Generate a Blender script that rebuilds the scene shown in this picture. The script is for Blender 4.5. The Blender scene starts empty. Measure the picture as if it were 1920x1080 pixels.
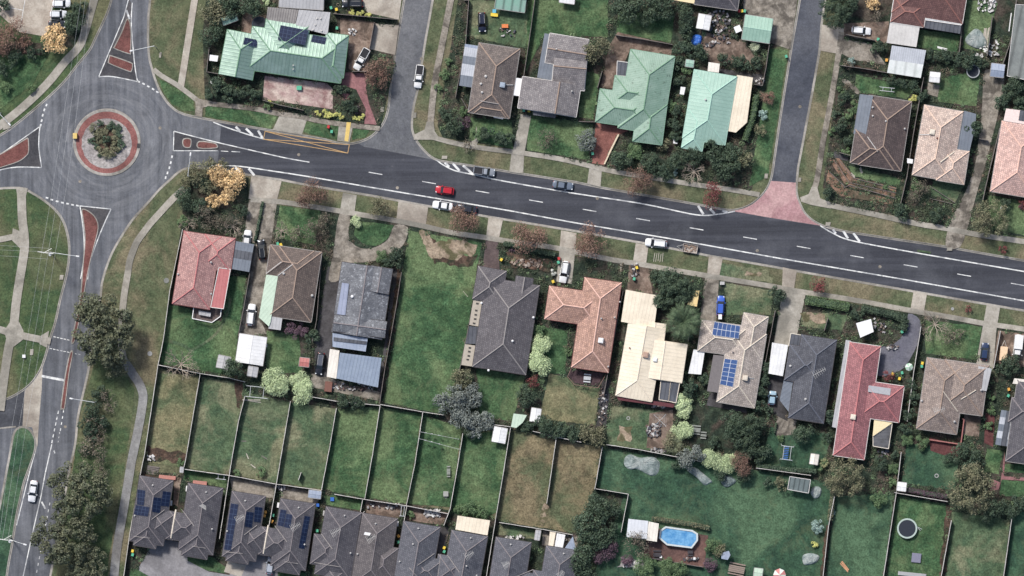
import bpy, bmesh, math, random
import numpy as np
from mathutils import Vector
# ------------------------------------------------------------ camera, light
scene = bpy.context.scene
COL = scene.collection
S = 0.12                                   # metres on the ground per plan unit
def W(x, y, z=0.0): return ((x-960)*S, (540-y)*S, z)
cam_d = bpy.data.cameras.new('camera'); cam = bpy.data.objects.new('camera', cam_d); COL.objects.link(cam)
cam.location = (0, 0, 1500); cam.rotation_euler = (0, 0, 0)
cam_d.sensor_width = 36; cam_d.lens = 36*1500/(1920*S); cam_d.clip_start = 10; cam_d.clip_end = 4000
scene.camera = cam
SUN_AZ = math.radians(-34); SUN_EL = math.radians(46)
world = bpy.data.worlds.new('World'); scene.world = world; world.use_nodes = True
wn = world.node_tree.nodes; wl = world.node_tree.links
sky = wn.new('ShaderNodeTexSky'); sky.sky_type = 'NISHITA'; sky.sun_disc = False
sky.sun_elevation = SUN_EL; sky.sun_rotation = SUN_AZ; sky.air_density = 1.0; sky.dust_density = 3.0; sky.ozone_density = 1.0
wn['Background'].inputs['Strength'].default_value = 0.095
wl.new(sky.outputs[0], wn['Background'].inputs['Color'])
sd = bpy.data.lights.new('sun', 'SUN'); sd.energy = 2.8; sd.angle = math.radians(9); sd.color = (1.0, 0.97, 0.935)
sun = bpy.data.objects.new('sun', sd); COL.objects.link(sun)
sdir = Vector((math.sin(SUN_AZ)*math.cos(SUN_EL), math.cos(SUN_AZ)*math.cos(SUN_EL), math.sin(SUN_EL)))
sun.rotation_euler = (-sdir).to_track_quat('-Z', 'Y').to_euler(); sun.location = sdir*200
scene.view_settings.view_transform = 'Standard'; scene.view_settings.look = 'None'
scene.view_settings.exposure = 0.46; scene.view_settings.gamma = 1
scene.render.engine = 'CYCLES'
# ------------------------------------------------------------ materials
def s2l(c, ds=.16):
    l_ = .3*c[0]+.59*c[1]+.11*c[2]; c = [v+(l_-v)*ds for v in c]
    return tuple(((v/255)/12.92 if v/255 < .04045 else (((v/255)+.055)/1.055)**2.4) for v in c)
MATS = {}
class NT:
    def __init__(s, name, rough=.8, spec=.3, metal=0):
        s.m = bpy.data.materials.new(name); s.m.use_nodes = True; s.t = s.m.node_tree; s.n = s.t.nodes; s.l = s.t.links
        s.b = s.n['Principled BSDF']; s.b.inputs['Roughness'].default_value = rough
        s.b.inputs['Specular IOR Level'].default_value = spec; s.b.inputs['Metallic'].default_value = metal
        s.tc = s.n.new('ShaderNodeTexCoord')
    def new(s, t, **k):
        n = s.n.new(t)
        for a, b in k.items(): setattr(n, a, b)
        return n
    def val(s, sock, v):
        if hasattr(v, 'is_linked') or isinstance(v, bpy.types.NodeSocket): s.l.new(v, sock)
        else: sock.default_value = v
    def noise(s, vec, scale, detail=3, rough=.6, dist=0):
        n = s.new('ShaderNodeTexNoise'); s.l.new(vec, n.inputs['Vector']); n.inputs['Scale'].default_value = scale
        n.inputs['Detail'].default_value = detail; n.inputs['Roughness'].default_value = rough; n.inputs['Distortion'].default_value = dist
        return n.outputs['Fac']
    def ramp(s, f, a, b):
        n = s.new('ShaderNodeMapRange'); s.l.new(f, n.inputs[0]); n.inputs[1].default_value = a; n.inputs[2].default_value = b; return n.outputs[0]
    def mix(s, f, a, b, mode='MIX'):
        n = s.new('ShaderNodeMix', data_type='RGBA', blend_type=mode)
        s.val(n.inputs[0], f)
        for sock, v in ((n.inputs[6], a), (n.inputs[7], b)):
            if isinstance(v, tuple): sock.default_value = (*v[:3], 1)
            else: s.l.new(v, sock)
        return n.outputs[2]
    def math(s, op, a, b=0.0, c=0.0):
        n = s.new('ShaderNodeMath', operation=op); s.val(n.inputs[0], a); s.val(n.inputs[1], b); s.val(n.inputs[2], c); return n.outputs[0]
    def scalecol(s, col, f, lo, hi):
        g = s.math('MULTIPLY_ADD', f, hi-lo, lo)
        n = s.new('ShaderNodeCombineXYZ')
        for i in range(3): s.l.new(g, n.inputs[i])
        return s.mix(1.0, col, n.outputs[0], 'MULTIPLY')
    def out(s, col): s.l.new(col, s.b.inputs['Base Color']) if not isinstance(col, tuple) else setattr(s.b.inputs['Base Color'], 'default_value', (*col, 1)); return s.m
    def mapping(s, vec, scale=(1, 1, 1), rot=0):
        n = s.new('ShaderNodeMapping'); s.l.new(vec, n.inputs[0]); n.inputs['Scale'].default_value = scale; n.inputs['Rotation'].default_value = (0, 0, rot); return n.outputs[0]
    def bump(s, h, st, d=.1):
        n = s.new('ShaderNodeBump'); s.l.new(h, n.inputs['Height']); n.inputs['Strength'].default_value = st; n.inputs['Distance'].default_value = d
        s.l.new(n.outputs[0], s.b.inputs['Normal'])
def ground_mat(name, c1, c2, c3=None, f1=.35, f2=.07, grain=.5, gs=2.6, rough=.9, t=(.4, .6), t3=(.47, .6), spec=.15):
    if name in MATS: return MATS[name]
    k = NT(name, rough, spec); v = k.tc.outputs['Object']
    col = k.mix(k.ramp(k.noise(v, f1, 5, .65), *t), s2l(c1), s2l(c2))
    if c3: col = k.mix(k.ramp(k.noise(v, f2, 4, .6, .6), *t3), col, s2l(c3))
    g = k.ramp(k.noise(v, gs, 3, .75), .25, .75)
    col = k.scalecol(col, g, 1-grain*1.35, 1+grain*1.35)
    g2 = k.ramp(k.noise(v, gs*.3, 3, .7), .3, .7)
    col = k.scalecol(col, g2, 1-grain*.6, 1+grain*.6)
    g3 = k.ramp(k.noise(v, .17, 5, .7, .5), .3, .7); col = k.scalecol(col, g3, 1-grain*.45, 1+grain*.45)
    if grain >= .4 and 'grass' in name+'grass' and (name.endswith('lawn') or name.endswith('grass')):
        col = k.scalecol(col, k.ramp(k.noise(v, .75, 6, .8, .8), .56, .68), 1.0, 1.38); col = k.mix(k.math('MULTIPLY', k.ramp(k.noise(k.mapping(v, (1, 1, 1), 1.3), .11, 6, .75, 1.2), .52, .66), .3), col, s2l((108, 114, 80))); col = k.scalecol(col, k.ramp(k.noise(k.mapping(v, (1, 1, 1), 2.2), .5, 6, .8, .5), .6, .7), 1.0, .72)
    MATS[name] = k.out(col); return MATS[name]
def plain(name, c, rough=.6, spec=.4, metal=0, grain=.12, gs=3.0):
    if name in MATS: return MATS[name]
    k = NT(name, rough, spec, metal); v = k.tc.outputs['Object']
    g = k.ramp(k.noise(v, gs, 4, .6), .3, .7)
    rgb = k.new('ShaderNodeRGB'); rgb.outputs[0].default_value = (*s2l(c), 1)
    MATS[name] = k.out(k.scalecol(rgb.outputs[0], g, 1-grain, 1+grain)); return MATS[name]
def tile_mat(name, c, c2, rough=.75, grain=.35, spot=None):
    """roof tiles: courses across the slope, each tile its own tone (uv in metres)"""
    if name in MATS: return MATS[name]
    k = NT(name, rough, .3); uv = k.tc.outputs['UV']; v = k.tc.outputs['Object']
    br = k.new('ShaderNodeTexBrick'); k.l.new(uv, br.inputs['Vector'])
    br.inputs['Scale'].default_value = 1; br.inputs['Brick Width'].default_value = .42; br.inputs['Row Height'].default_value = .46
    br.inputs['Mortar Size'].default_value = .045; br.inputs['Mortar Smooth'].default_value = .6; br.inputs['Bias'].default_value = 0
    br.inputs['Color1'].default_value = (1.22, 1.2, 1.18, 1); br.inputs['Color2'].default_value = (.8, .8, .82, 1); br.inputs['Mortar'].default_value = (.5, .48, .48, 1)
    col = k.mix(k.ramp(k.noise(v, .45, 5, .7), .4, .62), s2l(c, .4), s2l(c2, .4))
    col = k.mix(1.0, col, br.outputs['Color'], 'MULTIPLY')
    col = k.scalecol(col, k.ramp(k.noise(v, 3.0, 3, .8), .25, .75), 1-grain, 1+grain)
    if spot: col = k.mix(k.ramp(k.noise(v, .9, 5, .8), .58, .66), col, s2l(spot))
    k.bump(br.outputs['Fac'], -.5, .05)
    MATS[name] = k.out(col); return MATS[name]
def metal_mat(name, c, c2=None, rough=.38, rib=.76, amt=.16, spot=None, spec=.6, swap=False, grain=.08, met=0):
    if name in MATS: return MATS[name]
    k = NT(name, rough, spec, met); uv = k.tc.outputs['UV']; v = k.tc.outputs['Object']
    sp = k.new('ShaderNodeSeparateXYZ'); k.l.new(uv, sp.inputs[0])
    f = k.math('FRACT', k.math('DIVIDE', sp.outputs[1 if swap else 0], rib))
    line = k.ramp(k.math('ABSOLUTE', k.math('SUBTRACT', f, .5)), .28, .5)
    col = k.mix(k.ramp(k.noise(v, .35, 5, .7), .42, .62), s2l(c, .4), s2l(c2 or tuple(x*.93 for x in c), .4))
    col = k.scalecol(col, line, 1+amt*.4, 1-amt)
    col = k.scalecol(col, k.ramp(k.noise(v, 2.6, 3, .8), .3, .7), 1-grain, 1+grain)
    if spot: col = k.mix(k.ramp(k.noise(v, 1.3, 6, .85), .56, .63), col, s2l(spot))
    rr = k.ramp(k.noise(v, .8, 3), .3, .7); k.l.new(k.math('MULTIPLY_ADD', rr, .14, rough-.07), k.b.inputs['Roughness'])
    k.bump(line, .35, .04)
    MATS[name] = k.out(col); return MATS[name]
def leaf_mat(name, a, b, amt=.55):
    if name in MATS: return MATS[name]
    k = NT(name, .6, .25); v = k.tc.outputs['Object']
    ge = k.new('ShaderNodeNewGeometry'); oi = k.new('ShaderNodeObjectInfo')
    col = k.mix(k.ramp(k.noise(v, .6, 4, .7), .38, .62), tuple(q*1.45 for q in s2l(a, .3)), tuple(q*1.45 for q in s2l(b, .3)))
    col = k.scalecol(col, ge.outputs['Random Per Island'], 1-amt, 1+amt)
    col = k.scalecol(col, oi.outputs['Random'], .88, 1.12)
    k.b.inputs['Subsurface Weight'].default_value = 0
    MATS[name] = k.out(col); return MATS[name]
# ------------------------------------------------------------ object helpers
THINGS = []; HOUSES = []; HPOLY = []
def link(name, me, mat=None, parent=None, loc=None):
    o = bpy.data.objects.new(name, me); COL.objects.link(o)
    if me is not None and mat is not None:
        for m in (mat if isinstance(mat, (list, tuple)) else [mat]): me.materials.append(m)
    if parent: o.parent = parent
    if loc: o.location = loc
    return o
def empty(name, x, y, z=0, rot=0, sc=1):
    o = bpy.data.objects.new(name, None); COL.objects.link(o); o.location = W(x, y, z); o.rotation_euler = (0, 0, rot); o.scale = (sc, sc, sc)
    o.empty_display_size = .3; return o
def reg(o, cat, desc=None, px=0, py=0, group=None, label=None):
    o['category'] = cat
    if group: o['group'] = group
    if label: o['label'] = label
    else: THINGS.append((o, desc, px, py))
    return o
class MB:
    """mesh builder in local metres"""
    def __init__(s): s.v = []; s.f = []; s.mi = []; s.uv = {}
    def quad(s, pts, mi=0, uv=None):
        b = len(s.v); s.v += [tuple(p) for p in pts]; s.f.append(tuple(range(b, b+len(pts)))); s.mi.append(mi)
        if uv: s.uv[len(s.f)-1] = uv
    def box(s, c, d, rz=0, mi=0, taper=1.0):
        cx, cy, cz = c; hx, hy, hz = d[0]/2, d[1]/2, d[2]/2; ca, sa = math.cos(rz), math.sin(rz); b = len(s.v)
        for k, tp in ((-1, 1), (1, taper)):
            for i, j in ((-1, -1), (1, -1), (1, 1), (-1, 1)):
                x, y = i*hx*tp, j*hy*tp; s.v.append((cx+x*ca-y*sa, cy+x*sa+y*ca, cz+k*hz))
        for f in ((3, 2, 1, 0), (4, 5, 6, 7), (0, 1, 5, 4), (1, 2, 6, 5), (2, 3, 7, 6), (3, 0, 4, 7)):
            s.f.append(tuple(b+q for q in f)); s.mi.append(mi)
    def tube(s, a, b_, r0, r1=None, n=6, mi=0, cap=True):
        r1 = r0 if r1 is None else r1; a = Vector(a); b_ = Vector(b_); d = (b_-a)
        if d.length < 1e-6: return
        d.normalize(); u = d.orthogonal().normalized(); w = d.cross(u); k = len(s.v)
        for p, r in ((a, r0), (b_, r1)):
            for i in range(n):
                t = 2*math.pi*i/n; s.v.append(tuple(p+u*math.cos(t)*r+w*math.sin(t)*r))
        for i in range(n):
            j = (i+1) % n; s.f.append((k+i, k+j, k+n+j, k+n+i)); s.mi.append(mi)
        if cap: s.f.append(tuple(k+n+i for i in range(n))); s.mi.append(mi); s.f.append(tuple(k+n-1-i for i in range(n))); s.mi.append(mi)
    def disc(s, c, r0, z0, r1, z1, n=24, mi=0):      # ring between two circles
        k = len(s.v)
        for r, z in ((r0, z0), (r1, z1)):
            for i in range(n): t = 2*math.pi*i/n; s.v.append((c[0]+r*math.cos(t), c[1]+r*math.sin(t), z))
        for i in range(n): j = (i+1) % n; s.f.append((k+i, k+j, k+n+j, k+n+i)); s.mi.append(mi)
    def fan(s, c, r, z, n=24, mi=0):
        k = len(s.v)
        for i in range(n): t = 2*math.pi*i/n; s.v.append((c[0]+r*math.cos(t), c[1]+r*math.sin(t), z))
        s.f.append(tuple(range(k, k+n))); s.mi.append(mi)
    def poly(s, pts, z, mi=0):
        s.quad([(p[0], p[1], z) for p in pts], mi)
    def build(s, name, mat, parent=None, smooth=False, loc=None):
        me = bpy.data.meshes.new(name); me.from_pydata(s.v, [], s.f); me.update()
        if isinstance(mat, (list, tuple)):
            for p, m in zip(me.polygons, s.mi): p.material_index = m
        if s.uv:
            ul = me.uv_layers.new(name='uv')
            for p in me.polygons:
                u = s.uv.get(p.index)
                if u:
                    for li, q in zip(p.loop_indices, u): ul.data[li].uv = q
        if smooth:
            for p in me.polygons: p.use_smooth = True
        return link(name, me, mat, parent, loc)
def ccw(pts):
    a = sum(pts[i-1][0]*pts[i][1]-pts[i][0]*pts[i-1][1] for i in range(len(pts)))
    return pts if a > 0 else pts[::-1]
def cr(pts, n=5, closed=False):
    out = []; N = len(pts)
    rng = range(N) if closed else range(N-1)
    for i in rng:
        g = (lambda j: pts[j % N]) if closed else (lambda j: pts[max(0, min(N-1, j))])
        p0, p1, p2, p3 = g(i-1), g(i), g(i+1), g(i+2)
        for k in range(n):
            t = k/n
            out.append(tuple(.5*((2*p1[a])+(-p0[a]+p2[a])*t+(2*p0[a]-5*p1[a]+4*p2[a]-p3[a])*t*t+(-p0[a]+3*p1[a]-3*p2[a]+p3[a])*t**3) for a in (0, 1)))
    if not closed: out.append(pts[-1])
    return out
def tess(pts, z, zb=None):
    """concave outline (metres) -> bmesh mesh with optional skirt down to zb"""
    bm = bmesh.new(); pts = ccw(pts)
    vs = [bm.verts.new((p[0], p[1], z)) for p in pts]
    es = [bm.edges.new((vs[i-1], vs[i])) for i in range(len(vs))]
    bmesh.ops.triangle_fill(bm, edges=es, use_beauty=True, use_dissolve=False, normal=(0, 0, 1))
    for f in bm.faces:
        if f.normal.z < 0: f.normal_flip()
    if zb is not None:
        lo = [bm.verts.new((p[0], p[1], zb)) for p in pts]
        for i in range(len(vs)): bm.faces.new((vs[i-1], lo[i-1], lo[i], vs[i]))
    me = bpy.data.meshes.new('sheet'); bm.to_mesh(me); bm.free(); return me
def M(pts): return [W(*p)[:2] for p in pts]
LAY = {}
def sheet(name, pts, mat, layer, zb=None, skirt=True, jag=0):
    base = {'garden': .01, 'lawn': .05, 'drive': .09, 'path': .13, 'detail': .17}.get(layer, layer)
    if isinstance(layer, str):
        LAY[layer] = LAY.get(layer, 0)+1; z = base+(LAY[layer] % 9)*.004
    else: z = layer
    q = M(pts)
    if jag:                                      # organic, uneven edge
        r = random.Random(len(pts)*7+int(pts[0][0])); out = []
        for i in range(len(q)):
            a, b = q[i], q[(i+1) % len(q)]; L = math.dist(a, b); n = max(1, int(L/.8))
            for k in range(n):
                t = k/n; out.append((a[0]+(b[0]-a[0])*t+r.uniform(-jag, jag), a[1]+(b[1]-a[1])*t+r.uniform(-jag, jag)))
        q = out
    me = tess(q, z, z-.05 if zb is None else zb); me.name = name
    o = link(name, me, mat); o['kind'] = 'structure'; return o
def offs(pts, d, closed=True):
    """offset outward for ccw outline (metres)"""
    out = []; N = len(pts)
    for i in range(N):
        a = pts[i-1] if closed or i > 0 else None; b = pts[i]; c = pts[(i+1) % N] if closed or i < N-1 else None
        ds = []
        for p, q in ((a, b), (b, c)):
            if p is None or q is None: continue
            dx, dy = q[0]-p[0], q[1]-p[1]; L = math.hypot(dx, dy)
            if L > 1e-9: ds.append((dy/L, -dx/L))
        nx = sum(v[0] for v in ds)/len(ds); ny = sum(v[1] for v in ds)/len(ds); L = max(.35, math.hypot(nx, ny)); 
        out.append((b[0]+nx*d/(L*L), b[1]+ny*d/(L*L)))
    return out
def ribbon(name, pts, w, mat, layer, closed=False, sm=4, kind='structure'):
    """a path or line of constant width w (plan units) along a polyline"""
    q = cr(pts, sm, closed) if sm > 1 and len(pts) > 2 else list(pts)
    q = M(q); wm = w*S/2
    L = offs(q, wm, closed); R = offs(q, -wm, closed); N = len(q); mb = MB()
    if isinstance(layer, str):
        LAY[layer] = LAY.get(layer, 0)+1; z = {'lawn': .05, 'drive': .09, 'path': .13, 'detail': .17}[layer]+(LAY[layer] % 9)*.004
    else: z = layer
    for i in range(N if closed else N-1):
        j = (i+1) % N
        mb.quad([(*R[i], z), (*L[i], z), (*L[j], z), (*R[j], z)])
        mb.quad([(*L[i], z-.05), (*L[j], z-.05), (*L[j], z), (*L[i], z)])
        mb.quad([(*R[j], z-.05), (*R[i], z-.05), (*R[i], z), (*R[j], z)])
    for f in range(len(mb.f)):
        pass
    o = mb.build(name, mat)
    bm = bmesh.new(); bm.from_mesh(o.data)
    for f in bm.faces:
        if abs(f.normal.z) > .5 and f.normal.z < 0: f.normal_flip()
    bm.to_mesh(o.data); bm.free()
    if kind: o['kind'] = kind
    return o
def kerb(pts, mat, name='kerb', zr=-.12, gut=.33, top=.17, closed=True):
    """kerb with gutter apron along a ccw land outline in metres"""
    mb = MB(); prof = ((gut, zr+.006), (.06, zr+.012), (.0, .024), (-top, .026), (-top-.02, -.02))
    rings = [(offs(pts, d, closed), z) for d, z in prof]; N = len(pts)
    for (a, za), (b, zb) in zip(rings, rings[1:]):
        for i in range(N if closed else N-1):
            j = (i+1) % N; mb.quad([(*a[i], za), (*a[j], za), (*b[j], zb), (*b[i], zb)])
    o = mb.build(name, mat); o['kind'] = 'structure'; return o
# ------------------------------------------------------------ setting materials
R_ = random.Random(5)
G_VERGE = ground_mat('verge_grass', (72, 84, 58), (92, 98, 70), (112, 104, 80), grain=.42)
G_RESERVE = ground_mat('reserve_grass', (56, 78, 50), (76, 92, 58), (98, 98, 70), grain=.4, f2=.05)
G_GARDEN = ground_mat('garden_ground', (38, 50, 41), (54, 66, 51), (74, 66, 58), grain=.55, f1=.6, f2=.16)
G_LUSH = ground_mat('lush_lawn', (50, 80, 51), (66, 95, 60), (90, 110, 72), grain=.5, f2=.09)
G_DEEP = ground_mat('deep_green_lawn', (42, 69, 53), (53, 84, 61), (72, 100, 72), grain=.42, f2=.07)
G_MID = ground_mat('mown_lawn', (62, 84, 60), (80, 100, 70), (112, 114, 86), grain=.44, f2=.1)
G_DRY = ground_mat('dry_lawn', (106, 106, 76), (124, 118, 86), (80, 92, 64), grain=.44, f2=.12)
G_BROWN = ground_mat('brown_lawn', (108, 98, 74), (122, 110, 82), (80, 88, 62), grain=.5, f2=.1)
G_DIRT = ground_mat('bare_dirt', (160, 142, 120), (136, 118, 98), (92, 88, 62), grain=.3, f1=.6, f2=.3, t3=(.45, .56))
G_SOIL = ground_mat('garden_soil', (72, 58, 50), (92, 72, 60), (54, 58, 44), grain=.5, f1=.8, f2=.3)
G_MULCH = ground_mat('bark_mulch', (122, 92, 74), (140, 110, 92), (84, 76, 60), grain=.45, f1=.9)
C_PATH = ground_mat('footpath_concrete', (150, 144, 132), (166, 160, 148), (124, 120, 110), grain=.14, f1=.5, rough=.85)
C_LIGHT = ground_mat('pale_concrete', (180, 172, 158), (166, 156, 142), (140, 130, 118), grain=.14, f1=.5, rough=.85)
C_GREY = ground_mat('grey_path_asphalt', (128, 128, 128), (138, 138, 136), (110, 108, 106), grain=.2, rough=.9)
C_STAIN = ground_mat('stained_concrete', (128, 120, 108), (150, 142, 130), (94, 88, 80), grain=.25, f1=.7, f2=.25)
C_DARK = ground_mat('dark_paving', (72, 70, 72), (84, 82, 84), (60, 58, 58), grain=.25)
C_BROWN = ground_mat('brown_stained_concrete', (118, 98, 86), (140, 122, 108), (92, 78, 68), grain=.25, f1=.8, f2=.3)
C_PINK = ground_mat('pink_patio', (168, 138, 134), (190, 172, 160), (140, 108, 104), grain=.2, f1=.35, f2=.2)
B_RED = ground_mat('red_brick_paving', (146, 92, 82), (160, 106, 94), (126, 80, 72), grain=.3, gs=3.5)
B_ROSE = ground_mat('rose_brick_path', (136, 92, 94), (150, 104, 104), None, grain=.25, gs=3.5)
B_BROWN = ground_mat('brown_brick_paving', (84, 72, 72), (98, 84, 82), None, grain=.25, gs=3.5)
A_COURT = ground_mat('court_asphalt', (130, 128, 130), (142, 140, 142), (116, 114, 116), grain=.16)
A_SVC = ground_mat('service_road_asphalt', (72, 74, 80), (82, 84, 90), (64, 66, 72), grain=.2)
A_STREET = ground_mat('side_street_asphalt', (92, 94, 99), (102, 104, 108), (112, 113, 116), grain=.2, f2=.04)
A_STREET2 = ground_mat('blue_grey_asphalt', (68, 72, 82), (76, 80, 90), (88, 91, 99), grain=.2, f2=.04)
KERBM = ground_mat('kerb_concrete', (150, 146, 138), (164, 158, 150), (126, 122, 114), grain=.2, gs=1.5)
PAINT = ground_mat('white_road_paint', (206, 208, 206), (220, 220, 216), (164, 166, 168), grain=.14, gs=4, f1=1.2, f2=.5)
YPAINT = ground_mat('yellow_road_paint', (186, 146, 92), (196, 156, 102), None, grain=.12, gs=6)
TACT = plain('yellow_tactile', (214, 180, 92), grain=.15)
I_RED = ground_mat('red_infill', (134, 84, 80), (146, 94, 88), (118, 74, 70), grain=.3, gs=3)
I_RED2 = ground_mat('dark_red_infill', (112, 68, 64), (124, 78, 72), (94, 62, 58), grain=.35, gs=3)
I_GRAV = ground_mat('pebble_infill', (142, 136, 134), (160, 154, 150), (118, 110, 108), grain=.4, gs=2)
I_APRON = ground_mat('island_asphalt', (66, 66, 70), (74, 74, 78), (84, 82, 84), grain=.25)
P_RED = ground_mat('rose_threshold_paving', (172, 130, 132), (160, 118, 120), (184, 146, 144), grain=.2, f1=.3, f2=.1)
# asphalt of the old roads with polished tyre tracks swept round the island
def road_mat():
    k = NT('worn_asphalt', .85, .25); v = k.tc.outputs['Object']
    sp = k.new('ShaderNodeSeparateXYZ'); k.l.new(v, sp.inputs[0])
    c = W(200, 267); dx = k.math('SUBTRACT', sp.outputs[0], c[0]); dy = k.math('SUBTRACT', sp.outputs[1], c[1])
    r = k.math('SQRT', k.math('ADD', k.math('MULTIPLY', dx, dx), k.math('MULTIPLY', dy, dy))); th = k.math('ARCTAN2', dy, dx)
    cb = k.new('ShaderNodeCombineXYZ'); k.l.new(k.math('MULTIPLY', r, .55), cb.inputs[0]); k.l.new(k.math('MULTIPLY', th, .8), cb.inputs[1])
    sw = k.ramp(k.noise(cb.outputs[0], 1.0, 4, .6, 1.6), .42, .8)
    near = k.ramp(r, 22, 13); sw = k.math('MULTIPLY', sw, near)
    ln = k.noise(k.mapping(v, (.9, .05, 1), math.radians(14)), 1.0, 4, .6)
    base = k.mix(k.ramp(ln, .35, .68), s2l((80, 83, 89), 0), s2l((108, 110, 115), 0))
    base = k.mix(k.math('MULTIPLY', sw, .5), base, s2l((146, 147, 149), 0))
    base = k.mix(k.math('MULTIPLY', k.ramp(k.noise(v, .12, 4, .6), .5, .7), .5), base, s2l((104, 106, 110), 0))
    base = k.scalecol(base, k.ramp(k.noise(k.mapping(v, (.35, .03, 1), math.radians(-12)), 1, 5, .7), .35, .65), .85, 1.15)
    base = k.scalecol(base, k.ramp(k.noise(v, .2, 5, .7, 1.5), .35, .65), .86, 1.14)
    base = k.scalecol(base, k.ramp(k.noise(v, 3, 3, .8), .25, .75), .8, 1.2)
    return k.out(base)
def main_mat():
    k = NT('new_dark_asphalt', .8, .3); v = k.tc.outputs['Object']
    ln = k.noise(k.mapping(v, (.03, .8, 1), math.radians(9.8)), 1.0, 3, .6)
    base = k.mix(k.ramp(ln, .38, .66), s2l((54, 56, 63), 0), s2l((68, 70, 77), 0))
    base = k.mix(k.ramp(k.noise(v, .09, 4, .6), .5, .7), base, s2l((78, 80, 86), 0))
    wp = k.noise(k.mapping(v, (.012, .42, 1), math.radians(9.8)), 1.0, 5, .7); base = k.scalecol(base, k.ramp(wp, .35, .65), .86, 1.2)
    base = k.mix(k.math('MULTIPLY', k.ramp(k.noise(v, .5, 6, .8), .6, .7), .4), base, s2l((96, 98, 102), 0))
    base = k.scalecol(base, k.ramp(k.noise(v, .9, 4, .7), .66, .74), 1, .75)
    base = k.scalecol(base, k.ramp(k.noise(v, 3, 3, .8), .25, .75), .76, 1.24)
    return k.out(base)
ZR = -.12
big = M([(-3000, -3000), (4900, -3000), (4900, 4000), (-3000, 4000)])
g = link('ground', tess(big, -.22), G_RESERVE); g['kind'] = 'structure'
sheet('road', [(-120, -110), (2040, -110), (2040, 1190), (-120, 1190)], road_mat(), ZR)
NK = cr([(278, 69), (280, 105), (286, 130), (292, 150), (303, 175), (322, 200), (347, 214), (400, 225)], 5)
LA = [(286, -100), (282, 0), (279, 28)]+NK+[(460, 236), (510, 244), (565, 253), (610, 261)]+cr([(610, 261), (638, 268), (663, 268), (693, 257), (716, 234), (727, 205), (732, 155)], 5)[1:]+[(743, 83), (757, 0), (772, -100)]
LN = [(-110, -100), (214, -100)]+cr([(208, 0), (200, 25), (178, 72), (167, 94), (144, 122), (122, 150), (94, 178), (56, 211), (25, 236), (0, 253), (-110, 316)], 4)
LW = [(-110, 366)]+cr([(0, 354), (17, 353), (42, 354), (61, 363), (83, 377), (103, 394), (117, 413), (125, 436), (129, 461), (128, 491), (122, 524), (113, 558), (103, 604), (94, 632), (86, 662), (75, 693), (56, 720), (28, 740), (0, 752)], 4)+[(-110, 795)]
LM = cr([(25, 818), (31, 806), (42, 801), (55, 806), (64, 820), (66, 836), (62, 855), (53, 880), (44, 905), (36, 940), (30, 969), (22, 1020), (12, 1080), (5, 1170)], 4)+[(-70, 1170), (0, 952), (17, 863)]
LSo = cr([(322, 335), (334, 324), (348, 317), (370, 315), (400, 318)], 4)+[(469, 329), (528, 338), (578, 348), (700, 368), (802, 387), (916, 407), (1080, 434), (1204, 456), (1329, 480), (1440, 499), (1500, 510), (1713, 547), (1873, 575), (1920, 583), (2040, 606), (2040, 1190), (74, 1190), (95, 1080)]+cr([(132, 874), (142, 830), (147, 780), (160, 723), (167, 690), (178, 620), (189, 556), (192, 530), (200, 502), (211, 474), (228, 444), (250, 411), (278, 380), (300, 355), (322, 335)], 4)[:-1]
LB = [(828, -100), (812, 0), (798, 78), (784, 167)]+cr([(776, 200), (773, 239), (782, 264), (800, 286), (819, 299), (850, 305)], 5)+[(891, 311), (958, 322), (1080, 341), (1127, 351), (1310, 383)]+cr([(1350, 391), (1377, 393), (1407, 383), (1432, 361), (1445, 335), (1451, 300)], 5)+[(1461, 230), (1483, 92), (1499, 0), (1514, -100)]
LC = [(1564, -100), (1548, 0), (1541, 46), (1537, 98), (1523, 177), (1507, 263)]+cr([(1497, 315), (1494, 357), (1500, 380), (1512, 402), (1535, 419), (1570, 430), (1600, 436)], 5)+[(1767, 461), (1920, 488), (2040, 508), (2040, -100)]
for nm, P, mt in (('verge', LA, G_VERGE), ('verge', LN, G_RESERVE), ('reserve', LW, G_RESERVE), ('median_grass', LM, G_DEEP), ('verge', LSo, G_VERGE), ('verge', LB, G_VERGE), ('verge', LC, G_VERGE)):
    sheet(nm, P, mt, 0.0, zb=-.2); kerb(ccw(M(P)), KERBM)
z1 = ZR+.004; z2 = ZR+.010
sheet('main_road', [(418, 205), (640, 250), (682, 275), (812, 299), (900, 290), (1300, 360), (1378, 395.5), (1440, 408), (1538, 423.5), (1600, 420), (2040, 490), (2040, 640), (404, 345)], main_mat(), z1)
sheet('side_street', [(1500, -100), (1560, -100), (1500, 343), (1436, 338)], A_STREET2, z1)
sheet('side_street', [(740, -100), (840, -100), (790, 250), (830, 302), (812, 299), (682, 275), (700, 200)], A_STREET, z1)
sheet('road_threshold', [(1430, 338), (1500, 343), (1530, 400), (1590, 428), (1538, 423), (1440, 407.5), (1370, 395)], P_RED, z1+.004)
sheet('service_road', [(-100, 780), (0, 745), (46, 725), (43, 799), (25, 803), (-100, 806)], A_SVC, z1)
sheet('concrete_crossover', [(80, 680), (46, 734), (42, 800), (60, 801), (70, 838), (73, 790), (78, 730)], C_LIGHT, z1+.004)
ribbon('kerb', [(-100, 806), (0, 803), (30, 800)], 3, KERBM, z1+.05, sm=1)
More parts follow.
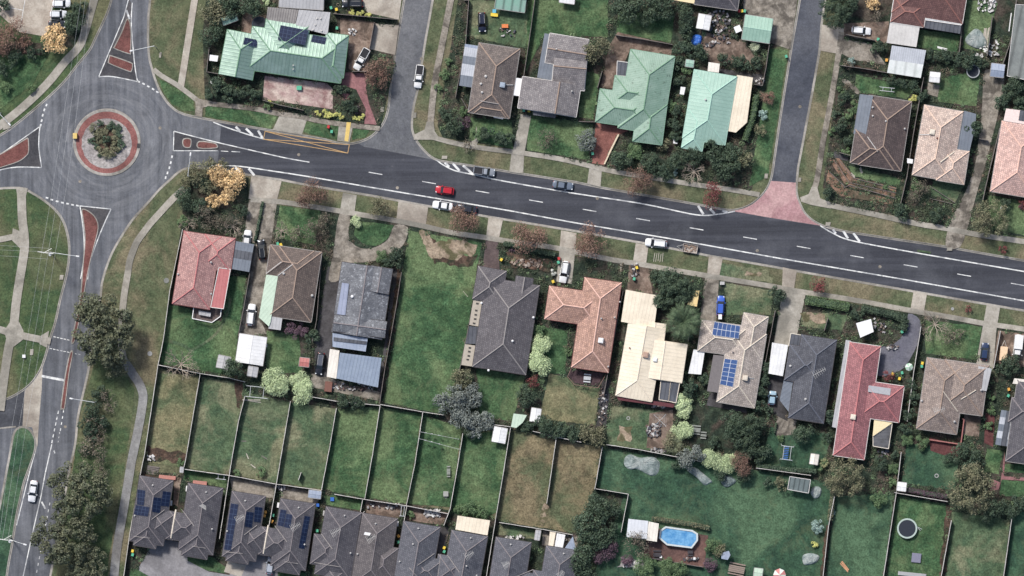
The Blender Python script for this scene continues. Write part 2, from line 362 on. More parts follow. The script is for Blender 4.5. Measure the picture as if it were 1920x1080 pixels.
# ---- traffic islands
def island(pts, fill, w=.17, name='traffic_island'):
    q = ccw(M(pts)); sheet(name, pts, fill, .01, zb=-.15); kerb(q, KERBM, zr=ZR, gut=.08, top=w)
circ = [(200.5+63*math.cos(t*math.pi/36), 267+63*math.sin(t*math.pi/36)) for t in range(72)]
island(circ, I_RED, .62, 'roundabout_island')
RC = True
sheet('roundabout_centre', [(200+47*math.cos(t*math.pi/32)*(1+.015*math.sin(t*1.7)), 269+47*math.sin(t*math.pi/32)) for t in range(64)], I_GRAV, .035)
sheet('planting_bed', [(200+26*math.cos(t*math.pi/12)*(1+.12*math.sin(t*2.3)), 262+29*math.sin(t*math.pi/12)*(1+.1*math.cos(t*1.9))) for t in range(24)], G_SOIL, .06, jag=.2)
island(cr([(237, 37), (243, 40), (246, 62), (245.5, 98), (241, 101), (214, 91), (215, 86), (228, 60)], 4, True), I_RED2)
island(cr([(208, 104), (245, 117), (249, 123), (247, 133), (241, 134), (206, 120), (203, 115), (205, 106)], 4, True), I_RED2)
island(cr([(-60, 318), (0, 289), (45, 262), (52, 259), (54, 266), (54, 285), (48, 294), (33, 304), (0, 315), (-60, 336)], 4, True), I_RED2)
island(cr([(153, 395), (158, 392), (168, 397), (178, 406), (184, 419), (184, 433), (179, 453), (172, 480), (164, 516), (158, 552), (150, 596), (140, 640), (134, 640), (143, 596), (151, 552), (155, 500), (159, 450), (156, 415)], 3, True), I_RED2)
island(cr([(131, 662), (137, 662), (130, 700), (122, 763), (117, 767), (114, 763), (122, 705)], 3, True), I_RED2)
island(cr([(345, 260), (358, 261), (357, 276), (346, 276), (342, 268)], 4, True), I_RED2)
island(cr([(373, 265), (402, 268), (408, 274), (404, 278), (372, 278)], 3, True), I_RED2)
for P in ([(243, 0), (185, 144), (214, 144), (257, 152), (254, 133), (250, 97), (246, 42), (248, 8)], [(0, 291), (75, 237), (73, 272), (78, 313), (28, 313), (0, 319), (-80, 325)],
          [(149, 386), (208, 392), (192, 427), (178, 463), (169, 491), (164, 524), (151, 523), (158, 469), (156, 430)], [(326, 246), (416, 269), (460, 280), (408, 282), (325, 283)]):
    sheet('painted_apron', P, I_APRON, z1+.004)
# ---- road markings
def mark(pts, w=2.2, mat=PAINT, sm=3, name='road_marking', z=None): return ribbon(name, pts, w*.86, mat, z2 if z is None else z, sm=sm)
def dash(p, w=2.2, mat=PAINT, L=None, ang=None): pass
mark([(243, -10), (232, 32), (185, 144)], 2.0, sm=1); mark([(185, 144), (200, 143), (214, 144), (240, 149), (258, 153)]); mark([(248, 5), (246, 42), (250, 97), (254, 133), (258, 153)])
mark([(237, 19), (243, 36)], 4, sm=1)
mark([(-20, 301), (0, 290), (75, 237)], 2, sm=1); mark([(75, 237), (73, 255), (73, 280), (78, 314)]); mark([(-10, 321), (17, 315), (40, 313), (78, 314)])
mark([(149, 386), (208, 392)], 2, sm=1); mark([(150, 387), (156, 430), (158, 469), (155, 500), (151, 523)]); mark([(208, 392), (192, 427), (178, 463), (169, 491), (164, 524)])
mark([(326, 246), (360, 255), (416, 269), (499, 288), (540, 297), (580, 304)]); mark([(326, 246), (325, 283)], 2, sm=1); mark([(325, 282.5), (408, 282.5)], 2, sm=1)
for a, b in (((414, 283), (428, 284)), ((434, 284), (450, 285))): mark([a, b], 1.6, sm=1)
def sq(x, y, w, l, a, mat=PAINT, z=None):
    ca, sa = math.cos(a), math.sin(a); mark([(x-ca*l/2, y-sa*l/2), (x+ca*l/2, y+sa*l/2)], w, mat, 1, z=z)
for L_, a in (([(260, 153), (269, 157), (278, 162), (287, 167), (295, 172.5)], .5), ([(76, 235), (78, 226), (80, 216), (83, 206), (87, 197)], -1.25), ([(88, 371), (97, 374.5), (107, 377.5), (117, 380), (126.5, 382), (136, 384), (145, 385.5)], .22), ([(322.5, 294), (320, 305), (317.5, 314.5), (314, 324), (310.5, 333)], 1.75)):
    for x, y in L_: sq(x, y, 3.4, 5, a)
for i in range(13): sq(704+100.35*i, 325+17.35*i, 1.8, 26, .172)
mark([(396, 310), (439, 311), (467, 314), (520, 322)]+[(578, 331), (700, 352), (819, 372), (958, 395.5), (1080, 418), (1254, 447), (1460, 484), (1690, 523), (1920, 564), (2030, 584)], 2.6, sm=2)
mark([(817, 299), (826, 306), (836, 312), (848, 318), (861, 322), (891, 328), (947, 340), (1080, 363), (1199, 381), (1280, 398), (1304, 402.5), (1324, 404), (1343, 402), (1360, 399.5), (1378, 396)], 2.6)
mark([(1538, 423), (1552, 432), (1567, 440), (1580, 446), (1597, 451), (1640, 460), (1780, 485), (1920, 509), (2030, 528)], 2.6)
mark([(400, 229), (420, 237), (443, 245), (471, 254), (496, 261)], 2.4)
for a, b in (((442, 237.5), (450, 246)), ((461, 241), (474, 253.5)), ((484, 244.5), (492, 259)), ((419, 313), (428, 320)), ((441, 313.5), (451, 324)), ((466, 316), (477, 329)), ((834, 304.5), (842, 313)), ((849, 306.5), (862, 320.5)), ((868, 310), (887, 327)),
             ((1309, 386), (1319, 402)), ((1331, 391), (1340, 401)), ((1354, 394.5), (1364, 398.5)), ((1562, 430), (1567, 438)), ((1581, 433), (1590, 447)), ((1600, 437), (1612, 453))): mark([a, b], 5, sm=1, z=z2+.004)
for i, (a, b) in enumerate((((497, 246), (655, 271)), ((655, 271), (652, 287)), ((652, 287), (494, 261)), ((494, 261), (497, 246)), ((497, 246), (652, 287)), ((494, 261), (655, 271)))): mark([a, b], 1.3, YPAINT, 1, z=z2+.002*i)
for (x0, y0, x1, y1, n) in ((99, 631, 131, 638, 5), (92, 653, 131, 661, 6), (139, 663, 152, 665, 2)):
    for i in range(n):
        t = (i+.5)/n; sq(x0+(x1-x0)*t, y0+(y1-y0)*t, 1.6, 4.6 if n > 2 else 3.5, .22)
mark([(78, 705), (120, 713)], 5.2, sm=1)
for i in range(6): sq(109-2.3*i, 773+11*i, 2.2, 6, 1.78)
for i in range(4): sq(119-1.9*i, 771+11.5*i, 2.0, 5, 1.75)
for i in range(3): sq(111.5-1.2*i, 812+8*i, 1.0, 3, 1.75)
mark([(97, 833), (85, 886), (77, 929), (62, 995), (43, 1082), (38, 1105)], 2.2, sm=1); mark([(66, 846), (54, 891), (42, 940), (31, 985)], 1.8)
for i in range(11): sq(93-2.4*i, 945+12.6*i, 2, 5.5, 1.76)
mark([(78, 941), (85, 954)], 3.6, sm=1); mark([(101, 845), (103, 850)], 2.5, sm=1)
# ---- footpaths
def path(pts, w, mat=C_PATH, sm=4): return ribbon('footpath', pts, w, mat, 'path', sm=sm)
path([(182, -20), (168, 30), (158, 64), (147, 89), (122, 116), (92, 153), (56, 189), (17, 222), (-40, 264)], 15, C_PATH)
path([(368, -20), (338.5, 165)], 12.5, C_LIGHT, 1)
path([(288, 130), (303, 142), (330, 158), (352, 174), (370, 188), (378, 193)], 9); sheet('footpath', [(366, 184), (398, 190), (388, 200), (380, 202), (379, 220), (365, 217), (367, 202)], C_STAIN, 'path')
path([(388, 194), (471, 203), (521, 213), (560, 218), (600, 227), (665, 236), (712, 241)], 9, C_STAIN)
path([(849, -20), (829, 83), (815, 156), (807, 231)], 12, C_STAIN); sheet('footpath', [(800, 228), (813, 228), (815, 246), (822, 256), (812, 262), (776, 262), (775, 253), (796, 243)], C_PATH, 'path')
path([(788, 257), (808, 257), (851, 268), (907, 278), (980, 287), (1060, 300), (1143, 320), (1227, 334), (1296, 345), (1366, 355), (1424, 365)], 9, C_PATH)
path([(1578, 60), (1569, 122), (1556, 199), (1544, 260), (1533, 330), (1527, 353), (1519, 372)], 10.5, C_STAIN); sheet('footpath', [(1522, 350), (1532, 350), (1538, 372), (1560, 380), (1558, 391), (1520, 384), (1502, 378), (1500, 370), (1516, 364)], C_PATH, 'path')
path([(1545, 380), (1562, 386), (1640, 402), (1723, 420), (1773, 428), (1840, 441), (1920, 453), (2020, 470)], 10, C_PATH)
path([(470, 374), (522, 378), (578, 386), (633, 395), (680, 403), (744, 414), (799, 425), (847, 436), (908, 445), (958, 453), (1049, 466), (1143, 486), (1199, 495), (1254, 505), (1327, 517), (1393, 528), (1449, 537), (1490, 545), (1593, 561), (1707, 582), (1790, 596), (1843, 606), (1920, 617), (2020, 634)], 9.5, C_PATH)
path([(353, 347), (326, 371), (300, 399), (282, 419), (269, 436), (257, 453), (250, 469), (243, 490), (239, 516), (234, 545), (231, 570), (228, 610), (228, 650), (234, 680)], 12.5, C_PATH)
path([(232, 676), (242, 690), (251, 704), (260, 717), (267, 734), (268, 751), (262, 790), (254, 830), (247, 863), (240, 905), (233, 947), (219, 1030), (213, 1090), (208, 1130)], 16.5, C_GREY)
path([(40, 352), (41, 390), (42, 413), (45, 435), (46, 447), (46, 465), (43, 488), (36, 530), (30, 570), (26, 609), (20, 635), (14, 665), (6, 720), (0, 770)], 16.5, C_PATH)
path([(-30, 452), (0, 449), (40, 440)], 11, C_PATH); path([(-30, 612), (0, 618), (17, 623), (50, 631), (95, 640)], 13, C_PATH)
for P in ([(24, 428), (54, 440), (54, 470), (38, 466), (22, 450)], [(8, 620), (18, 605), (34, 600), (44, 620), (44, 636), (26, 650), (14, 645)], [(30, 352), (52, 353), (48, 372), (33, 372)], [(76, 630), (92, 620), (88, 652), (74, 645)]): sheet('footpath', P, C_PATH, 'path')
# ---- gardens (ground of the house lots)
GARD = ([(-20, 88), (40, 78), (88, 82), (96, 92), (60, 112), (20, 150), (-20, 165)], [(100, 45), (140, 20), (168, 30), (150, 70), (135, 90), (118, 88)], [(338, 352), (360, 330), (400, 324), (466, 333), (466, 386), (342, 400)], [(392, -60), (740, -60), (738, 130), (714, 238), (600, 222), (500, 205), (384, 188), (380, 60)],  # first outline: dark ground colour painted in for shadow among the corner shrubs
          [(868, -60), (1490, -60), (1478, 85), (1446, 90), (1410, 356), (1300, 340), (1140, 315), (980, 281), (830, 258), (820, 235), (840, 120)],
          [(1586, 30), (1600, -60), (2040, -60), (2040, 460), (1780, 425), (1560, 380), (1543, 350)],
          [(345, 385), (470, 378), (700, 408), (910, 452), (1200, 500), (1440, 542), (1720, 590), (2040, 640), (2040, 1190), (1100, 1190), (1085, 1010), (1120, 840), (870, 800), (460, 745), (300, 690), (320, 560)],
          [(262, 884), (430, 893), (620, 922), (850, 958), (1090, 1000), (1100, 1190), (225, 1190), (240, 1020)])
for P in GARD: sheet('garden_ground', P, G_GARDEN, 'garden')
LWN = [([(172, 700), (180, 660), (225, 690), (252, 730), (248, 780), (236, 860), (222, 940), (205, 1040), (198, 1110), (100, 1110), (136, 880), (150, 790)], G_RESERVE), ([(297, 700), (375, 703), (349, 878), (272, 866)], G_DRY), ([(378, 706), (459, 720), (430, 888), (351, 878)], G_MID), ([(460, 735), (544, 754), (519, 905), (431, 890)], G_MID), ([(545, 754), (630, 766), (603, 917), (521, 905)], G_MID),
       ([(631, 768), (713, 762), (685, 933), (605, 918)], G_LUSH), ([(714, 764), (791, 776), (762, 945), (686, 934)], G_LUSH), ([(792, 778), (866, 800), (845, 950), (764, 945)], G_LUSH), ([(866, 815), (956, 806), (932, 960), (900, 975), (846, 960)], G_LUSH),
       ([(958, 806), (1043, 823), (1018, 990), (934, 976)], G_BROWN), ([(1045, 823), (1128, 840), (1113, 920), (1078, 1000), (1020, 990)], G_BROWN),
       ([(768, 432), (905, 455), (895, 500), (880, 600), (862, 690), (833, 777), (718, 755), (735, 640), (752, 520)], G_LUSH),
       ([(1131, 839), (1260, 860), (1420, 882), (1560, 905), (1552, 990), (1540, 1110), (1100, 1110), (1170, 930), (1117, 912)], G_DEEP),
       ([(1567, 930), (1676, 926), (1654, 1110), (1543, 1110)], G_DEEP), ([(1682, 930), (1775, 945), (1762, 1110), (1658, 1110)], G_LUSH), ([(1784, 958), (1893, 975), (1880, 1110), (1768, 1110)], G_MID), ([(1897, 960), (2040, 960), (2040, 1110), (1884, 1110)], G_DEEP),
       ([(1030, 700), (1066, 708), (1080, 722), (1125, 728), (1116, 798), (1010, 785)], G_DRY), ([(1000, 610), (1065, 620), (1060, 700), (1018, 700)], G_LUSH),
       ([(316, 572), (362, 580), (364, 600), (416, 602), (430, 520), (462, 515), (445, 640), (440, 705), (300, 682)], G_LUSH), ([(500, 620), (560, 625), (568, 700), (498, 700)], G_LUSH), ([(893, 690), (985, 705), (960, 790), (900, 780)], G_LUSH),
       ([(525, 385), (600, 395), (590, 460), (515, 445)], G_LUSH), ([(668, 414), (738, 422), (728, 446), (705, 462), (680, 458), (664, 440)], G_LUSH), ([(1145, 760), (1245, 770), (1230, 845), (1135, 835)], G_MID), ([(1295, 765), (1400, 770), (1380, 850), (1290, 840)], G_GARDEN),
       ([(1358, 530), (1450, 545), (1445, 590), (1362, 590)], G_MID), ([(1505, 585), (1590, 590), (1580, 620), (1500, 612)], G_MID), ([(1445, 800), (1560, 815), (1540, 885), (1425, 870)], G_DEEP), ([(1735, 600), (1842, 612), (1830, 675), (1735, 662)], G_LUSH),
       ([(1700, 830), (1800, 845), (1790, 920), (1690, 905)], G_DEEP), ([(1850, 840), (1880, 846), (1873, 890), (1845, 885)], G_LUSH), ([(1886, 870), (1960, 870), (1960, 890), (1882, 885)], G_LUSH), ([(1878, 900), (1960, 905), (1960, 935), (1874, 930)], G_LUSH),
       ([(990, 0), (1140, 0), (1140, 70), (1020, 65), (985, 140)], G_LUSH), ([(1090, 130), (1125, 140), (1112, 225), (1085, 220)], G_LUSH), ([(990, 215), (1112, 232), (1104, 300), (988, 282)], G_LUSH), ([(1160, 20), (1265, 30), (1258, 80), (1155, 62)], G_LUSH),
       ([(1440, 90), (1478, 95), (1440, 330), (1405, 350), (1420, 250), (1436, 160)], G_LUSH), ([(882, 220), (960, 225), (962, 280), (880, 262)], G_LUSH), ([(880, 0), (1000, 5), (985, 90), (880, 70)], G_MID),
       ([(1605, 140), (1720, 165), (1700, 185), (1600, 172)], G_LUSH), ([(1750, 150), (1840, 130), (1830, 200), (1760, 190)], G_LUSH), ([(1722, 55), (1800, 65), (1795, 98), (1720, 90)], G_LUSH), ([(1812, 0), (1870, 5), (1850, 100), (1805, 90)], G_LUSH), ([(1590, 310), (1690, 335), (1685, 350), (1600, 330)], G_LUSH),
       ([(1750, 330), (1810, 345), (1790, 380), (1745, 365)], G_MID), ([(1850, 365), (1940, 380), (1940, 445), (1860, 430)], G_LUSH), ([(346, 878), (428, 893), (424, 915), (343, 900)], G_LUSH), ([(348, 1035), (400, 1045), (425, 1065), (420, 1075), (375, 1068), (352, 1052)], G_LUSH), ([(244, 1066), (300, 1072), (310, 1110), (238, 1110)], G_LUSH),
       ([(606, 925), (683, 937), (680, 958), (612, 946)], G_LUSH), ([(520, 1065), (575, 1075), (570, 1110), (515, 1110)], G_LUSH), ([(936, 982), (1016, 995), (1014, 1012), (934, 1003)], G_MID), ([(385, 197), (520, 215), (508, 242), (384, 218)], G_LUSH), ([(575, 228), (636, 236), (632, 262), (568, 248)], G_LUSH), ([(662, 240), (692, 245), (684, 258), (660, 262)], G_LUSH),
       ([(298, 148), (330, 165), (362, 186), (364, 208), (345, 208), (322, 194), (306, 172)], G_LUSH), ([(0, 100), (90, 105), (60, 160), (0, 205)], G_LUSH)]
for P, mt in LWN: sheet('lawn', P, mt, 'lawn', jag=.12)
for P in ([(785, 430), (806, 436), (812, 456), (850, 448), (893, 458), (888, 482), (868, 478), (855, 490), (825, 483), (808, 485), (798, 462)], [(738, 440), (752, 500), (743, 600), (722, 740), (712, 738), (728, 640), (742, 520)], [(437, 712), (458, 714), (455, 755), (447, 768), (440, 740)], [(1160, 800), (1185, 800), (1182, 830), (1158, 826)]):
    sheet('bare_earth', P, G_DIRT if P[0][0] != 437 and P[0][0] != 738 else G_SOIL, 'drive', jag=.35)
sheet('bare_earth', [(800, 452), (815, 448), (835, 470), (895, 480), (885, 498), (850, 500), (815, 492)], G_SOIL, 'lawn', jag=.5)
sheet('bare_earth', [(274, 835), (348, 850), (346, 868), (274, 862)], G_SOIL, 'drive', jag=.5)
sheet('worn_grass', [(1340, 490), (1440, 508), (1450, 532), (1350, 518)], G_MID, 'lawn', jag=.3)
for P in ([(1400, 508), (1430, 512), (1424, 522), (1398, 516)], [(1500, 585), (1550, 592), (1548, 606), (1505, 600)], [(1022, 944), (1030, 948), (1018, 985), (1004, 985)]): sheet('bare_earth', P, G_DIRT, 'drive', jag=.4)
# ---- driveways and paving
DRV = [([(524, 217), (578, 217), (566, 253), (511, 244)], C_PATH), ([(496, 142), (613, 156), (624, 167), (624, 205), (493, 186)], C_PINK), ([(638, 33), (704, 42), (688, 136), (654, 130), (652, 72), (638, 67)], C_BROWN), ([(704, 44), (748, 47), (741, 103), (694, 92)], C_LIGHT),
       ([(672, 0), (756, -30), (748, 37), (690, 24)], C_LIGHT), ([(636, 230), (662, 236), (655, 267), (632, 264)], C_PATH), ([(640, 135), (690, 138), (686, 165), (692, 195), (707, 234), (683, 232), (686, 205), (668, 168), (636, 158)], B_ROSE), ([(641, 175), (655, 176), (656, 192), (642, 190)], B_ROSE),
       ([(976, 214), (996, 217), (984, 283), (962, 281)], C_PATH), ([(959, 286), (983, 288), (981, 326), (955, 322)], C_PATH), ([(1117, 230), (1186, 242), (1158, 253), (1132, 309), (1110, 306)], B_RED), ([(1106, 308), (1129, 311), (1126, 351), (1101, 344)], C_PATH),
       ([(1158, 60), (1200, 70), (1262, 84), (1258, 104), (1182, 92), (1150, 165), (1126, 165), (1140, 90)], C_BROWN), ([(1394, -20), (1498, -20), (1482, 93), (1444, 80), (1447, 36), (1394, 25)], C_STAIN), ([(1322, 60), (1400, 80), (1420, 120), (1330, 118), (1318, 90)], C_BROWN), ([(1345, 128), (1430, 140), (1428, 162), (1380, 142), (1345, 140)], C_DARK),
       ([(1541, 46), (1583, 52), (1578, 102), (1538, 95)], C_LIGHT), ([(1582, 44), (1667, 40), (1664, 82), (1582, 68)], C_BROWN), ([(1581, 73), (1633, 82), (1662, 122), (1600, 112), (1577, 100)], C_STAIN), ([(1740, 155), (1762, 160), (1758, 182), (1738, 176)], C_STAIN),
       (cr([(1847, 131), (1883, 147), (1872, 210), (1859, 263), (1850, 300), (1830, 367), (1817, 417), (1800, 463), (1773, 460), (1783, 413), (1810, 360), (1828, 310), (1835, 260), (1842, 190)], 3, True), C_STAIN),
       ([(471, 330), (528, 340), (519, 376), (466, 373)], C_LIGHT), ([(467, 375), (491, 378), (478, 456), (456, 450)], C_STAIN), ([(496, 379), (519, 382), (508, 458), (483, 455)], C_STAIN), ([(480, 456), (508, 458), (500, 515), (489, 600), (500, 626), (447, 630), (458, 575)], C_STAIN),
       ([(643, 361), (669, 366), (664, 402), (637, 399)], C_PATH), (cr([(636, 402), (657, 405), (653, 436), (661, 456), (680, 466), (705, 463), (728, 448), (740, 422), (765, 427), (757, 458), (736, 474), (711, 487), (680, 492), (645, 496), (636, 525), (616, 524), (625, 474)], 3, True), C_STAIN),
       ([(747, 378), (803, 388), (798, 424), (743, 412)], C_LIGHT), ([(916, 407), (943, 412), (935, 450), (911, 447)], C_LIGHT), ([(911, 451), (934, 454), (937, 508), (905, 500)], B_BROWN), ([(1052, 432), (1081, 437), (1078, 474), (1049, 469)], C_LIGHT), ([(1049, 470), (1078, 475), (1072, 532), (1043, 528)], C_PATH),
       ([(1192, 456), (1216, 460), (1211, 497), (1187, 490)], C_LIGHT), ([(1180, 491), (1216, 498), (1224, 552), (1176, 546)], C_BROWN), ([(1329, 480), (1355, 485), (1349, 516), (1326, 513)], C_LIGHT), ([(1322, 520), (1348, 524), (1343, 606), (1312, 602)], C_STAIN), ([(1230, 548), (1240, 548), (1230, 610), (1224, 608)], G_SOIL),
       ([(1468, 501), (1494, 508), (1488, 546), (1466, 540)], C_LIGHT), ([(1468, 541), (1511, 549), (1500, 600), (1490, 650), (1450, 648)], C_PATH), ([(1713, 546), (1738, 551), (1732, 586), (1707, 581)], C_LIGHT),
       (cr([(1703, 588), (1725, 600), (1726, 630), (1707, 672), (1687, 695), (1643, 704), (1636, 652), (1673, 647), (1700, 617)], 3, True), ground_mat('grey_drive_asphalt', (98, 98, 110), (108, 108, 118), None, grain=.2)), ([(1850, 571), (1875, 577), (1868, 620), (1862, 692), (1830, 684), (1843, 610)], C_PATH), ([(1872, 620), (1940, 628), (1940, 690), (1862, 680)], C_BROWN),
       ([(614, 500), (640, 500), (622, 650), (612, 712), (590, 720), (590, 640), (604, 560)], C_DARK), ([(585, 700), (712, 735), (712, 752), (580, 725)], C_STAIN), ([(600, 700), (620, 705), (612, 730), (585, 728)], G_DIRT), ([(737, 505), (752, 505), (735, 620), (715, 750), (704, 748), (722, 640)], C_DARK),
       ([(353, 1052), (300, 1008), (280, 1030), (258, 1068), (330, 1110), (520, 1110), (522, 1045), (462, 1038), (430, 1078), (392, 1072)], A_COURT), ([(289, 1005), (350, 1020), (352, 1060), (285, 1040)], A_COURT), ([(427, 1052), (462, 1060), (452, 1082), (420, 1072)], C_LIGHT), ([(430, 893), (517, 908), (512, 935), (435, 920)], C_STAIN), ([(528, 912), (600, 922), (596, 945), (527, 934)], C_STAIN),
       ([(327, 893), (340, 896), (333, 950), (325, 945)], C_BROWN), ([(265, 888), (328, 895), (326, 905), (262, 898)], G_SOIL), ([(1460, 775), (1495, 790), (1488, 815), (1455, 818), (1453, 800)], C_STAIN), ([(1440, 700), (1468, 705), (1477, 790), (1438, 770)], C_DARK), ([(1808, 775), (1840, 782), (1835, 820), (1805, 815)], C_BROWN), ([(1742, 820), (1800, 835), (1795, 862), (1745, 845)], ground_mat('dark_red_brick', (92, 54, 54), (104, 64, 62), None, grain=.3)),
       ([(1848, 775), (1866, 770), (1862, 838), (1845, 830)], ground_mat('dark_red_brick', (92, 54, 54), (104, 64, 62))), ([(1884, 845), (1876, 905), (1860, 898), (1857, 920), (1872, 918), (1878, 899), (1960, 903), (1960, 898), (1883, 893)], B_ROSE), ([(1216, 988), (1328, 1004), (1320, 1064), (1206, 1044)], ground_mat('deck_boards', (104, 76, 70), (116, 86, 78), (92, 70, 66), grain=.25)),
       ([(1070, 692), (1066, 705), (1077, 718), (1120, 724), (1133, 700)], ground_mat('dark_deck', (72, 56, 60), (84, 66, 68), None, grain=.35)), ([(1218, 775), (1262, 768), (1262, 800), (1250, 840), (1212, 840)], C_BROWN), ([(1180, 745), (1270, 755), (1268, 770), (1165, 750)], C_DARK), ([(1130, 710), (1146, 712), (1136, 800), (1118, 800)], C_DARK),
       ([(1330, 735), (1345, 738), (1400, 768), (1400, 775), (1325, 760)], C_DARK), ([(686, 937), (762, 948), (748, 972), (684, 962)], C_BROWN), ([(764, 948), (842, 962), (830, 985), (762, 975)], C_BROWN), ([(822, 985), (846, 990), (828, 1040), (815, 1040)], C_DARK), ([(1018, 995), (1084, 1005), (1084, 1032), (1016, 1022)], C_STAIN),
       (cr([(1585, 148), (1600, 158), (1612, 172), (1606, 176), (1594, 164), (1578, 152)], 3, True), C_STAIN), ([(1565, 283), (1592, 290), (1590, 302), (1560, 296)], C_DARK), ([(898, 262), (893, 236), (890, 262), (868, 272), (892, 276)], C_PATH), ([(455, 20), (500, 30), (498, 68), (452, 60)], C_BROWN), ([(1598, 120), (1660, 135), (1655, 140), (1575, 128)], G_SOIL)]
for P, mt in DRV: sheet('driveway' if mt in (C_LIGHT, C_PATH, C_STAIN, B_RED, A_COURT, A_SVC) else 'paving', P, mt, 'drive')
sheet('tactile_ramp', [(650, 229), (658, 229.5), (653, 265.5), (646, 264)], TACT, 'detail')
sheet('car_park', [(10, -60), (103, -60), (96, 50), (83, 68), (36, 60), (0, 28), (-20, -20)], ground_mat('car_park_concrete', (178, 168, 154), (160, 148, 134), (190, 182, 170), grain=.15), 'drive')
for a, b in (((10, 13), (43, 19)), ((47, 0), (40, 40)), ((97, 12), (130, 14)), ((94, 36), (128, 40)), ((100, -5), (94, 48))): mark([a, b], 1.3, sm=1, z=.135)
sheet('footpath', [(8, 232), (18, 230), (20, 240), (5, 244)], C_PATH, 'path')
for x, y in ((745, 352), (1120, 372), (1420, 470), (1650, 500), (560, 290), (790, 110), (1500, 200), (300, 240), (150, 340), (122, 800)):
    q = [(x+3*math.cos(t), y+3*math.sin(t)) for t in [i*math.pi/6 for i in range(12)]]; sheet('service_cover', q, C_STAIN, z2+.006)
for x, y, w_, h_ in ((778, 216, 6, 10), (834, 295, 10, 6), (1553, 420, 9, 7), (1781, 547-80, 10, 6), (116, 520, 7, 9), (717, 205, 7, 9), (1437, 330, 6, 9), (1500, 337, 5, 8), (301, 103, 4, 10), (60, 660, 6, 11), (260, 273, 5, 8)):
    sheet('service_pit', [(x-w_/2, y-h_/2), (x+w_/2, y-h_/2), (x+w_/2-1, y+h_/2), (x-w_/2-1, y+h_/2)], C_PATH if x != 260 else C_DARK, 'detail')
# mulch terraces by the corner lot
for P, w in (([(432, 560), (425, 590), (408, 622), (385, 642), (358, 657)], 5), ([(358, 657), (340, 646), (318, 640)], 6), ([(1720, 470), (1745, 474)], 4), ([(560, 560), (560, 561)], 1)):
    if w > 1: ribbon('worn_track', P, w, G_MID, 'drive', sm=4)
for i, P in enumerate(([(1555, 300), (1563, 298), (1592, 340), (1680, 362), (1678, 370), (1588, 350)], [(1566, 297), (1573, 296), (1602, 333), (1680, 352), (1680, 360), (1594, 341)], [(1552, 318), (1585, 352), (1676, 375), (1672, 384), (1575, 368), (1550, 340)])): sheet('garden_bed', P, G_MULCH, 'detail', jag=.1)
sheet('garden_bed', [(945, 470), (1035, 488), (1034, 510), (960, 500)], G_SOIL, 'detail', jag=.3)
sheet('gravel_bed', [(962, 478), (1015, 490), (1012, 505), (958, 494)], G_MULCH, 'detail', jag=.4)
sheet('gravel_bed', [(1165, 1046), (1208, 1052), (1205, 1070), (1160, 1066)], I_GRAV, 'detail', jag=.6)
for P in ([(1548, 985), (1556, 985), (1545, 1110), (1535, 1110)], [(1775, 945), (1786, 950), (1770, 1110), (1758, 1110)]): sheet('garden_bed', P, G_SOIL, 'detail', jag=.3)
# ------------------------------------------------------------ houses
GUT = plain('gutter_metal', (150, 146, 142), .5); WALLM = plain('brick_wall', (140, 108, 92), .9, grain=.2); DARKW = plain('dark_wall', (92, 84, 80), .9)
WHITE = plain('white_sheet', (224, 224, 224), .5, grain=.07, gs=1.2); CREAM = metal_mat('cream_metal', (226, 216, 198), (212, 202, 184), .45, amt=.08); VENTW = plain('vent_plastic', (176, 174, 172), .5)
ANTM = plain('aerial_metal', (190, 188, 182), .4, metal=.3); POSTM = plain('post_paint', (190, 188, 184), .6)
SOLAR = None
def solar_mat():
    k = NT('solar_glass', .18, .6); uv = k.tc.outputs['UV']
    br = k.new('ShaderNodeTexBrick'); k.l.new(uv, br.inputs['Vector']); br.offset = 0; br.inputs['Scale'].default_value = 1
    br.inputs['Brick Width'].default_value = 1.0; br.inputs['Row Height'].default_value = 1.0; br.inputs['Mortar Size'].default_value = .035
    br.inputs['Color1'].default_value = (*s2l((44, 74, 128)), 1); br.inputs['Color2'].default_value = (*s2l((52, 84, 138)), 1); br.inputs['Mortar'].default_value = (*s2l((190, 196, 204)), 1)
    return k.out(br.outputs['Color'])
def solar_dark():
    k = NT('dark_solar_glass', .2, .5); uv = k.tc.outputs['UV']
    br = k.new('ShaderNodeTexBrick'); k.l.new(uv, br.inputs['Vector']); br.offset = 0; br.inputs['Scale'].default_value = 1
    br.inputs['Brick Width'].default_value = 1.0; br.inputs['Row Height'].default_value = 1.0; br.inputs['Mortar Size'].default_value = .03
    br.inputs['Color1'].default_value = (*s2l((20, 30, 58)), 1); br.inputs['Color2'].default_value = (*s2l((26, 38, 68)), 1); br.inputs['Mortar'].default_value = (*s2l((66, 82, 112)), 1)
    return k.out(br.outputs['Color'])
SOL_B, SOL_D = solar_mat(), solar_dark()
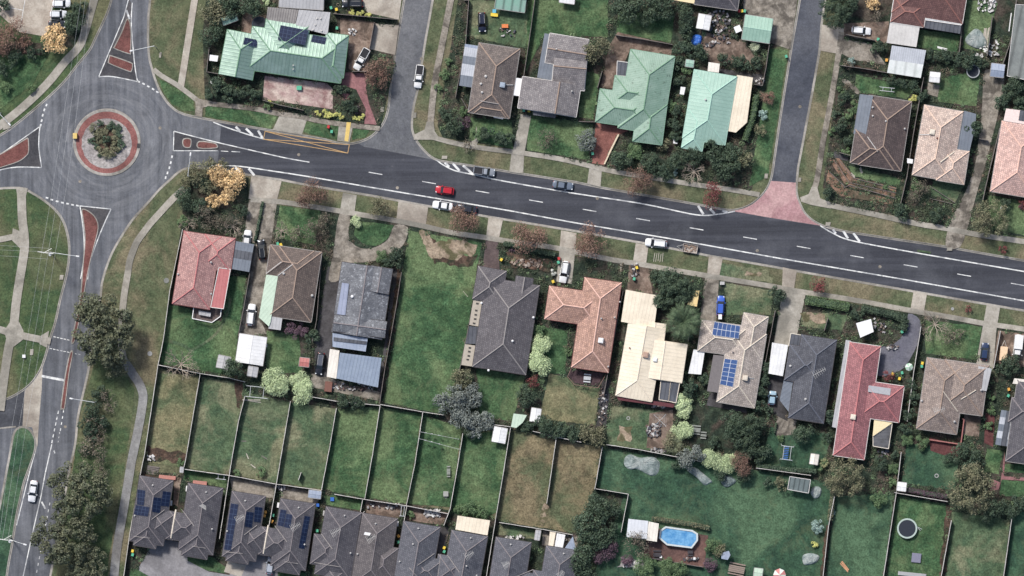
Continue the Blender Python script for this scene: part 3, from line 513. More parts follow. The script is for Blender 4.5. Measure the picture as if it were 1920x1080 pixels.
class House:
    def __init__(s, key, label, mat, blocks, eave=2.5, pitch=22, cap=None, gutter=GUT, wall=WALLM, name='house', cat='house', capw=.3):
        s.key = key; s.bl = []; s.mat = mat; r = random.Random(len(label)+len(blocks))
        cx = sum(b[0][0]+b[1][0] for b in blocks)/(2*len(blocks)); cy = sum(b[0][1]+b[2][1] for b in blocks)/(2*len(blocks)); s.cx, s.cy = cx, cy
        s.root = empty(name, cx, cy); s.o = W(cx, cy); reg(s.root, cat, label=label); 
        if key: HOUSES.append((key, cx, cy))
        roof = MB(); caps = MB(); gut = MB(); wl_ = MB()
        for k, b in enumerate(blocks):
            HPOLY.append([b[0], b[1], (b[1][0]+b[2][0]-b[0][0], b[1][1]+b[2][1]-b[0][1]), b[2]])
            A, B, C = [Vector(W(*p)[:2]) for p in b[:3]]; opt = b[3] if len(b) > 3 else {}
            u = (B-A); v = (C-A)
            # square the parallelogram
            if abs(u.length) >= abs(v.length): ln = u.normalized(); wd = Vector((ln.y, -ln.x)); Lg, Wd = u.length, abs(v.dot(wd)); wd = wd if v.dot(wd) > 0 else -wd; org = A; 
            else: ln = v.normalized(); wd = Vector((ln.y, -ln.x)); Lg, Wd = v.length, abs(u.dot(wd)); wd = wd if u.dot(wd) > 0 else -wd; org = A
            if opt.get('flip'): ln, wd, Lg, Wd = wd, ln, Wd, Lg
            p = math.radians(opt.get('pitch', pitch)+.35*k); ro = opt.get('ro', .5); e = opt.get('eave', eave)+.013*k
            H = .5*Wd*math.tan(p); ins = min(.5*Wd, Lg*.5-.01)
            ends = opt.get('ends', 'hh'); i0 = ins if ends[0] == 'h' else 0; i1 = ins if ends[1] == 'h' else 0
            if ends[0] == 'd': i0 = ins*.35
            if ends[1] == 'd': i1 = ins*.35
            s.bl.append((org, ln, wd, Lg, Wd, H, ro, i0, i1, e))
            P = lambda a, t, z: (*(org+ln*a+wd*t-Vector(s.o[:2])), z)
            r0, r1 = P(i0, ro*Wd, e+H), P(Lg-i1, ro*Wd, e+H); q = [P(0, 0, e), P(Lg, 0, e), P(Lg, Wd, e), P(0, Wd, e)]
            sl = math.hypot(ro*Wd, H); sl2 = math.hypot((1-ro)*Wd, H); f = k*.17
            def face(pts, uv): 
                a, b_, c = (Vector(x) for x in pts[:3])
                if (b_-a).cross(c-a).z < 0: pts, uv = pts[::-1], uv[::-1]
                roof.quad(pts, 0, [(x+f, y+f) for x, y in uv])
            face([q[0], q[1], r1, r0], [(0, 0), (Lg, 0), (Lg-i1, sl), (i0, sl)])
            face([q[3], q[2], r1, r0], [(0, 0), (Lg, 0), (Lg-i1, sl2), (i0, sl2)])
            if i0 > .01: face([q[0], q[3], r0], [(0, 0), (Wd, 0), (ro*Wd, math.hypot(i0, H))])
            else: face([P(.01, 0, e), P(.01, Wd, e), P(.01, ro*Wd, e+H-.01)], [(0, 0), (Wd, 0), (ro*Wd, H)])
            if i1 > .01: face([q[1], q[2], r1], [(0, 0), (Wd, 0), (ro*Wd, math.hypot(i1, H))])
            else: face([P(Lg-.01, 0, e), P(Lg-.01, Wd, e), P(Lg-.01, ro*Wd, e+H-.01)], [(0, 0), (Wd, 0), (ro*Wd, H)])
            for i in range(4): 
                a, b_ = q[i], q[(i+1) % 4]; roof.quad([a, b_, (b_[0], b_[1], e-.12-.003*k), (a[0], a[1], e-.12-.003*k)], 0, [(0, 0)]*4)
                d = (Vector(b_)-Vector(a)); m = (Vector(a)+Vector(b_))/2; n_ = Vector((d.y, -d.x, 0)).normalized(); c0 = (Vector(q[0])+Vector(q[2]))/2
                if n_.dot(m-c0) < 0: n_ = -n_
                m += n_*.05; gut.box((m.x, m.y, e-.07-.002*k), (d.length+.2, .13, .12), math.atan2(d.y, d.x))
            roof.quad([(x[0], x[1], e-.12-.003*k) for x in q[::-1]], 0, [(0, 0)]*4)
            hips = [(r0, r1)]+([(q[0], r0), (q[3], r0)] if i0 > .01 else [])+([(q[1], r1), (q[2], r1)] if i1 > .01 else [])
            for a, b_ in hips:
                if (Vector(a)-Vector(b_)).length > .3: caps.tube((a[0], a[1], a[2]+.0), (b_[0], b_[1], b_[2]+.0), capw/2, n=6)
            w_ = .5+.021*k; c = org+ln*Lg/2+wd*Wd/2-Vector(s.o[:2]); wl_.box((c.x, c.y, (e-.06)/2), (max(.5, Lg-2*w_), max(.5, Wd-2*w_), e-.06), math.atan2(ln.y, ln.x))
        wl_.build('wall', wall, s.root); s.roof = roof.build('roof', mat, s.root); 
        caps.build('ridge_capping', cap or mat, s.roof); gut.build('gutter', gutter, s.roof)
    def z(s, x, y):
        p = Vector(W(x, y)[:2]); best = 0
        for org, ln, wd, L, Wd, H, ro, i0, i1, e in s.bl:
            d = p-org; a = d.dot(ln); t = d.dot(wd)
            if -.05 <= a <= L+.05 and -.05 <= t <= Wd+.05:
                h = min(1, t/(ro*Wd), (Wd-t)/((1-ro)*Wd), a/i0 if i0 > .01 else 1, (L-a)/i1 if i1 > .01 else 1); best = max(best, e+H*max(0, h))
        return best or 2.5
    def loc(s, x, y, z): w = W(x, y); return (w[0]-s.o[0], w[1]-s.o[1], z)
    def normal(s, x, y):
        h = 2; dx = (s.z(x+h, y)-s.z(x-h, y))/(2*h*S); dy = -(s.z(x, y+h)-s.z(x, y-h))/(2*h*S); return Vector((-dx, -dy, 1)).normalized()
    def solar(s, pts, nx, ny, mat=SOL_B, name='solar_panel'):
        mb = MB(); cx = sum(p[0] for p in pts)/4; cy = sum(p[1] for p in pts)/4; z0 = s.z(cx, cy); n = s.normal(cx, cy); c = Vector(s.loc(cx, cy, z0))
        q = []
        for x, y in pts: l = s.loc(x, y, 0); zz = z0-(n.x*(l[0]-c.x)+n.y*(l[1]-c.y))/n.z+.14; q.append(Vector((l[0], l[1], zz)))
        uv = [(0, ny), (nx, ny), (nx, 0), (0, 0)]
        mb.quad([q[3], q[2], q[1], q[0]], 0, [uv[3], uv[2], uv[1], uv[0]])
        for i in range(4): a, b = q[i], q[(i+1) % 4]; mb.quad([a, b, b-Vector((0, 0, .1)), a-Vector((0, 0, .1))], 0, [(0, 0)]*4)
        mb.build(name, mat, s.roof)
    def vents(s, pts, r=.22, mat=VENTW):
        r *= .68
        for x, y in pts:
            mb = MB(); z = s.z(x, y); l = s.loc(x, y, z); mb.tube((l[0], l[1], z-.2), (l[0], l[1], z+.35), r*.8, n=8); mb.tube((l[0], l[1], z+.35), (l[0], l[1], z+.48), r*1.25, r*.6, n=10); mb.build('roof_vent', mat, s.roof)
    def cooler(s, x, y, w=1.0, mat=None, hgt=.7):
        mb = MB(); z = s.z(x, y); l = s.loc(x, y, z); mb.box((l[0], l[1], z+hgt/2-.1), (w, w, hgt), -.15, taper=.92); mb.box((l[0], l[1], z+hgt-.06), (w*.6, w*.6, .08), -.15); mb.build('rooftop_cooler', mat or CREAM2, s.roof)
    def pipe(s, a, b, w=.12, mat=None):
        mb = MB(); n = 6; P = []
        for i in range(n+1): x = a[0]+(b[0]-a[0])*i/n; y = a[1]+(b[1]-a[1])*i/n; P.append(s.loc(x, y, s.z(x, y)+.08))
        for p, q in zip(P, P[1:]): mb.tube(p, q, w, n=5)
        mb.build('roof_flashing', mat or VENTW, s.roof)
    def valley(s, lines, mat=None, w=.1):
        for a, b in lines: s.pipe(a, b, w, mat)
    def aerial(s, x, y, L=2.6, a=.6):
        mb = MB(); z = s.z(x, y); l = s.loc(x, y, z); h = z+2.2; mb.tube((l[0], l[1], z-.1), (l[0], l[1], h), .035, n=5)
        ca, sa = math.cos(a), math.sin(a); mb.tube((l[0]-ca*L/2, l[1]-sa*L/2, h), (l[0]+ca*L/2, l[1]+sa*L/2, h), .05, n=4)
        for i in range(7):
            t = (i/6-.5)*L*.9; e = .95-.08*i; mb.tube((l[0]+ca*t-sa*e, l[1]+sa*t+ca*e, h), (l[0]+ca*t+sa*e, l[1]+sa*t-ca*e, h), .04, n=4)
        mb.build('aerial', ANTM, s.roof)
    def flat(s, name, pts, mat, z=2.3, tilt=(0, 0), posts=True, parent=None, th=.1, edge=None):
        return slab(name, pts, mat, z, tilt, posts, s.root, s.o, th, edge)
def slab(name, pts, mat, z, tilt, posts, parent, o, th=.1, edge=None, label=None):
    q = [(W(*p)[0]-o[0], W(*p)[1]-o[1]) for p in pts]; q = ccw(q); c = (sum(p[0] for p in q)/len(q), sum(p[1] for p in q)/len(q))
    zz = lambda p: z+tilt[0]*(p[0]-c[0])+tilt[1]*(p[1]-c[1])
    mb = MB(); ang = math.atan2(q[1][1]-q[0][1], q[1][0]-q[0][0]); ca, sa = math.cos(ang), math.sin(ang); uv = [(p[0]*ca+p[1]*sa, -p[0]*sa+p[1]*ca) for p in q]
    mb.quad([(*p, zz(p)) for p in q], 0, uv); mb.quad([(*p, zz(p)-th) for p in q[::-1]], 0, uv)
    for i in range(len(q)): a, b = q[i], q[(i+1) % len(q)]; mb.quad([(*a, zz(a)-th), (*b, zz(b)-th), (*b, zz(b)), (*a, zz(a))], 0, [(0, 0)]*4)
    ob = mb.build(name, mat, parent)
    if edge:
        eb = MB()
        for i in range(len(q)): a, b = q[i], q[(i+1) % len(q)]; eb.tube((*a, zz(a)+.02), (*b, zz(b)+.02), .1, n=4)
        eb.build('edge_trim', edge, ob)
    if posts:
        for p in q:
            pb = MB(); d = (c[0]-p[0], c[1]-p[1]); L = math.hypot(*d) or 1; x, y = p[0]+d[0]/L*.25, p[1]+d[1]/L*.25
            pb.box((x, y, (zz(p)-th)/2-.02), (.1, .1, zz(p)-th-.02)); pb.build('post', POSTM, ob if parent is not None else None)
    return ob
CREAM2 = plain('cooler_plastic', (214, 204, 186), .6)
# --- roof coverings
T_BROWN = tile_mat('brown_roof_tile', (104, 92, 88), (122, 108, 100)); T_GREY = tile_mat('grey_roof_tile', (122, 116, 118), (140, 134, 134), grain=.3)
T_DKBR = tile_mat('dark_brown_roof_tile', (92, 76, 74), (104, 86, 82)); T_PEACH = tile_mat('peach_roof_tile', (190, 160, 142), (206, 178, 158)); T_SALM = tile_mat('salmon_roof_tile', (208, 156, 140), (218, 168, 152))
T_RED = tile_mat('salmon_red_roof_tile', (190, 132, 124), (178, 118, 112)); T_MBR = tile_mat('red_brown_roof_tile', (122, 76, 72), (134, 86, 80)); T_BRN2 = tile_mat('umber_roof_tile', (104, 88, 80), (116, 98, 88), grain=.25)
T_SLATE = tile_mat('slate_roof_tile', (92, 88, 94), (102, 98, 104), grain=.2); T_ORNG = tile_mat('terracotta_roof_tile', (196, 140, 116), (176, 124, 100)); T_BEIGE = tile_mat('beige_roof_tile', (168, 152, 138), (184, 168, 154)); T_BLUEG = tile_mat('blue_grey_roof_tile', (78, 82, 94), (88, 92, 104), grain=.22)
T_ROSE = tile_mat('rose_red_roof_tile', (176, 98, 102), (164, 88, 94)); T_TAN = tile_mat('tan_roof_tile', (142, 122, 110), (156, 136, 124)); T_CHAR = tile_mat('charcoal_roof_tile', (92, 90, 98), (82, 80, 90), grain=.2); T_CHAR2 = tile_mat('blue_charcoal_roof_tile', (86, 90, 102), (96, 98, 110), grain=.2)
M_GREEN = metal_mat('green_roof_metal', (136, 178, 150), (154, 192, 168), .4, spec=1.0, rib=.8, met=.55); M_SAGE = metal_mat('sage_roof_metal', (112, 156, 128), (128, 168, 142), .5, rib=.4, amt=.2, spot=(78, 100, 84)); M_MINT = metal_mat('mint_roof_metal', (132, 184, 160), (142, 192, 168), .5, rib=.8, amt=.08)
M_CREAM = metal_mat('cream_roof_metal', (232, 212, 176), (220, 200, 164), .45, rib=.8, amt=.08); M_LICHEN = metal_mat('weathered_grey_roof', (82, 86, 96), (104, 108, 116), .6, rib=.4, amt=.1, spot=(160, 164, 170), grain=.35)
M_BLUE = metal_mat('blue_grey_metal', (130, 148, 178), (146, 162, 188), .45, amt=.08); M_GREYB = metal_mat('slate_blue_metal', (98, 110, 126), (108, 120, 136), .5, amt=.1); M_WHITE = metal_mat('white_metal', (222, 222, 220), (208, 208, 206), .5, amt=.08)
M_LGREEN = metal_mat('pale_green_metal', (176, 206, 174), (166, 196, 164), .5, amt=.08); M_REDM = metal_mat('bright_red_metal', (202, 84, 84), (206, 96, 94), .5, amt=.08); M_GREY = metal_mat('light_grey_metal', (170, 170, 172), (158, 158, 160), .5, amt=.12); M_DKP = metal_mat('dark_polycarbonate', (70, 74, 84), (84, 88, 98), .4, rib=.9, amt=.3)
M_SHEDG = metal_mat('shed_green_metal', (124, 178, 150), (136, 188, 160), .5, amt=.1); M_YEL = plain('yellow_sail_cloth', (226, 206, 158), .7); M_TRANS = metal_mat('clear_corrugated', (178, 184, 194), (164, 170, 180), .35, rib=.5, amt=.15)
CAP_G = plain('green_capping', (110, 150, 120), .5); CAP_T = plain('tan_capping', (156, 132, 116), .7); CAP_GR = plain('grey_capping', (142, 136, 134), .7); CAP_P = plain('peach_capping', (222, 190, 168), .7); CAP_R = plain('red_capping', (190, 112, 112), .7); CAP_M = plain('mint_capping', (158, 200, 182), .5); CAP_W = plain('pale_capping', (206, 194, 176), .7); CAP_C = plain('charcoal_capping', (128, 120, 122), .7); CAP_B = plain('slate_blue_capping', (98, 102, 114), .7); CAP_CR = plain('cream_capping', (222, 208, 186), .6); CAP_S = plain('salmon_capping', (222, 176, 158), .7); CAP_BR = plain('maroon_capping', (150, 98, 88), .7)
GUTW = plain('white_gutter', (214, 210, 204), .5); GUTR = plain('maroon_gutter', (120, 70, 66), .5); GUTD = plain('dark_gutter', (70, 66, 68), .5)
# --- north side
h = House('green and white roof', 'large ribbed green metal roof, pale on its upper slopes, with three solar panel groups', M_GREEN, [((427, 56), (490, 68), (411, 139), {'ends': 'hg'}), ((474, 50), (651, 76), (463, 131), {}), ((500, 36), (582, 49), (487, 118), {'ends': 'hh', 'flip': False}), ((612, 62), (654, 70), (602, 142), {'ends': 'hh'})], cap=CAP_G, pitch=23, gutter=plain('green_gutter', (84, 128, 96), .5))
h.solar([(527, 48), (579, 58), (573, 86), (522, 76)], 7, 4, SOL_D); h.solar([(460, 71), (485, 76), (482, 89), (457, 84)], 4, 2, SOL_D); h.solar([(587, 66), (613, 71), (610, 84), (584, 79)], 4, 2, SOL_D); h.vents([(551, 124), (551, 131)])
h.flat('pergola_roof', [(503, 14), (560, 19), (554, 47), (500, 38)], metal_mat('lattice_shade', (128, 122, 118), (112, 106, 104), .7, rib=.55, amt=.45), 2.6); h.flat('flat_roof', [(561, 19), (620, 24), (615, 66), (583, 58), (555, 47)], M_GREY, 2.75); 
for x, y in ((595, 36), (602, 36), (592, 48), (588, 57), (604, 59)): h.vents([(x, y)], .3)
h = House('grey roofed house at top edge', 'house with plain light grey metal roof cut by the top edge of the photo', M_GREY, [((529, -60), (612, -54), (527, 14), {'ends': 'gg', 'pitch': 6})]); 
h = House('brown tiled house by side street', 'brown tiled hip roof house with a striped carport along its left side', T_BROWN, [((898, 81), (975, 93), (878, 211), {}), ((893, 190), (952, 199), (889, 212), {'pitch': 28})], cap=CAP_T)
h.vents([(902, 158), (904, 174)], .35, VENTW); h.cooler(942, 160, 1.2, plain('cooler_blue_grey', (150, 164, 180))); h.pipe((947, 160), (962, 160)); h.pipe((900, 190), (936, 196), .14, CAP_GR); h.vents([(911, 144)], .4)
for i, mt in enumerate((M_BLUE, M_TRANS, M_GREYB, M_TRANS, M_GREYB)):
    t0, t1 = (0, .07, .28, .47, .74, 1)[i], (0, .07, .28, .47, .74, 1)[i+1]; L_ = lambda t: (872-11*t, 83+78*t); R2 = lambda t: (899-12*t, 87+78*t)
    h.flat('carport_sheet', [L_(t0), R2(t0), R2(t1), L_(t1)], mt, 2.35, posts=i in (1, 4))
h.flat('breezeway_roof', [(964, 146), (979, 148), (975, 181), (960, 179)], WHITE, 2.4); h.flat('awning', [(924, 217), (945, 221), (943, 224), (926, 221)], WHITE, 2.2, posts=False)
h = House('grey gabled house', 'grey tiled house of two gabled wings with a blue-grey verandah in the inner corner', T_GREY, [((1031, 63), (1104, 75), (1022, 118), {'ends': 'gg', 'ro': .52}), ((1040, 100), (1101, 109), (1034, 165), {'ends': 'gg', 'flip': True, 'ro': .38}), ((980, 144), (1089, 161), (971, 203), {'ends': 'gg', 'flip': True, 'ro': .64, 'pitch': 14})], cap=CAP_T, pitch=20, gutter=GUTW)
h.vents([(1043, 93), (1072, 172)], .25); h.flat('verandah_roof', [(1021, 63), (1031, 65), (1024, 114), (1041, 117), (1036, 152), (1007, 146)], M_GREYB, 2.35, posts=False); h.flat('porch_frame', [(1000, 206), (1043, 212), (1041, 222), (999, 216)], M_DKP, 2.3)
h = House('sage green house', 'sage green house with streaked roof stepping out left above a red brick drive', M_SAGE, [((1182, 93), (1265, 106), (1158, 240), {}), ((1125, 167), (1222, 181), (1117, 229), {}), ((1153, 142), (1225, 153), (1146, 196), {}), ((1196, 190), (1250, 199), (1186, 265), {})], cap=CAP_G, pitch=21, gutter=plain('sage_gutter', (120, 158, 134), .5))
h.flat('pergola_roof', [(1157, 115), (1179, 118), (1175, 144), (1156, 142)], M_DKP, 2.3, edge=GUTW)
h = House('mint green house', 'smooth mint green metal hip roof house with long cream verandah on its right', M_MINT, [((1301, 131), (1381, 143), (1279, 259), {}), ((1291, 205), (1330, 211), (1277, 277), {})], cap=CAP_M, pitch=20, gutter=plain('mint_gutter', (150, 190, 172), .5))
h.flat('verandah_roof', [(1381, 141), (1411, 146), (1400, 230), (1379, 249), (1363, 246)], M_CREAM, 2.35, posts=True); h.flat('porch_roof', [(1328, 117), (1349, 120), (1347, 137), (1326, 134)], CREAM, 2.3); h.vents([(1322, 188)], .3); h.flat('gas_heater_cover', [(1262, 259), (1271, 260), (1270, 270), (1262, 269)], WHITE, 1.1)
h = House('charcoal house at top edge', 'charcoal tiled house with cream end panel at the top edge above the sheds', T_CHAR, [((1311, -60), (1392, -48), (1310, 10), {'ends': 'gh'})], cap=CAP_C); h.flat('verandah_roof', [(1264, -10), (1311, -6), (1309, 9), (1262, 1)], M_YEL, 2.5, posts=False)
h = House('red-brown tiled house', 'red-brown tiled house at the top right with white carport and glazed pergola below', T_MBR, [((1688, -80), (1820, -58), (1672, 24), {}), ((1730, -62), (1812, -48), (1718, 28), {}), ((1676, -4), (1738, 6), (1669, 42), {'flip': False})], cap=CAP_BR, pitch=21, gutter=GUTW)
h.flat('carport_roof', [(1668, 41), (1724, 47), (1717, 89), (1661, 81)], metal_mat('chalky_white_metal', (196, 192, 186), (182, 178, 172), .6, amt=.05), 2.4); h.flat('pergola_roof', [(1727, 25), (1803, 37), (1801, 48), (1726, 37)], M_TRANS, 2.45, posts=False, edge=GUTW); h.flat('pergola_roof', [(1726, 38), (1801, 49), (1799, 64), (1725, 52)], M_DKP, 2.35)
h = House('dark brown tiled house', 'dark brown tiled hip roof house with a slate verandah on its upper left side', T_DKBR, [((1628, 179), (1708, 193), (1608, 309), {}), ((1603, 243), (1684, 256), (1590, 305), {})], cap=CAP_T, pitch=22); h.flat('verandah_roof', [(1611, 177), (1636, 180), (1622, 255), (1599, 251)], M_GREYB, 2.75, (0.12, 0), posts=False)
h.vents([(1659, 228), (1635, 202), (1635, 218), (1695, 242)], .28); h.valley([((1625, 257), (1644, 285))], VENTW)
h = House('peach tiled house', 'speckled peach tiled house between the dark brown one and the long gravel drive', T_PEACH, [((1732, 197), (1805, 209), (1709, 328), {}), ((1764, 276), (1816, 284), (1754, 338), {})], cap=CAP_P, pitch=22)
h.flat('verandah_roof', [(1806, 208), (1829, 214), (1827, 240), (1816, 286), (1793, 283)], M_GREYB, 2.3); h.cooler(1746, 248, 1.2); h.pipe((1722, 253), (1741, 253)); h.valley([((1761, 305), (1788, 285))], CAP_W, .16); h.vents([(1755, 260)], .25, plain('rust_vent', (120, 70, 60)))
h = House('salmon house at right edge', 'salmon tiled house cut by the right edge with a pale metal front panel', T_SALM, [((1877, 227), (1962, 240), (1855, 359), {}), ((1905, 270), (1990, 283), (1893, 352), {})], cap=CAP_S, pitch=22); h.flat('carport_roof', [(1885, 204), (1950, 212), (1946, 238), (1880, 227)], plain('pinkish_sheet', (224, 204, 196), .5), 2.6, posts=False); h.flat('skylight', [(1911, 207), (1930, 210), (1927, 229), (1908, 226)], M_DKP, 2.72, posts=False)
# --- south side
h = House('salmon red house', 'salmon red tiled corner house with a brighter red metal strip on its right', T_RED, [((346, 433), (416, 444), (324, 569), {}), ((385, 439), (442, 448), (376, 502), {})], cap=CAP_R, pitch=21, gutter=GUTR)
h.flat('verandah_roof', [(411, 502), (433, 505), (420, 579), (396, 576)], M_REDM, 2.75, (0, 0), posts=False, edge=GUTW); h.vents([(335, 514), (397, 492), (397, 551)], .28)
for i, (a, b, mt) in enumerate(((0, .3, M_GREYB), (.3, .6, M_DKP), (.6, 1, M_GREYB))):
    h.flat('carport_sheet', [(442-9*a, 452+52*a), (477-9*a, 458+52*a), (477-9*b, 458+52*b), (442-9*b, 452+52*b)], mt, 2.3, posts=i != 1)
h.flat('deck', [(365, 575), (362, 597), (398, 603), (413, 593), (415, 579)], plain('deck_timber', (96, 82, 78), .8, grain=.2), .6, posts=False)
rb = MB(); pr = [(364, 576), (361, 597), (398, 604.5), (414, 593), (415.5, 579)]
for a, b in zip(pr, pr[1:]): rb.tube(h.loc(*a, 1.6), h.loc(*b, 1.6), .12, n=4); rb.tube(h.loc(*a, 1.1), h.loc(*b, 1.1), .05, n=4)
for a in pr: rb.tube(h.loc(*a, 0), h.loc(*a, 1.65), .06, n=4)
rb.build('railing', plain('white_rail', (225, 225, 222), .5), h.root); h.flat('patio_table', [(373, 582), (396, 586), (395, 594), (373, 590)], M_GREY, 1.4, posts=True)
h = House('umber tiled house', 'umber brown tiled house with a pale green metal verandah on its left side', T_BRN2, [((524, 461), (604, 473), (504, 592), {}), ((508, 459), (590, 471), (499, 514), {})], cap=CAP_T, pitch=21)
h.flat('verandah_roof', [(500, 515), (522, 518), (508, 604), (505, 612), (486, 595)], M_LGREEN, 2.72, (.1, 0), posts=False); h.flat('porch_roof', [(507, 593), (530, 597), (527, 619), (504, 616)], M_GREY, 2.5); h.vents([(533, 513), (586, 554)], .35); h.valley([((500, 513), (529, 491)), ((522, 517), (551, 495))], VENTW, .13)
h = House('lichened grey roof', 'low gabled dark grey roof blotched with pale lichen, beside the vacant grass lot', M_LICHEN, [((642, 491), (737, 503), (622, 622), {'ends': 'gg', 'pitch': 9}), ((628, 590), (726, 603), (623, 620), {'ends': 'gg', 'pitch': 12, 'eave': 3.0}), ((696, 498), (737, 503), (688, 545), {'ends': 'gg', 'pitch': 8, 'eave': 3.0})], cap=CAP_C, gutter=GUTD)
h.flat('skillion_roof', [(642, 530), (655, 532), (648, 591), (632, 589)], metal_mat('lilac_blue_metal', (128, 140, 174), (138, 150, 182), .45), 3.0, (0.1, 0), posts=False)
h.vents([(661, 556)], .4, WHITE); h.flat('carport_roof', [(624, 624), (690, 634), (686, 659), (624, 650)], M_BLUE, 2.4); h.flat('skylight', [(626, 632), (688, 640), (687, 646), (626, 639)], M_DKP, 2.56, posts=False)
h = House('slate grey hip house', 'large slate grey hip roof house with a beige strip pergola along its left side', T_SLATE, [((912, 520), (1012, 534), (886, 687), {}), ((897, 499), (950, 508), (886, 560), {}), ((968, 517), (1000, 522), (958, 575), {'ends': 'gh'})], cap=CAP_GR, pitch=22, gutter=GUTD)
h.flat('side_deck', [(888, 560), (905, 562), (897, 612), (880, 609)], plain('beige_deck', (170, 160, 144), .8), 2.2, posts=False); h.flat('pergola_roof', [(880, 611), (897, 613), (893, 645), (873, 644)], M_DKP, 2.1, posts=False); h.flat('side_deck', [(872, 645), (893, 648), (886, 687), (865, 684)], plain('beige_deck', (0, 0, 0)), 2.2, posts=False)
for x, y in ((895, 569), (893, 582), (892, 590), (891, 598), (889, 606), (881, 652), (880, 659), (879, 667), (877, 674)):
    sb = MB(); l = h.loc(x, y, 2.23); sb.box(l, (.55, .35, .12), -.15); sb.build('deck_planter', plain('planter_dark', (60, 58, 54)), h.root)
h.vents([(961, 639), (1000, 595), (916, 694), (903, 568)], .32, WHITE)
h = House('terracotta tiled house', 'terracotta tiled L-shaped house with a railed timber deck at its lower end', T_ORNG, [((1096, 520), (1165, 531), (1071, 688), {}), ((1030, 536), (1130, 551), (1022, 598), {})], cap=CAP_S, pitch=21, gutter=GUTR)
h.cooler(1126, 638, 1.2, WHITE); h.vents([(1127, 597), (1162, 566), (1152, 595), (1140, 687)], .25, VENTW); rb = MB(); pr = [(1071, 690), (1064, 706), (1077, 721), (1121, 727), (1136, 702)]
for a, b in zip(pr, pr[1:]): rb.tube(h.loc(*a, 1.2), h.loc(*b, 1.2), .07, n=4); rb.tube(h.loc(*a, .8), h.loc(*b, .8), .04, n=4)
for a in pr: rb.tube(h.loc(*a, 0), h.loc(*a, 1.25), .06, n=4)
rb.build('railing', plain('timber_rail', (132, 96, 88), .7), h.root)
h = House('cream metal house', 'long cream metal roofed house with separate cream carport at its upper end', M_CREAM, [((1178, 605), (1246, 615), (1154, 741), {'ends': 'gh', 'pitch': 12}), ((1206, 634), (1288, 646), (1197, 706), {'ends': 'gg', 'pitch': 5.5, 'flip': True, 'eave': 2.62}), ((1209, 603), (1248, 609), (1203, 650), {'ends': 'gg', 'pitch': 5, 'eave': 2.56})], cap=CAP_CR, pitch=14, gutter=plain('cream_gutter', (200, 188, 168), .5))
h.flat('carport_roof', [(1173, 543), (1199, 548), (1194, 608), (1164, 603)], M_CREAM, 2.7, (.045, 0)); h.flat('carport_roof', [(1199, 548), (1234, 554), (1226, 615), (1194, 608)], M_CREAM, 2.7, (-.045, 0)); h.cooler(1210, 665, 1.25, plain('tan_cooler', (176, 144, 124))); h.cooler(1228, 674, .9, WHITE, .5); h.vents([(1180, 652)], .22, plain('rust_vent', (0, 0, 0)))
h.flat('verandah_roof', [(1239, 711), (1257, 713), (1253, 752), (1235, 749)], M_DKP, 2.4, edge=CAP_CR, posts=True); h.flat('verandah_roof', [(1257, 713), (1274, 717), (1267, 755), (1253, 752)], M_DKP, 2.4, edge=CAP_CR); h.flat('verandah_edge', [(1155, 742), (1265, 757), (1262, 764), (1160, 750)], plain('maroon_awning', (96, 44, 50), .7), 2.1, posts=False)
h = House('beige solar house', 'beige tiled house carrying two grids of blue solar panels', T_BEIGE, [((1366, 615), (1437, 625), (1343, 753), {}), ((1394, 586), (1440, 593), (1380, 665), {}), ((1315, 600), (1405, 612), (1297, 656), {})], cap=CAP_W, pitch=21)
h.solar([(1339, 603), (1387, 611), (1384, 635), (1334, 628)], 6, 2); h.solar([(1358, 672), (1382, 675), (1373, 725), (1349, 720)], 2, 6); h.cooler(1396, 708, 1.2, CAP_W); h.vents([(1373, 660)], .25, CAP_C); h.pipe((1400, 708), (1412, 709)); h.flat('skillion_roof', [(1337, 665), (1357, 667), (1345, 736), (1325, 733)], plain('drab_grey_sheet', (112, 106, 106), .7), 2.55, posts=False)
h.flat('carport_roof', [(1300, 655), (1321, 658), (1314, 702), (1290, 700)], M_WHITE, 2.2)
h = House('blue-slate house', 'blue-grey tiled house with white flat carport at its left shoulder', T_BLUEG, [((1502, 627), (1568, 638), (1477, 783), {}), ((1480, 646), (1550, 657), (1469, 712), {})], cap=CAP_B, pitch=21, gutter=GUTD)
h.flat('carport_roof', [(1447, 642), (1477, 647), (1467, 705), (1440, 700)], M_WHITE, 2.45); h.flat('entry_frame', [(1482, 625), (1502, 628), (1498, 651), (1478, 648)], M_DKP, 2.3, edge=CREAM2); h.aerial(1534, 697, 3.2, .5); h.vents([(1481, 686), (1509, 748)], .35); h.flat('verandah_roof', [(1469, 712), (1486, 715), (1478, 772), (1461, 750)], M_GREYB, 2.2, posts=False)
h = House('rose-red house', 'rose-red tiled house with a wing to the right and a curved grey driveway above', T_ROSE, [((1592, 641), (1650, 651), (1561, 853), {}), ((1618, 713), (1694, 724), (1609, 781), {})], cap=CAP_R, pitch=21, gutter=GUTW)
h.solar([(1627, 722), (1669, 728), (1667, 741), (1626, 734)], 6, 1, plain('grey_solar_collector', (150, 152, 158), .3)); h.cooler(1598, 781, 1.2); h.flat('side_verandah', [(1585, 637), (1595, 639), (1567, 802), (1559, 800)], M_GREY, 2.4, posts=False); h.flat('shade_sail', [(1638, 787), (1673, 792), (1635, 818)], M_YEL, 2.3)
h.flat('cage_roof', [(1672, 794), (1665, 841), (1636, 836), (1636, 818)], metal_mat('fly_screen', (52, 52, 56), (84, 86, 92), .6, amt=.1), 2.0, edge=CREAM2)
h = House('tan tiled house', 'tan tiled house of two joined hips with pale carport, below a navy car', T_TAN, [((1737, 670), (1812, 682), (1717, 803), {}), ((1770, 674), (1853, 687), (1757, 768), {})], cap=CAP_T, pitch=21)
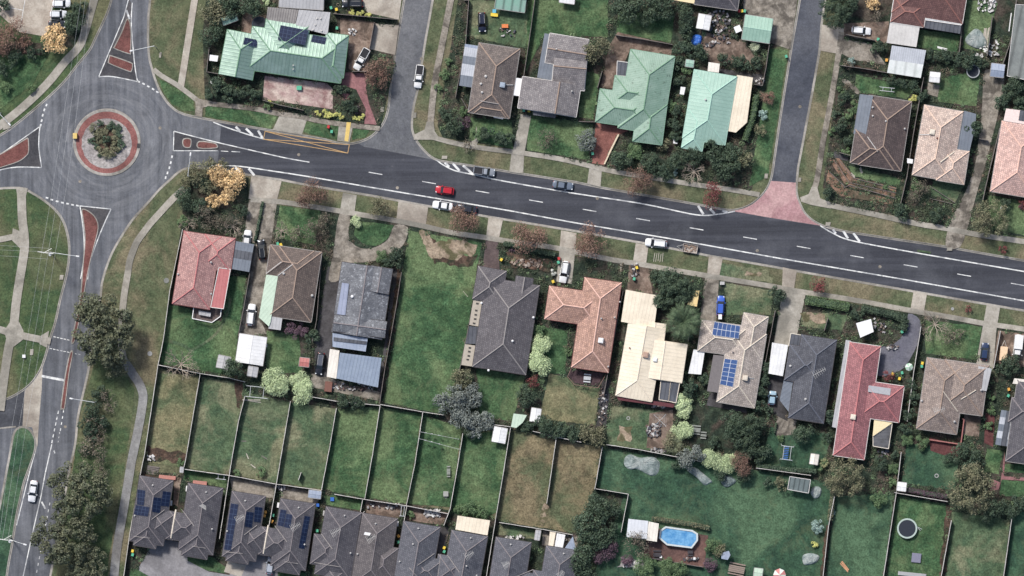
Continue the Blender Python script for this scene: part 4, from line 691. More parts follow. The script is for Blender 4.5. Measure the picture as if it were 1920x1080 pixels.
h.flat('carport_roof', [(1833, 686), (1858, 691), (1848, 733), (1828, 730)], M_GREY, 2.9, posts=False); h.aerial(1758, 768, 2.6, .3); h.vents([(1727, 751), (1788, 790), (1838, 731)], .32); h.valley([((1766, 733), (1794, 771)), ((1800, 748), (1828, 731))], CAP_W, .12)
tw = MB(); 
for a, b in zip([(1742, 824), (1801, 833), (1807, 786)], [(1801, 833), (1807, 786), (1803, 785)]):
    a_, b_ = h.loc(*a, .5), h.loc(*b, .5); d = Vector(b_)-Vector(a_); tw.box(((a_[0]+b_[0])/2, (a_[1]+b_[1])/2, .5), (d.length, .25, 1.0), math.atan2(d.y, d.x))
tw.build('terrace_wall', plain('salmon_brick', (168, 104, 98), .8, grain=.2), h.root)
h = House('charcoal house at right edge', 'charcoal hip roof house cut by the right edge, checkered verandah on its left', T_CHAR, [((1906, 712), (1990, 724), (1884, 864), {}), ((1896, 745), (1960, 755), (1888, 790), {})], cap=CAP_C)
for i in range(5):
    for j in range(3):
        P = lambda a, b: (1876+31*a/3-13*b/5+.3*b, 768+5*a/3+65*b/5); h.flat('verandah_sheet', [P(j, i), P(j+1, i), P(j+1, i+1), P(j, i+1)], M_DKP if j == 1 or (j != 1 and i % 2 == 1 and j == 2 and 0) else (M_TRANS if (i+j) % 2 else M_GREYB), 2.3+.001*(i+j), posts=False)
h.flat('front_panel', [(1900, 709), (1930, 712), (1928, 722), (1897, 719)], CREAM, 2.6, posts=False)
# --- the row of charcoal units along the bottom
def unit(i, label, key, A, B, C, mat, extra=(), aer=None, sol=(), v=()):
    hh = House(key, label, mat, [(A, B, C, {})]+list(extra), cap=CAP_C, pitch=23, gutter=GUTD, name='unit_house', capw=.22); hh.root['group'] = 'charcoal roofed units along the bottom'
    if aer: hh.aerial(*aer)
    for s_ in sol: hh.solar(*s_)
    hh.vents(v, .26, VENTW); return hh
for dx, dy, k1, l1, k2, l2 in ((0, 0, 'first charcoal unit', 'charcoal unit nearest the long footpath, dark solar panels both sides of its ridge', 'second charcoal unit', 'charcoal hip roof unit without panels beside the small bottom lawn'),
                       (173, 29, 'third charcoal unit', 'charcoal unit with a long dark solar strip down its left slope', 'fourth charcoal unit', 'charcoal unit with an aerial and two solar arrays above the silver car')):
    o_ = lambda *p: tuple((x+dx, y+dy) for x, y in p)
    s1 = [(o_((259, 917), (274, 919), (271, 947), (258, 945)), 3, 4, SOL_D), (o_((256, 946), (282, 950), (279, 967), (252, 964)), 4, 3, SOL_D), (o_((307, 920), (321, 922), (318, 949), (303, 947)), 2, 4, SOL_D), (o_((290, 931), (304, 933), (301, 961), (287, 958)), 2, 4, SOL_D)] if dx == 0 else [(((434, 943), (448, 945), (434, 1031), (421, 1029)), 2, 9, SOL_D), (((479, 949), (493, 951), (489, 979), (477, 977)), 2, 4, SOL_D), (((463, 958), (477, 960), (473, 988), (460, 986)), 2, 4, SOL_D)]
    a = unit(0, l1, k1, *o_((263, 891), (326, 901), (244, 1013)), T_CHAR, [(*o_((283, 951), (334, 960), (274, 1003)), {'pitch': 27}), (*o_((262, 958), (304, 965), (251, 1021)), {})], aer=None if dx == 0 else (452, 970, 2.2, .5), sol=s1, v=o_((288, 909), (254, 966)))
    s2 = [] if dx == 0 else [(((527, 954), (538, 956), (532, 986), (521, 984)), 2, 4, SOL_D), (((538, 962), (549, 964), (545, 989), (533, 987)), 2, 3, SOL_D), (((572, 966), (582, 968), (571, 1028), (561, 1026)), 2, 8, SOL_D)]
    b = unit(0, l2, k2, *o_((354, 905), (419, 916), (335, 1030)), T_CHAR, [(*o_((320, 958), (379, 967), (311, 1009)), {'pitch': 27}), (*o_((354, 966), (402, 973), (341, 1040)), {})], aer=(384, 948, .8, 1) if dx == 0 else (556, 985, 2.4, .5), sol=s2, v=o_((388, 922), (399, 991)))
    b.valley([o_((331, 955), (322, 1008))], CAP_W, .2)
    a.valley([o_((286, 973), (310, 955)), o_((252, 1005), (283, 1008))], CAP_GR, .09); b.valley([o_((343, 956), (366, 986)), o_((362, 1023), (387, 1027))], CAP_GR, .09)
unit(0, 'charcoal unit with a twig-like aerial, left of the white skylight unit', 'fifth charcoal unit', (612, 949), (679, 961), (590, 1075), T_CHAR, [((590, 1000), (640, 1008), (582, 1056), {}), ((612, 1060), (652, 1067), (604, 1110), {})], aer=(631, 995, 2.4, .5), v=[(647, 966), (658, 1036)]).valley([((603, 1000), (624, 1028)), ((590, 1054), (640, 1062))], CAP_GR, .09)
unit(0, 'browner charcoal unit with a white skylight and aerial beside it', 'skylight unit', (680, 961), (746, 972), (658, 1095), tile_mat('umber_charcoal_tile', (100, 94, 96), (92, 86, 90), grain=.2), [((700, 1020), (748, 1028), (691, 1080), {})], aer=(697, 1007, 2.2, .5), v=[(671, 1038), (705, 981)]).flat('skylight', [(685, 996), (696, 998), (694, 1003), (683, 1001)], WHITE, 4.6, posts=False)
unit(0, 'blue-charcoal unit below the rubble yard, no aerial', 'seventh charcoal unit', (757, 976), (826, 987), (734, 1110), T_CHAR2, [((775, 1040), (832, 1049), (768, 1090), {})], v=[(785, 990), (775, 1019), (750, 1052)]).valley([((783, 1059), (815, 1037)), ((768, 1063), (800, 1100))], CAP_GR, .09)
u = unit(0, 'blue-charcoal unit with a cream awning across its top end', 'cream awning unit', (847, 993), (915, 1003), (824, 1120), T_CHAR2, [((822, 1038), (876, 1047), (814, 1090), {})], aer=(880, 1038, 2.2, .5), v=[(883, 1008), (875, 1060), (894, 1078)]); u.flat('awning', [(858, 966), (919, 975), (914, 1003), (854, 992)], M_CREAM, 2.5); u.valley([((839, 1040), (862, 1072)), ((827, 1038), (820, 1090))], CAP_GR, .09)
unit(0, 'blue-charcoal unit right of the cream awning unit with a pale aerial', 'ninth charcoal unit', (930, 1006), (996, 1018), (912, 1120), T_CHAR2, [((960, 1068), (1010, 1076), (955, 1110), {})], aer=(949, 1056, 1.6, .5), v=[(958, 1020)]).valley([((968, 1080), (1000, 1067))], CAP_GR, .09)
u = unit(0, 'rightmost charcoal unit, half hidden under the dark tree row', 'last charcoal unit', (1024, 1022), (1085, 1032), (1008, 1120), T_CHAR2, [((1000, 1068), (1040, 1074), (994, 1110), {})], aer=(1052, 1074, 1.6, .9), v=[(1057, 1037)]); u.flat('awning', [(1031, 996), (1042, 998), (1037, 1024), (1028, 1022)], M_CREAM, 2.4); u.flat('awning', [(1044, 999), (1060, 1002), (1055, 1027), (1040, 1024)], M_WHITE, 2.3); u.flat('shade_sail', [(1074, 1005), (1080, 1032), (1058, 1028)], M_BLUE, 2.4)
# ------------------------------------------------------------ sheds and free-standing roofs
def shed(desc, TL, TR, BL, mat, name='shed', pitch=8, ends='gg', eave=2.1, cap=None, cat='shed', flip=False, group=None, wall=None):
    s = House(None, 'x', mat, [(TL, TR, BL, {'ends': ends, 'pitch': pitch, 'flip': flip})], eave=eave, cap=cap or mat, name=name, cat=cat, wall=wall or plain('shed_wall', (150, 150, 146), .7), capw=.12); del s.root['label']; THINGS.append((s.root, desc, s.cx, s.cy)); return s
def awn(desc, pts, mat, name='carport', z=2.4, tilt=(.03, 0), cat='carport', posts=True, edge=None, th=.1):
    cx = sum(p[0] for p in pts)/len(pts); cy = sum(p[1] for p in pts)/len(pts); r = empty(name, cx, cy); slab(name+'_roof', pts, mat, z, tilt, posts, r, W(cx, cy), th, edge); reg(r, cat, desc, cx, cy); return r
shed('mint green gabled garage beside the concrete drive', (1397, 28), (1449, 36), (1389, 74), M_SHEDG, 'garage', 14, cat='garage', cap=CAP_M); shed('small white two-tone shed', (1310, 26), (1334, 29), (1305, 53), M_WHITE); shed('small green shed squeezed between houses', (1286, 112), (1301, 114), (1285, 125), M_SHEDG)
shed('light grey round-topped shed at the head of the gravel drive', (1858, 119), (1883, 122), (1853, 143), M_BLUE, pitch=16); shed('tiny white shed on a concrete path', (1743, 135), (1762, 137), (1737, 153), M_WHITE); shed('green garden shed behind the bin yard', (415, 35), (442, 25), (410, 52), M_SHEDG, pitch=10)
shed('white garage with a skylight at the end of the long drive', (450, 625), (501, 634), (442, 678), M_WHITE, 'garage', 7, cat='garage'); shed('pale grey shed in the back lawn beside the conifer', (411, 665), (434, 668), (406, 688), M_GREY); shed('small beige shed tucked below the white garage', (467, 686), (485, 688), (464, 704), M_GREY)
shed('tiny red shed beside a black car', (563, 670), (581, 672), (561, 686), metal_mat('coral_metal', (206, 96, 86), (196, 88, 80), .5)); awn('big blue-grey flat roofed garage behind lichened house', [(638, 661), (716, 671), (709, 726), (631, 709)], metal_mat('steel_blue_metal', (120, 140, 168), (130, 150, 176), .4), 'garage', 2.7, (.0, .03), 'garage'); awn('beige flat strip roof at the garage side', [(619, 654), (637, 657), (631, 710), (613, 706)], CREAM, 'lean_to', 2.2, cat='awning')
shed('white double-pitched shed in the back lawn', (927, 799), (952, 802), (922, 827), M_WHITE, pitch=9); shed('small white shed at a lawn corner', (997, 764), (1015, 767), (993, 789), M_WHITE); awn('pale green lean-to roof against the back fence', [(963, 775), (988, 778), (980, 792), (968, 802), (958, 800)], M_LGREEN, 'lean_to', 2.0, cat='awning')
awn('yellow flat roof beside a dark tree', [(1300, 543), (1311, 545), (1306, 575), (1288, 571)], plain('yellow_roof_sheet', (226, 196, 130), .6), 'lean_to', cat='awning'); awn('white square shade canopy in the mulch garden', [(1604, 606), (1632, 598), (1637, 622), (1612, 633)], WHITE, 'gazebo', 2.5, cat='gazebo')
awn('shiny striped clear carport below the white one', [(1671, 86), (1735, 95), (1730, 122), (1667, 112)], M_TRANS, 'carport', 2.6, (0, .05)); awn('milky striped carport lower half', [(1667, 112), (1730, 122), (1725, 147), (1662, 137)], metal_mat('milky_metal', (196, 202, 200), (180, 190, 184), .4, rib=2.2, amt=.2), 'carport', 2.6, (0, -.05))
shed('green-striped roof shed at the top edge', (934, -30), (990, -22), (932, 17), metal_mat('green_stripe_metal', (96, 158, 132), (110, 150, 134), .5, rib=1.9, amt=.5), pitch=5); shed('white shed at the top edge above the lush lawn', (1051, -14), (1079, -10), (1050, 5), M_WHITE)
awn('white poolside shade roof', [(1178, 972), (1215, 976), (1212, 1010), (1174, 1006)], metal_mat('cool_white_metal', (200, 206, 214), (190, 196, 204), .5, amt=.05), 'gazebo', 2.5, cat='shade roof'); awn('cream poolside shade roof', [(1216, 977), (1235, 981), (1231, 1015), (1211, 1012)], CREAM, 'gazebo', 2.5, cat='shade roof')
shed('white shed at the back fence corner', (1682, 903), (1699, 905), (1680, 919), M_WHITE, pitch=5); shed('cream cubby house with dark porch', (1520, 850), (1535, 851), (1517, 869), CREAM, 'cubby_house', 12, cat='cubby'); shed('light blue shed at a fence corner', (580, 918), (603, 921), (579, 932), M_BLUE, pitch=4); shed('grey box shed at the fence junction', (339, 875), (345, 876), (338, 885), M_GREY, pitch=3); shed('grey box shed beside the small path', (1005, 993), (1014, 995), (1002, 1011), M_GREY, pitch=3)
shed('pale green shed roof at the bottom edge', (1414, 1064), (1430, 1066), (1412, 1080), M_LGREEN, pitch=6); awn('grey hexagonal umbrella shade near the purple shrub', [(1352, 1036), (1366, 1032), (1369, 1040), (1364, 1049), (1352, 1047)], M_BLUE, 'gazebo', 2.2, cat='shade roof'); awn('glass greenhouse of pale frames over dark beds', [(1480, 893), (1519, 899), (1515, 924), (1476, 917)], metal_mat('greenhouse_glass', (92, 108, 108), (76, 92, 90), .25, rib=1.1, amt=.5), 'greenhouse', 2.2, cat='greenhouse', edge=POSTM)
awn('large net-covered growing frame at right edge', [(1903, 9), (1950, 12), (1950, 156), (1887, 143)], metal_mat('shade_net', (112, 120, 116), (98, 106, 104), .8, rib=2.5, amt=.35), 'net_house', 2.3, cat='net house', edge=POSTM); awn('tiny white letterbox roof by the bins', [(1447-1053, 103), (410, 105), (408, 116), (393, 114)], WHITE, 'bin_shelter', 1.6, cat='shelter'); awn('narrow white roofed box between the green houses', [(1276, 163), (1285, 164), (1282, 178), (1274, 177)], M_WHITE, 'bin_shelter', 1.8, cat='shelter')
awn('white square cover by the path between houses', [(1700, 297), (1711, 299), (1710, 307), (1700, 306)], WHITE, 'bin_shelter', 1.9, cat='shelter'); awn('white shelter under the hedge by the shed gable', [(990+620, 0), (1640, 0), (1638, -10), (1612, -10)], M_WHITE, 'bin_shelter', 1.8, cat='shelter') if 0 else None
# ------------------------------------------------------------ vehicles
GLASS = plain('car_glass', (26, 30, 36), .08, .8, grain=.02); TYRE = plain('tyre_rubber', (30, 30, 32), .9); LAMP = plain('headlamp_glass', (215, 220, 225), .15, .8); TAIL = plain('tail_lamp', (150, 26, 26), .2)
def paint(c):
    nm = 'car_paint_%d_%d_%d' % c
    if nm in MATS: return MATS[nm]
    m = plain(nm, c, .28, .6, .1, .03, .6); b = m.node_tree.nodes['Principled BSDF']; b.inputs['Coat Weight'].default_value = .5; b.inputs['Coat Roughness'].default_value = .08; return m
def loft(st, mi=0, n=1):
    """st: (x, halfwidth, z_low, z_mid, z_top) stations -> closed body"""
    mb = MB(); rings = []
    for x, w, a, b, c in st:
        sec = [(-w*.92, a), (-w, (a+b)/2), (-w*.985, b), (-w*.86, (b+c*2)/3+.02), (-w*.6, c), (0, c+.03), (w*.6, c), (w*.86, (b+c*2)/3+.02), (w*.985, b), (w, (a+b)/2), (w*.92, a)]
        rings.append(len(mb.v)); mb.v += [(x, y, z) for y, z in sec]
    k = 11
    for i in range(len(rings)-1):
        for j in range(k):
            a, b = rings[i]+j, rings[i]+(j+1) % k; c, d = rings[i+1]+(j+1) % k, rings[i+1]+j; mb.f.append((a, b, c, d)); mb.mi.append(mi)
    mb.f.append(tuple(rings[0]+j for j in range(k))[::-1]); mb.mi.append(mi); mb.f.append(tuple(rings[-1]+j for j in range(k))); mb.mi.append(mi)
    return mb
def frustum(mb, lo, hi, z0, z1):
    """lo/hi: (x0,x1,halfwidth rear,halfwidth front)"""
    b = len(mb.v)
    for (x0, x1, w0, w1), z in ((lo, z0), (hi, z1)): mb.v += [(x0, -w0, z), (x0, w0, z), ((x0+x1)/2, max(w0, w1), z), (x1, w1, z), (x1, -w1, z), ((x0+x1)/2, -max(w0, w1), z)]
    for i in range(6): j = (i+1) % 6; mb.f.append((b+i, b+6+i, b+6+j, b+j)); mb.mi.append(0)
    mb.f.append(tuple(b+6+i for i in range(6))[::-1]); mb.mi.append(0)
def car(x, y, deg, L, kind, col, desc, roofcol=None, Wd=None, z=0, name=None, cat=None):
    """deg: heading in the plan, 0 = bonnet to the right, 90 = bonnet up"""
    Lm = L*S; Wm = (Wd or {'hatch': 14.6, 'sedan': 15, 'suv': 15.8, 'ute': 15.6, 'wagon': 15, 'truck': 16}[kind])*S/2; k = Lm/2; P = paint(col); RP = paint(roofcol or col)
    r = empty(name or {'ute': 'utility_truck', 'truck': 'light_truck'}.get(kind, 'parked_car'), x, y, z, math.radians(deg))
    sh = {'hatch': .0, 'sedan': 0, 'suv': .2, 'ute': .12, 'wagon': 0, 'truck': .3}[kind]; hb = .82+sh
    b = loft([(-k, Wm*.62, .35, .55, hb*.9), (-k*.965, Wm*.84, .25, .6, hb*.97), (-k*.86, Wm*.96, .2, .65, hb), (-k*.5, Wm, .2, .65, hb+.03), (0, Wm, .2, .65, hb+.03), (k*.45, Wm, .2, .65, hb), (k*.75, Wm*.97, .2, .6, hb-.06), (k*.93, Wm*.86, .25, .55, hb-.16), (k, Wm*.6, .32, .5, hb-.28)])
    body = b.build('body', P, r, True)
    cab = {'hatch': (-.86, .46, -.74, .14), 'sedan': (-.66, .42, -.42, .12), 'suv': (-.9, .48, -.8, .16), 'wagon': (-.9, .42, -.78, .1), 'ute': (-.12, .52, -.02, .26), 'truck': (.36, .96, .4, .8)}[kind]
    zt = hb+{'hatch': .5, 'sedan': .47, 'suv': .6, 'wagon': .5, 'ute': .56, 'truck': .8}[kind]
    g = MB(); frustum(g, (cab[0]*k, cab[1]*k, Wm*.86, Wm*.84), (cab[2]*k, cab[3]*k, Wm*.66, Wm*.62), hb-.02, zt); g.build('windows', GLASS, r)
    rf = MB(); frustum(rf, (cab[2]*k-.04, cab[3]*k+.03, Wm*.69, Wm*.65), (cab[2]*k+.06, cab[3]*k-.08, Wm*.6, Wm*.56), zt-.01, zt+.05); rf.build('roof_panel', RP, r)
    if kind == 'ute':
        t = MB(); 
        for sx, sy, dx, dy in (((-.95-.16)/2*k, Wm*.86, .8*k, .1), ((-.95-.16)/2*k, -Wm*.86, .8*k, .1), (-.95*k, 0, .1, Wm*1.7)): t.box((sx, sy, hb+.14), (dx, dy, .22))
        t.build('tray_side', P, r); t2 = MB(); t2.box(((-.93-.18)/2*k, 0, hb+.08), (.74*k, Wm*1.62, .1)); t2.build('tray_cover', plain('tray_liner', (40, 40, 46), .8), r)
    if kind == 'truck': t = MB(); t.box((-.33*k, 0, 1.6), (1.26*k, Wm*2.0, 1.5)); t.build('cargo_box', P, r)
    for sx in (-.62, .62):
        for sy in (-1, 1): w = MB(); w.tube((sx*k, sy*Wm*.78, .33), (sx*k, sy*Wm*1.0, .33), .33, n=14); w.build('wheel', TYRE, r)
    for sy in (-1, 1):
        m = MB(); m.box((cab[1]*k-.35, sy*(Wm+.1), hb+.1), (.16, .26, .16)); m.build('mirror', P, r)
        m = MB(); m.box((k*.9, sy*Wm*.66, hb-.2), (.24, Wm*.3, .14), sy*-.35); m.build('headlight', LAMP, r)
        m = MB(); m.box((-k*.955, sy*Wm*.68, hb-.1), (.14, Wm*.26, .16), sy*.2); m.build('tail_light', TAIL, r)
    if kind in ('suv', 'wagon'):
        for sy in (-1, 1): m = MB(); m.box(((cab[2]+cab[3])/2*k, sy*Wm*.55, zt+.1), ((cab[3]-cab[2])*k*.85, .05, .05)); m.build('roof_rail', ANTM, r)
    reg(r, cat or {'ute': 'ute', 'truck': 'truck'}.get(kind, 'car'), label=desc, group=None); return r
zr = ZR+.01
car(678, 111, 241, 45, 'ute', (226, 226, 224), 'white ute with dark tray parked on the brown drive of the green roofed house', name='utility_truck'); car(785.5, 143.5, 263, 44, 'ute', (228, 228, 226), 'white ute with dark tray parked at the kerb of the side street', z=zr)
car(661, 7, 180, 40, 'suv', (34, 38, 46), 'near-black car at the top edge beside the pale driveway'); car(904, 42, 272, 37, 'suv', (30, 36, 58), 'navy car with roof rails standing on the rough back lawn')
car(116, 7, 0, 34, 'hatch', (226, 228, 230), 'white car at the top of the car park row', z=.14); car(110, 27, 0, 32, 'hatch', (216, 220, 224), 'white car in the middle of the car park row, half under a tree', z=.14); car(107, 46, 0, 32, 'sedan', (44, 50, 60), 'dark car in the car park row just above the golden tree', z=.14)
car(908, 321.5, -8, 41, 'ute', (140, 146, 154), 'silver-grey canopy ute parked by the hatched bay of the main road', roofcol=(150, 156, 164), z=zr); car(1055.5, 347.5, -8, 39, 'sedan', (104, 116, 132), 'slate blue sedan parked on the upper side of the main road', z=zr); car(834, 357, 172, 35, 'hatch', (198, 22, 38), 'bright red hatchback driving in the main road lane', z=zr)
car(830, 385.5, 172, 38, 'sedan', (232, 233, 232), 'white sedan parked on the lower side beside the red car', z=zr); car(876, 392, 172, 36, 'sedan', (44, 46, 56), 'dark car half hidden under a rust coloured street tree', z=zr); car(1230, 456, 173, 41, 'suv', (234, 235, 234), 'white car parked in front of the open box trailer', z=zr)
car(1058, 510, 260, 42, 'wagon', (230, 231, 230), 'white wagon parked on the drive above the terracotta tiled house'); car(1351, 573, 86, 37, 'hatch', (54, 98, 206), 'vivid blue hatchback on the drive above the beige solar house'); car(491, 468, 96, 38, 'suv', (24, 28, 34), 'black car on the stained drive beside the umber tiled house')
car(463, 449, 82, 36, 'hatch', (222, 222, 220), 'white car mostly hidden under the slate carport'); car(471, 590, 83, 41, 'suv', (234, 234, 232), 'white car above the white garage on the long drive'); car(600, 682, 262, 42, 'suv', (36, 38, 46), 'black car with silver bonnet beside the tiny red shed', roofcol=(84, 88, 98))
car(1846, 659, 84, 33, 'hatch', (38, 56, 92), 'navy blue car on the drive above the tan tiled house'); car(1908, 648, 264, 42, 'truck', (230, 229, 224), 'white box truck on the brown yard at the right edge'); car(1448, 746, 84, 26, 'hatch', (150, 182, 200), 'pale blue small car behind the white flat carport')
car(1614.5, 57.5, -6, 37, 'hatch', (232, 233, 233), 'white car on the brown concrete drive at the top right'); car(62, 921, 262, 41, 'sedan', (226, 228, 232), 'white sedan driving on the lower left road', z=zr); car(507, 1060, 82, 33, 'hatch', (166, 174, 186), 'silver car with black trim on the grey court at the bottom')
def trailer(x, y, deg, L, Wd, col, load, desc, name='box_trailer', closed=False):
    r = empty(name, x, y, zr if y < 500 else 0, math.radians(deg)); k = L*S/2; w = Wd*S/2; m = MB()
    m.box((0, 0, .5), (2*k, 2*w, .08))
    for a in ((0, w, 2*k, .07), (0, -w, 2*k, .07), (k, 0, .07, 2*w), (-k, 0, .07, 2*w)): m.box((a[0], a[1], .72), (a[2], a[3], .45))
    if closed: m.box((0, 0, 1.2), (2*k, 2*w, 1.3))
    m.build('box', plain('trailer_%d' % col[0], col, .6), r); d = MB(); d.tube((k, w*.7, .45), (k+1.4, 0, .45), .05); d.tube((k, -w*.7, .45), (k+1.4, 0, .45), .05); d.tube((k+1.3, 0, .1), (k+1.3, 0, .8), .06); d.build('drawbar', ANTM, r)
    for s_ in (-1, 1): t = MB(); t.tube((0, s_*(w+.05), .3), (0, s_*(w+.25), .3), .3, n=12); t.build('wheel', TYRE, r)
    if load:
        l_ = MB(); rr = random.Random(4)
        for i in range(16): l_.box((rr.uniform(-k, k)*.8, rr.uniform(-w, w)*.75, .62+.12*rr.random()), (rr.uniform(.2, .9), rr.uniform(.1, .4), .12), rr.uniform(0, 3))
        reg(l_.build('rubble_load', plain('load_brown', (142, 120, 104), .9, grain=.4), None, loc=r.location), 'load', label='heap of brown rubble and planks lying in the open box trailer').rotation_euler = r.rotation_euler
    reg(r, 'trailer', label=desc)
trailer(1294, 466, 171, 27, 15, (170, 160, 150), True, 'open box trailer parked behind the white car on the main road'); trailer(1350, 594, 90, 9, 6, (225, 225, 225), False, 'tiny white trailer behind the vivid blue hatchback', closed=True); trailer(1881, 663, 84, 26, 13, (226, 190, 150), False, 'closed peach coloured trailer left of the white box truck', closed=True)
# ------------------------------------------------------------ trees
SP = dict(gold=('golden autumn tree', (204, 166, 104), (168, 134, 88), 2.6, .36), rust=('rust coloured autumn tree', (120, 84, 70), (98, 76, 62), 1.9, .24), red=('small dark red autumn tree', (124, 54, 54), (92, 46, 46), 1.3, .28), dark=('dense dark green tree', (44, 63, 47), (60, 78, 54), 3.2, .38), euc=('dark olive gum tree', (60, 70, 50), (86, 88, 62), 3.6, .42),
          bush=('leafy green shrub', (62, 90, 52), (80, 104, 60), 3.2, .32), lime=('lime green shrub', (160, 178, 124), (136, 156, 104), 4.2, .28), olive=('olive green loose tree', (84, 88, 60), (102, 98, 70), 2.0, .36), grey=('silver-grey leaved tree', (104, 112, 106), (86, 94, 88), 2.8, .36), thin=('sparse brown twiggy tree', (104, 92, 78), (86, 82, 66), .8, .28), purple=('purple leaved shrub', (88, 62, 76), (70, 54, 64), 2.6, .3), yel=('yellow-green shrub', (176, 172, 78), (140, 148, 64), 3.2, .28), white=('white flowering shrub', (214, 214, 204), (60, 80, 52), 2.0, .3), teal=('blue-green spiky shrub', (120, 146, 138), (90, 118, 108), 2.6, .3))
BARK = plain('bark', (98, 84, 74), .9, grain=.3); BARKP = plain('pale_bark', (168, 154, 138), .9, grain=.25)
CROWNS = {}
def crown(sp, cls, var):
    key = (sp, cls, var)
    if key in CROWNS: return CROWNS[key]
    Rm = {0: 1.1, 1: 2.0, 2: 3.2, 3: 6.6}[cls]; desc, a, b, lai, ls = SP[sp]; rng = np.random.default_rng(hash(sp) % 1 + sum(map(ord, sp))*13+cls*7+var)
    ls *= {0: .75, 1: .9, 2: 1.0, 3: 1.12}[cls]; vr = .75 if cls < 3 else .6; nl = {0: 9, 1: 16, 2: 26, 3: 80}[cls]
    th = rng.uniform(0, 2*np.pi, nl); rr = np.sqrt((np.arange(nl)+.5)/nl)*.8; lr = rng.uniform(.2, .36, nl)*(1 if cls < 3 else .5)
    if sp == 'lime': rr *= .9; lr = rng.uniform(.3, .42, nl)
    ell = rng.uniform(.8, 1.0); cx = rr*np.cos(th); cy = rr*np.sin(th)*ell; cz = np.sqrt(np.clip(1-rr**2, 0, 1))*vr*rng.uniform(.55, 1.0, nl)
    N = int(lai*1.55*3.14*Rm*Rm/(ls*ls*.62)); w = lr**2; pick = rng.choice(nl, N, p=w/w.sum())
    d = rng.normal(size=(N, 3)); d /= np.linalg.norm(d, axis=1)[:, None]; d[:, 2] = np.where(d[:, 2] < -.35, -d[:, 2], d[:, 2])
    rad = (rng.uniform(.55, 1.05, N)**.6)*lr[pick]
    if sp in ('rust', 'thin', 'olive'): rad *= rng.uniform(.6, 1.35, N)
    P = np.stack([cx[pick]+d[:, 0]*rad, cy[pick]+d[:, 1]*rad, .35+cz[pick]+d[:, 2]*rad*.8], 1)*Rm
    n = d+rng.normal(size=(N, 3))*.55; n[:, 2] = np.abs(n[:, 2])+.15; n /= np.linalg.norm(n, axis=1)[:, None]
    t = np.cross(n, rng.normal(size=(N, 3))); t /= np.linalg.norm(t, axis=1)[:, None]; q = np.cross(n, t); sz = ls*rng.uniform(.6, 1.25, N)[:, None]/2
    V = np.stack([P-t*sz, P-q*sz*.6, P+t*sz, P+q*sz*.6], 1).reshape(-1, 3)
    me = bpy.data.meshes.new('crown_'+sp); me.vertices.add(4*N); me.vertices.foreach_set('co', V.ravel()); me.loops.add(4*N); me.loops.foreach_set('vertex_index', np.arange(4*N)); me.polygons.add(N); me.polygons.foreach_set('loop_start', np.arange(N)*4); me.polygons.foreach_set('loop_total', np.full(N, 4)); me.update(); me.validate()
    me.materials.append(leaf_mat('leaf_'+sp, a, b, .42 if sp != 'white' else .2))
    # trunk with limbs reaching the lobes
    tb = MB(); tb.tube((0, 0, 0), (0, 0, .35*Rm), .055*Rm, .04*Rm, 8)
    for i in range(min(nl, 9)): tb.tube((0, 0, .3*Rm), (cx[i]*Rm*.9, cy[i]*Rm*.9, (.3+cz[i]*.9)*Rm), .028*Rm, .008*Rm, 5)
    tm = bpy.data.meshes.new('trunk_'+sp); tm.from_pydata(tb.v, [], tb.f); tm.update(); tm.materials.append(BARK)
    CROWNS[key] = (me, tm, Rm); return CROWNS[key]
PR = random.Random(11); GRP = dict(gold='golden autumn trees', rust='rust coloured street and garden trees', dark='dense dark green trees', bush='leafy green shrubs', lime='lime green shrubs', olive='olive green loose trees', grey='silver-grey leaved trees', thin='sparse twiggy trees', purple='purple leaved shrubs', yel='yellow-green shrubs', teal='blue-green spiky shrubs', red='small red autumn trees', euc='gum trees by the road', white='white flowering shrubs')
def tree(x, y, r, sp, desc=None, group=None, sy=1.0, rot=None, hs=1.0):
    Rw = r*S*1.17; cls = 0 if Rw < 1.5 else 1 if Rw < 2.6 else 2 if Rw < 4.6 else 3
    me, tm, Rm = crown(sp, cls, PR.randrange(3 if cls < 3 else 2)); sc = Rw/Rm
    small = sp in ('bush', 'lime', 'yel', 'purple', 'teal', 'white') or Rw < 1.3
    ro = empty('shrub' if small else 'tree', x, y, 0, PR.uniform(0, 6.28) if rot is None else rot, 1); ro.scale = (sc, sc*sy, sc*hs*(.75 if small else 1.0))
    c = bpy.data.objects.new('crown', me); COL.objects.link(c); c.parent = ro; t = bpy.data.objects.new('trunk', tm); COL.objects.link(t); t.parent = ro
    d = desc or SP[sp][0]
    if not desc:
        if small: d = d.replace('tree', 'shrub')
        if Rw > 3.4: d = 'big '+d
    reg(ro, 'shrub' if small else 'tree', d, x, y, group or GRP[sp]); return ro
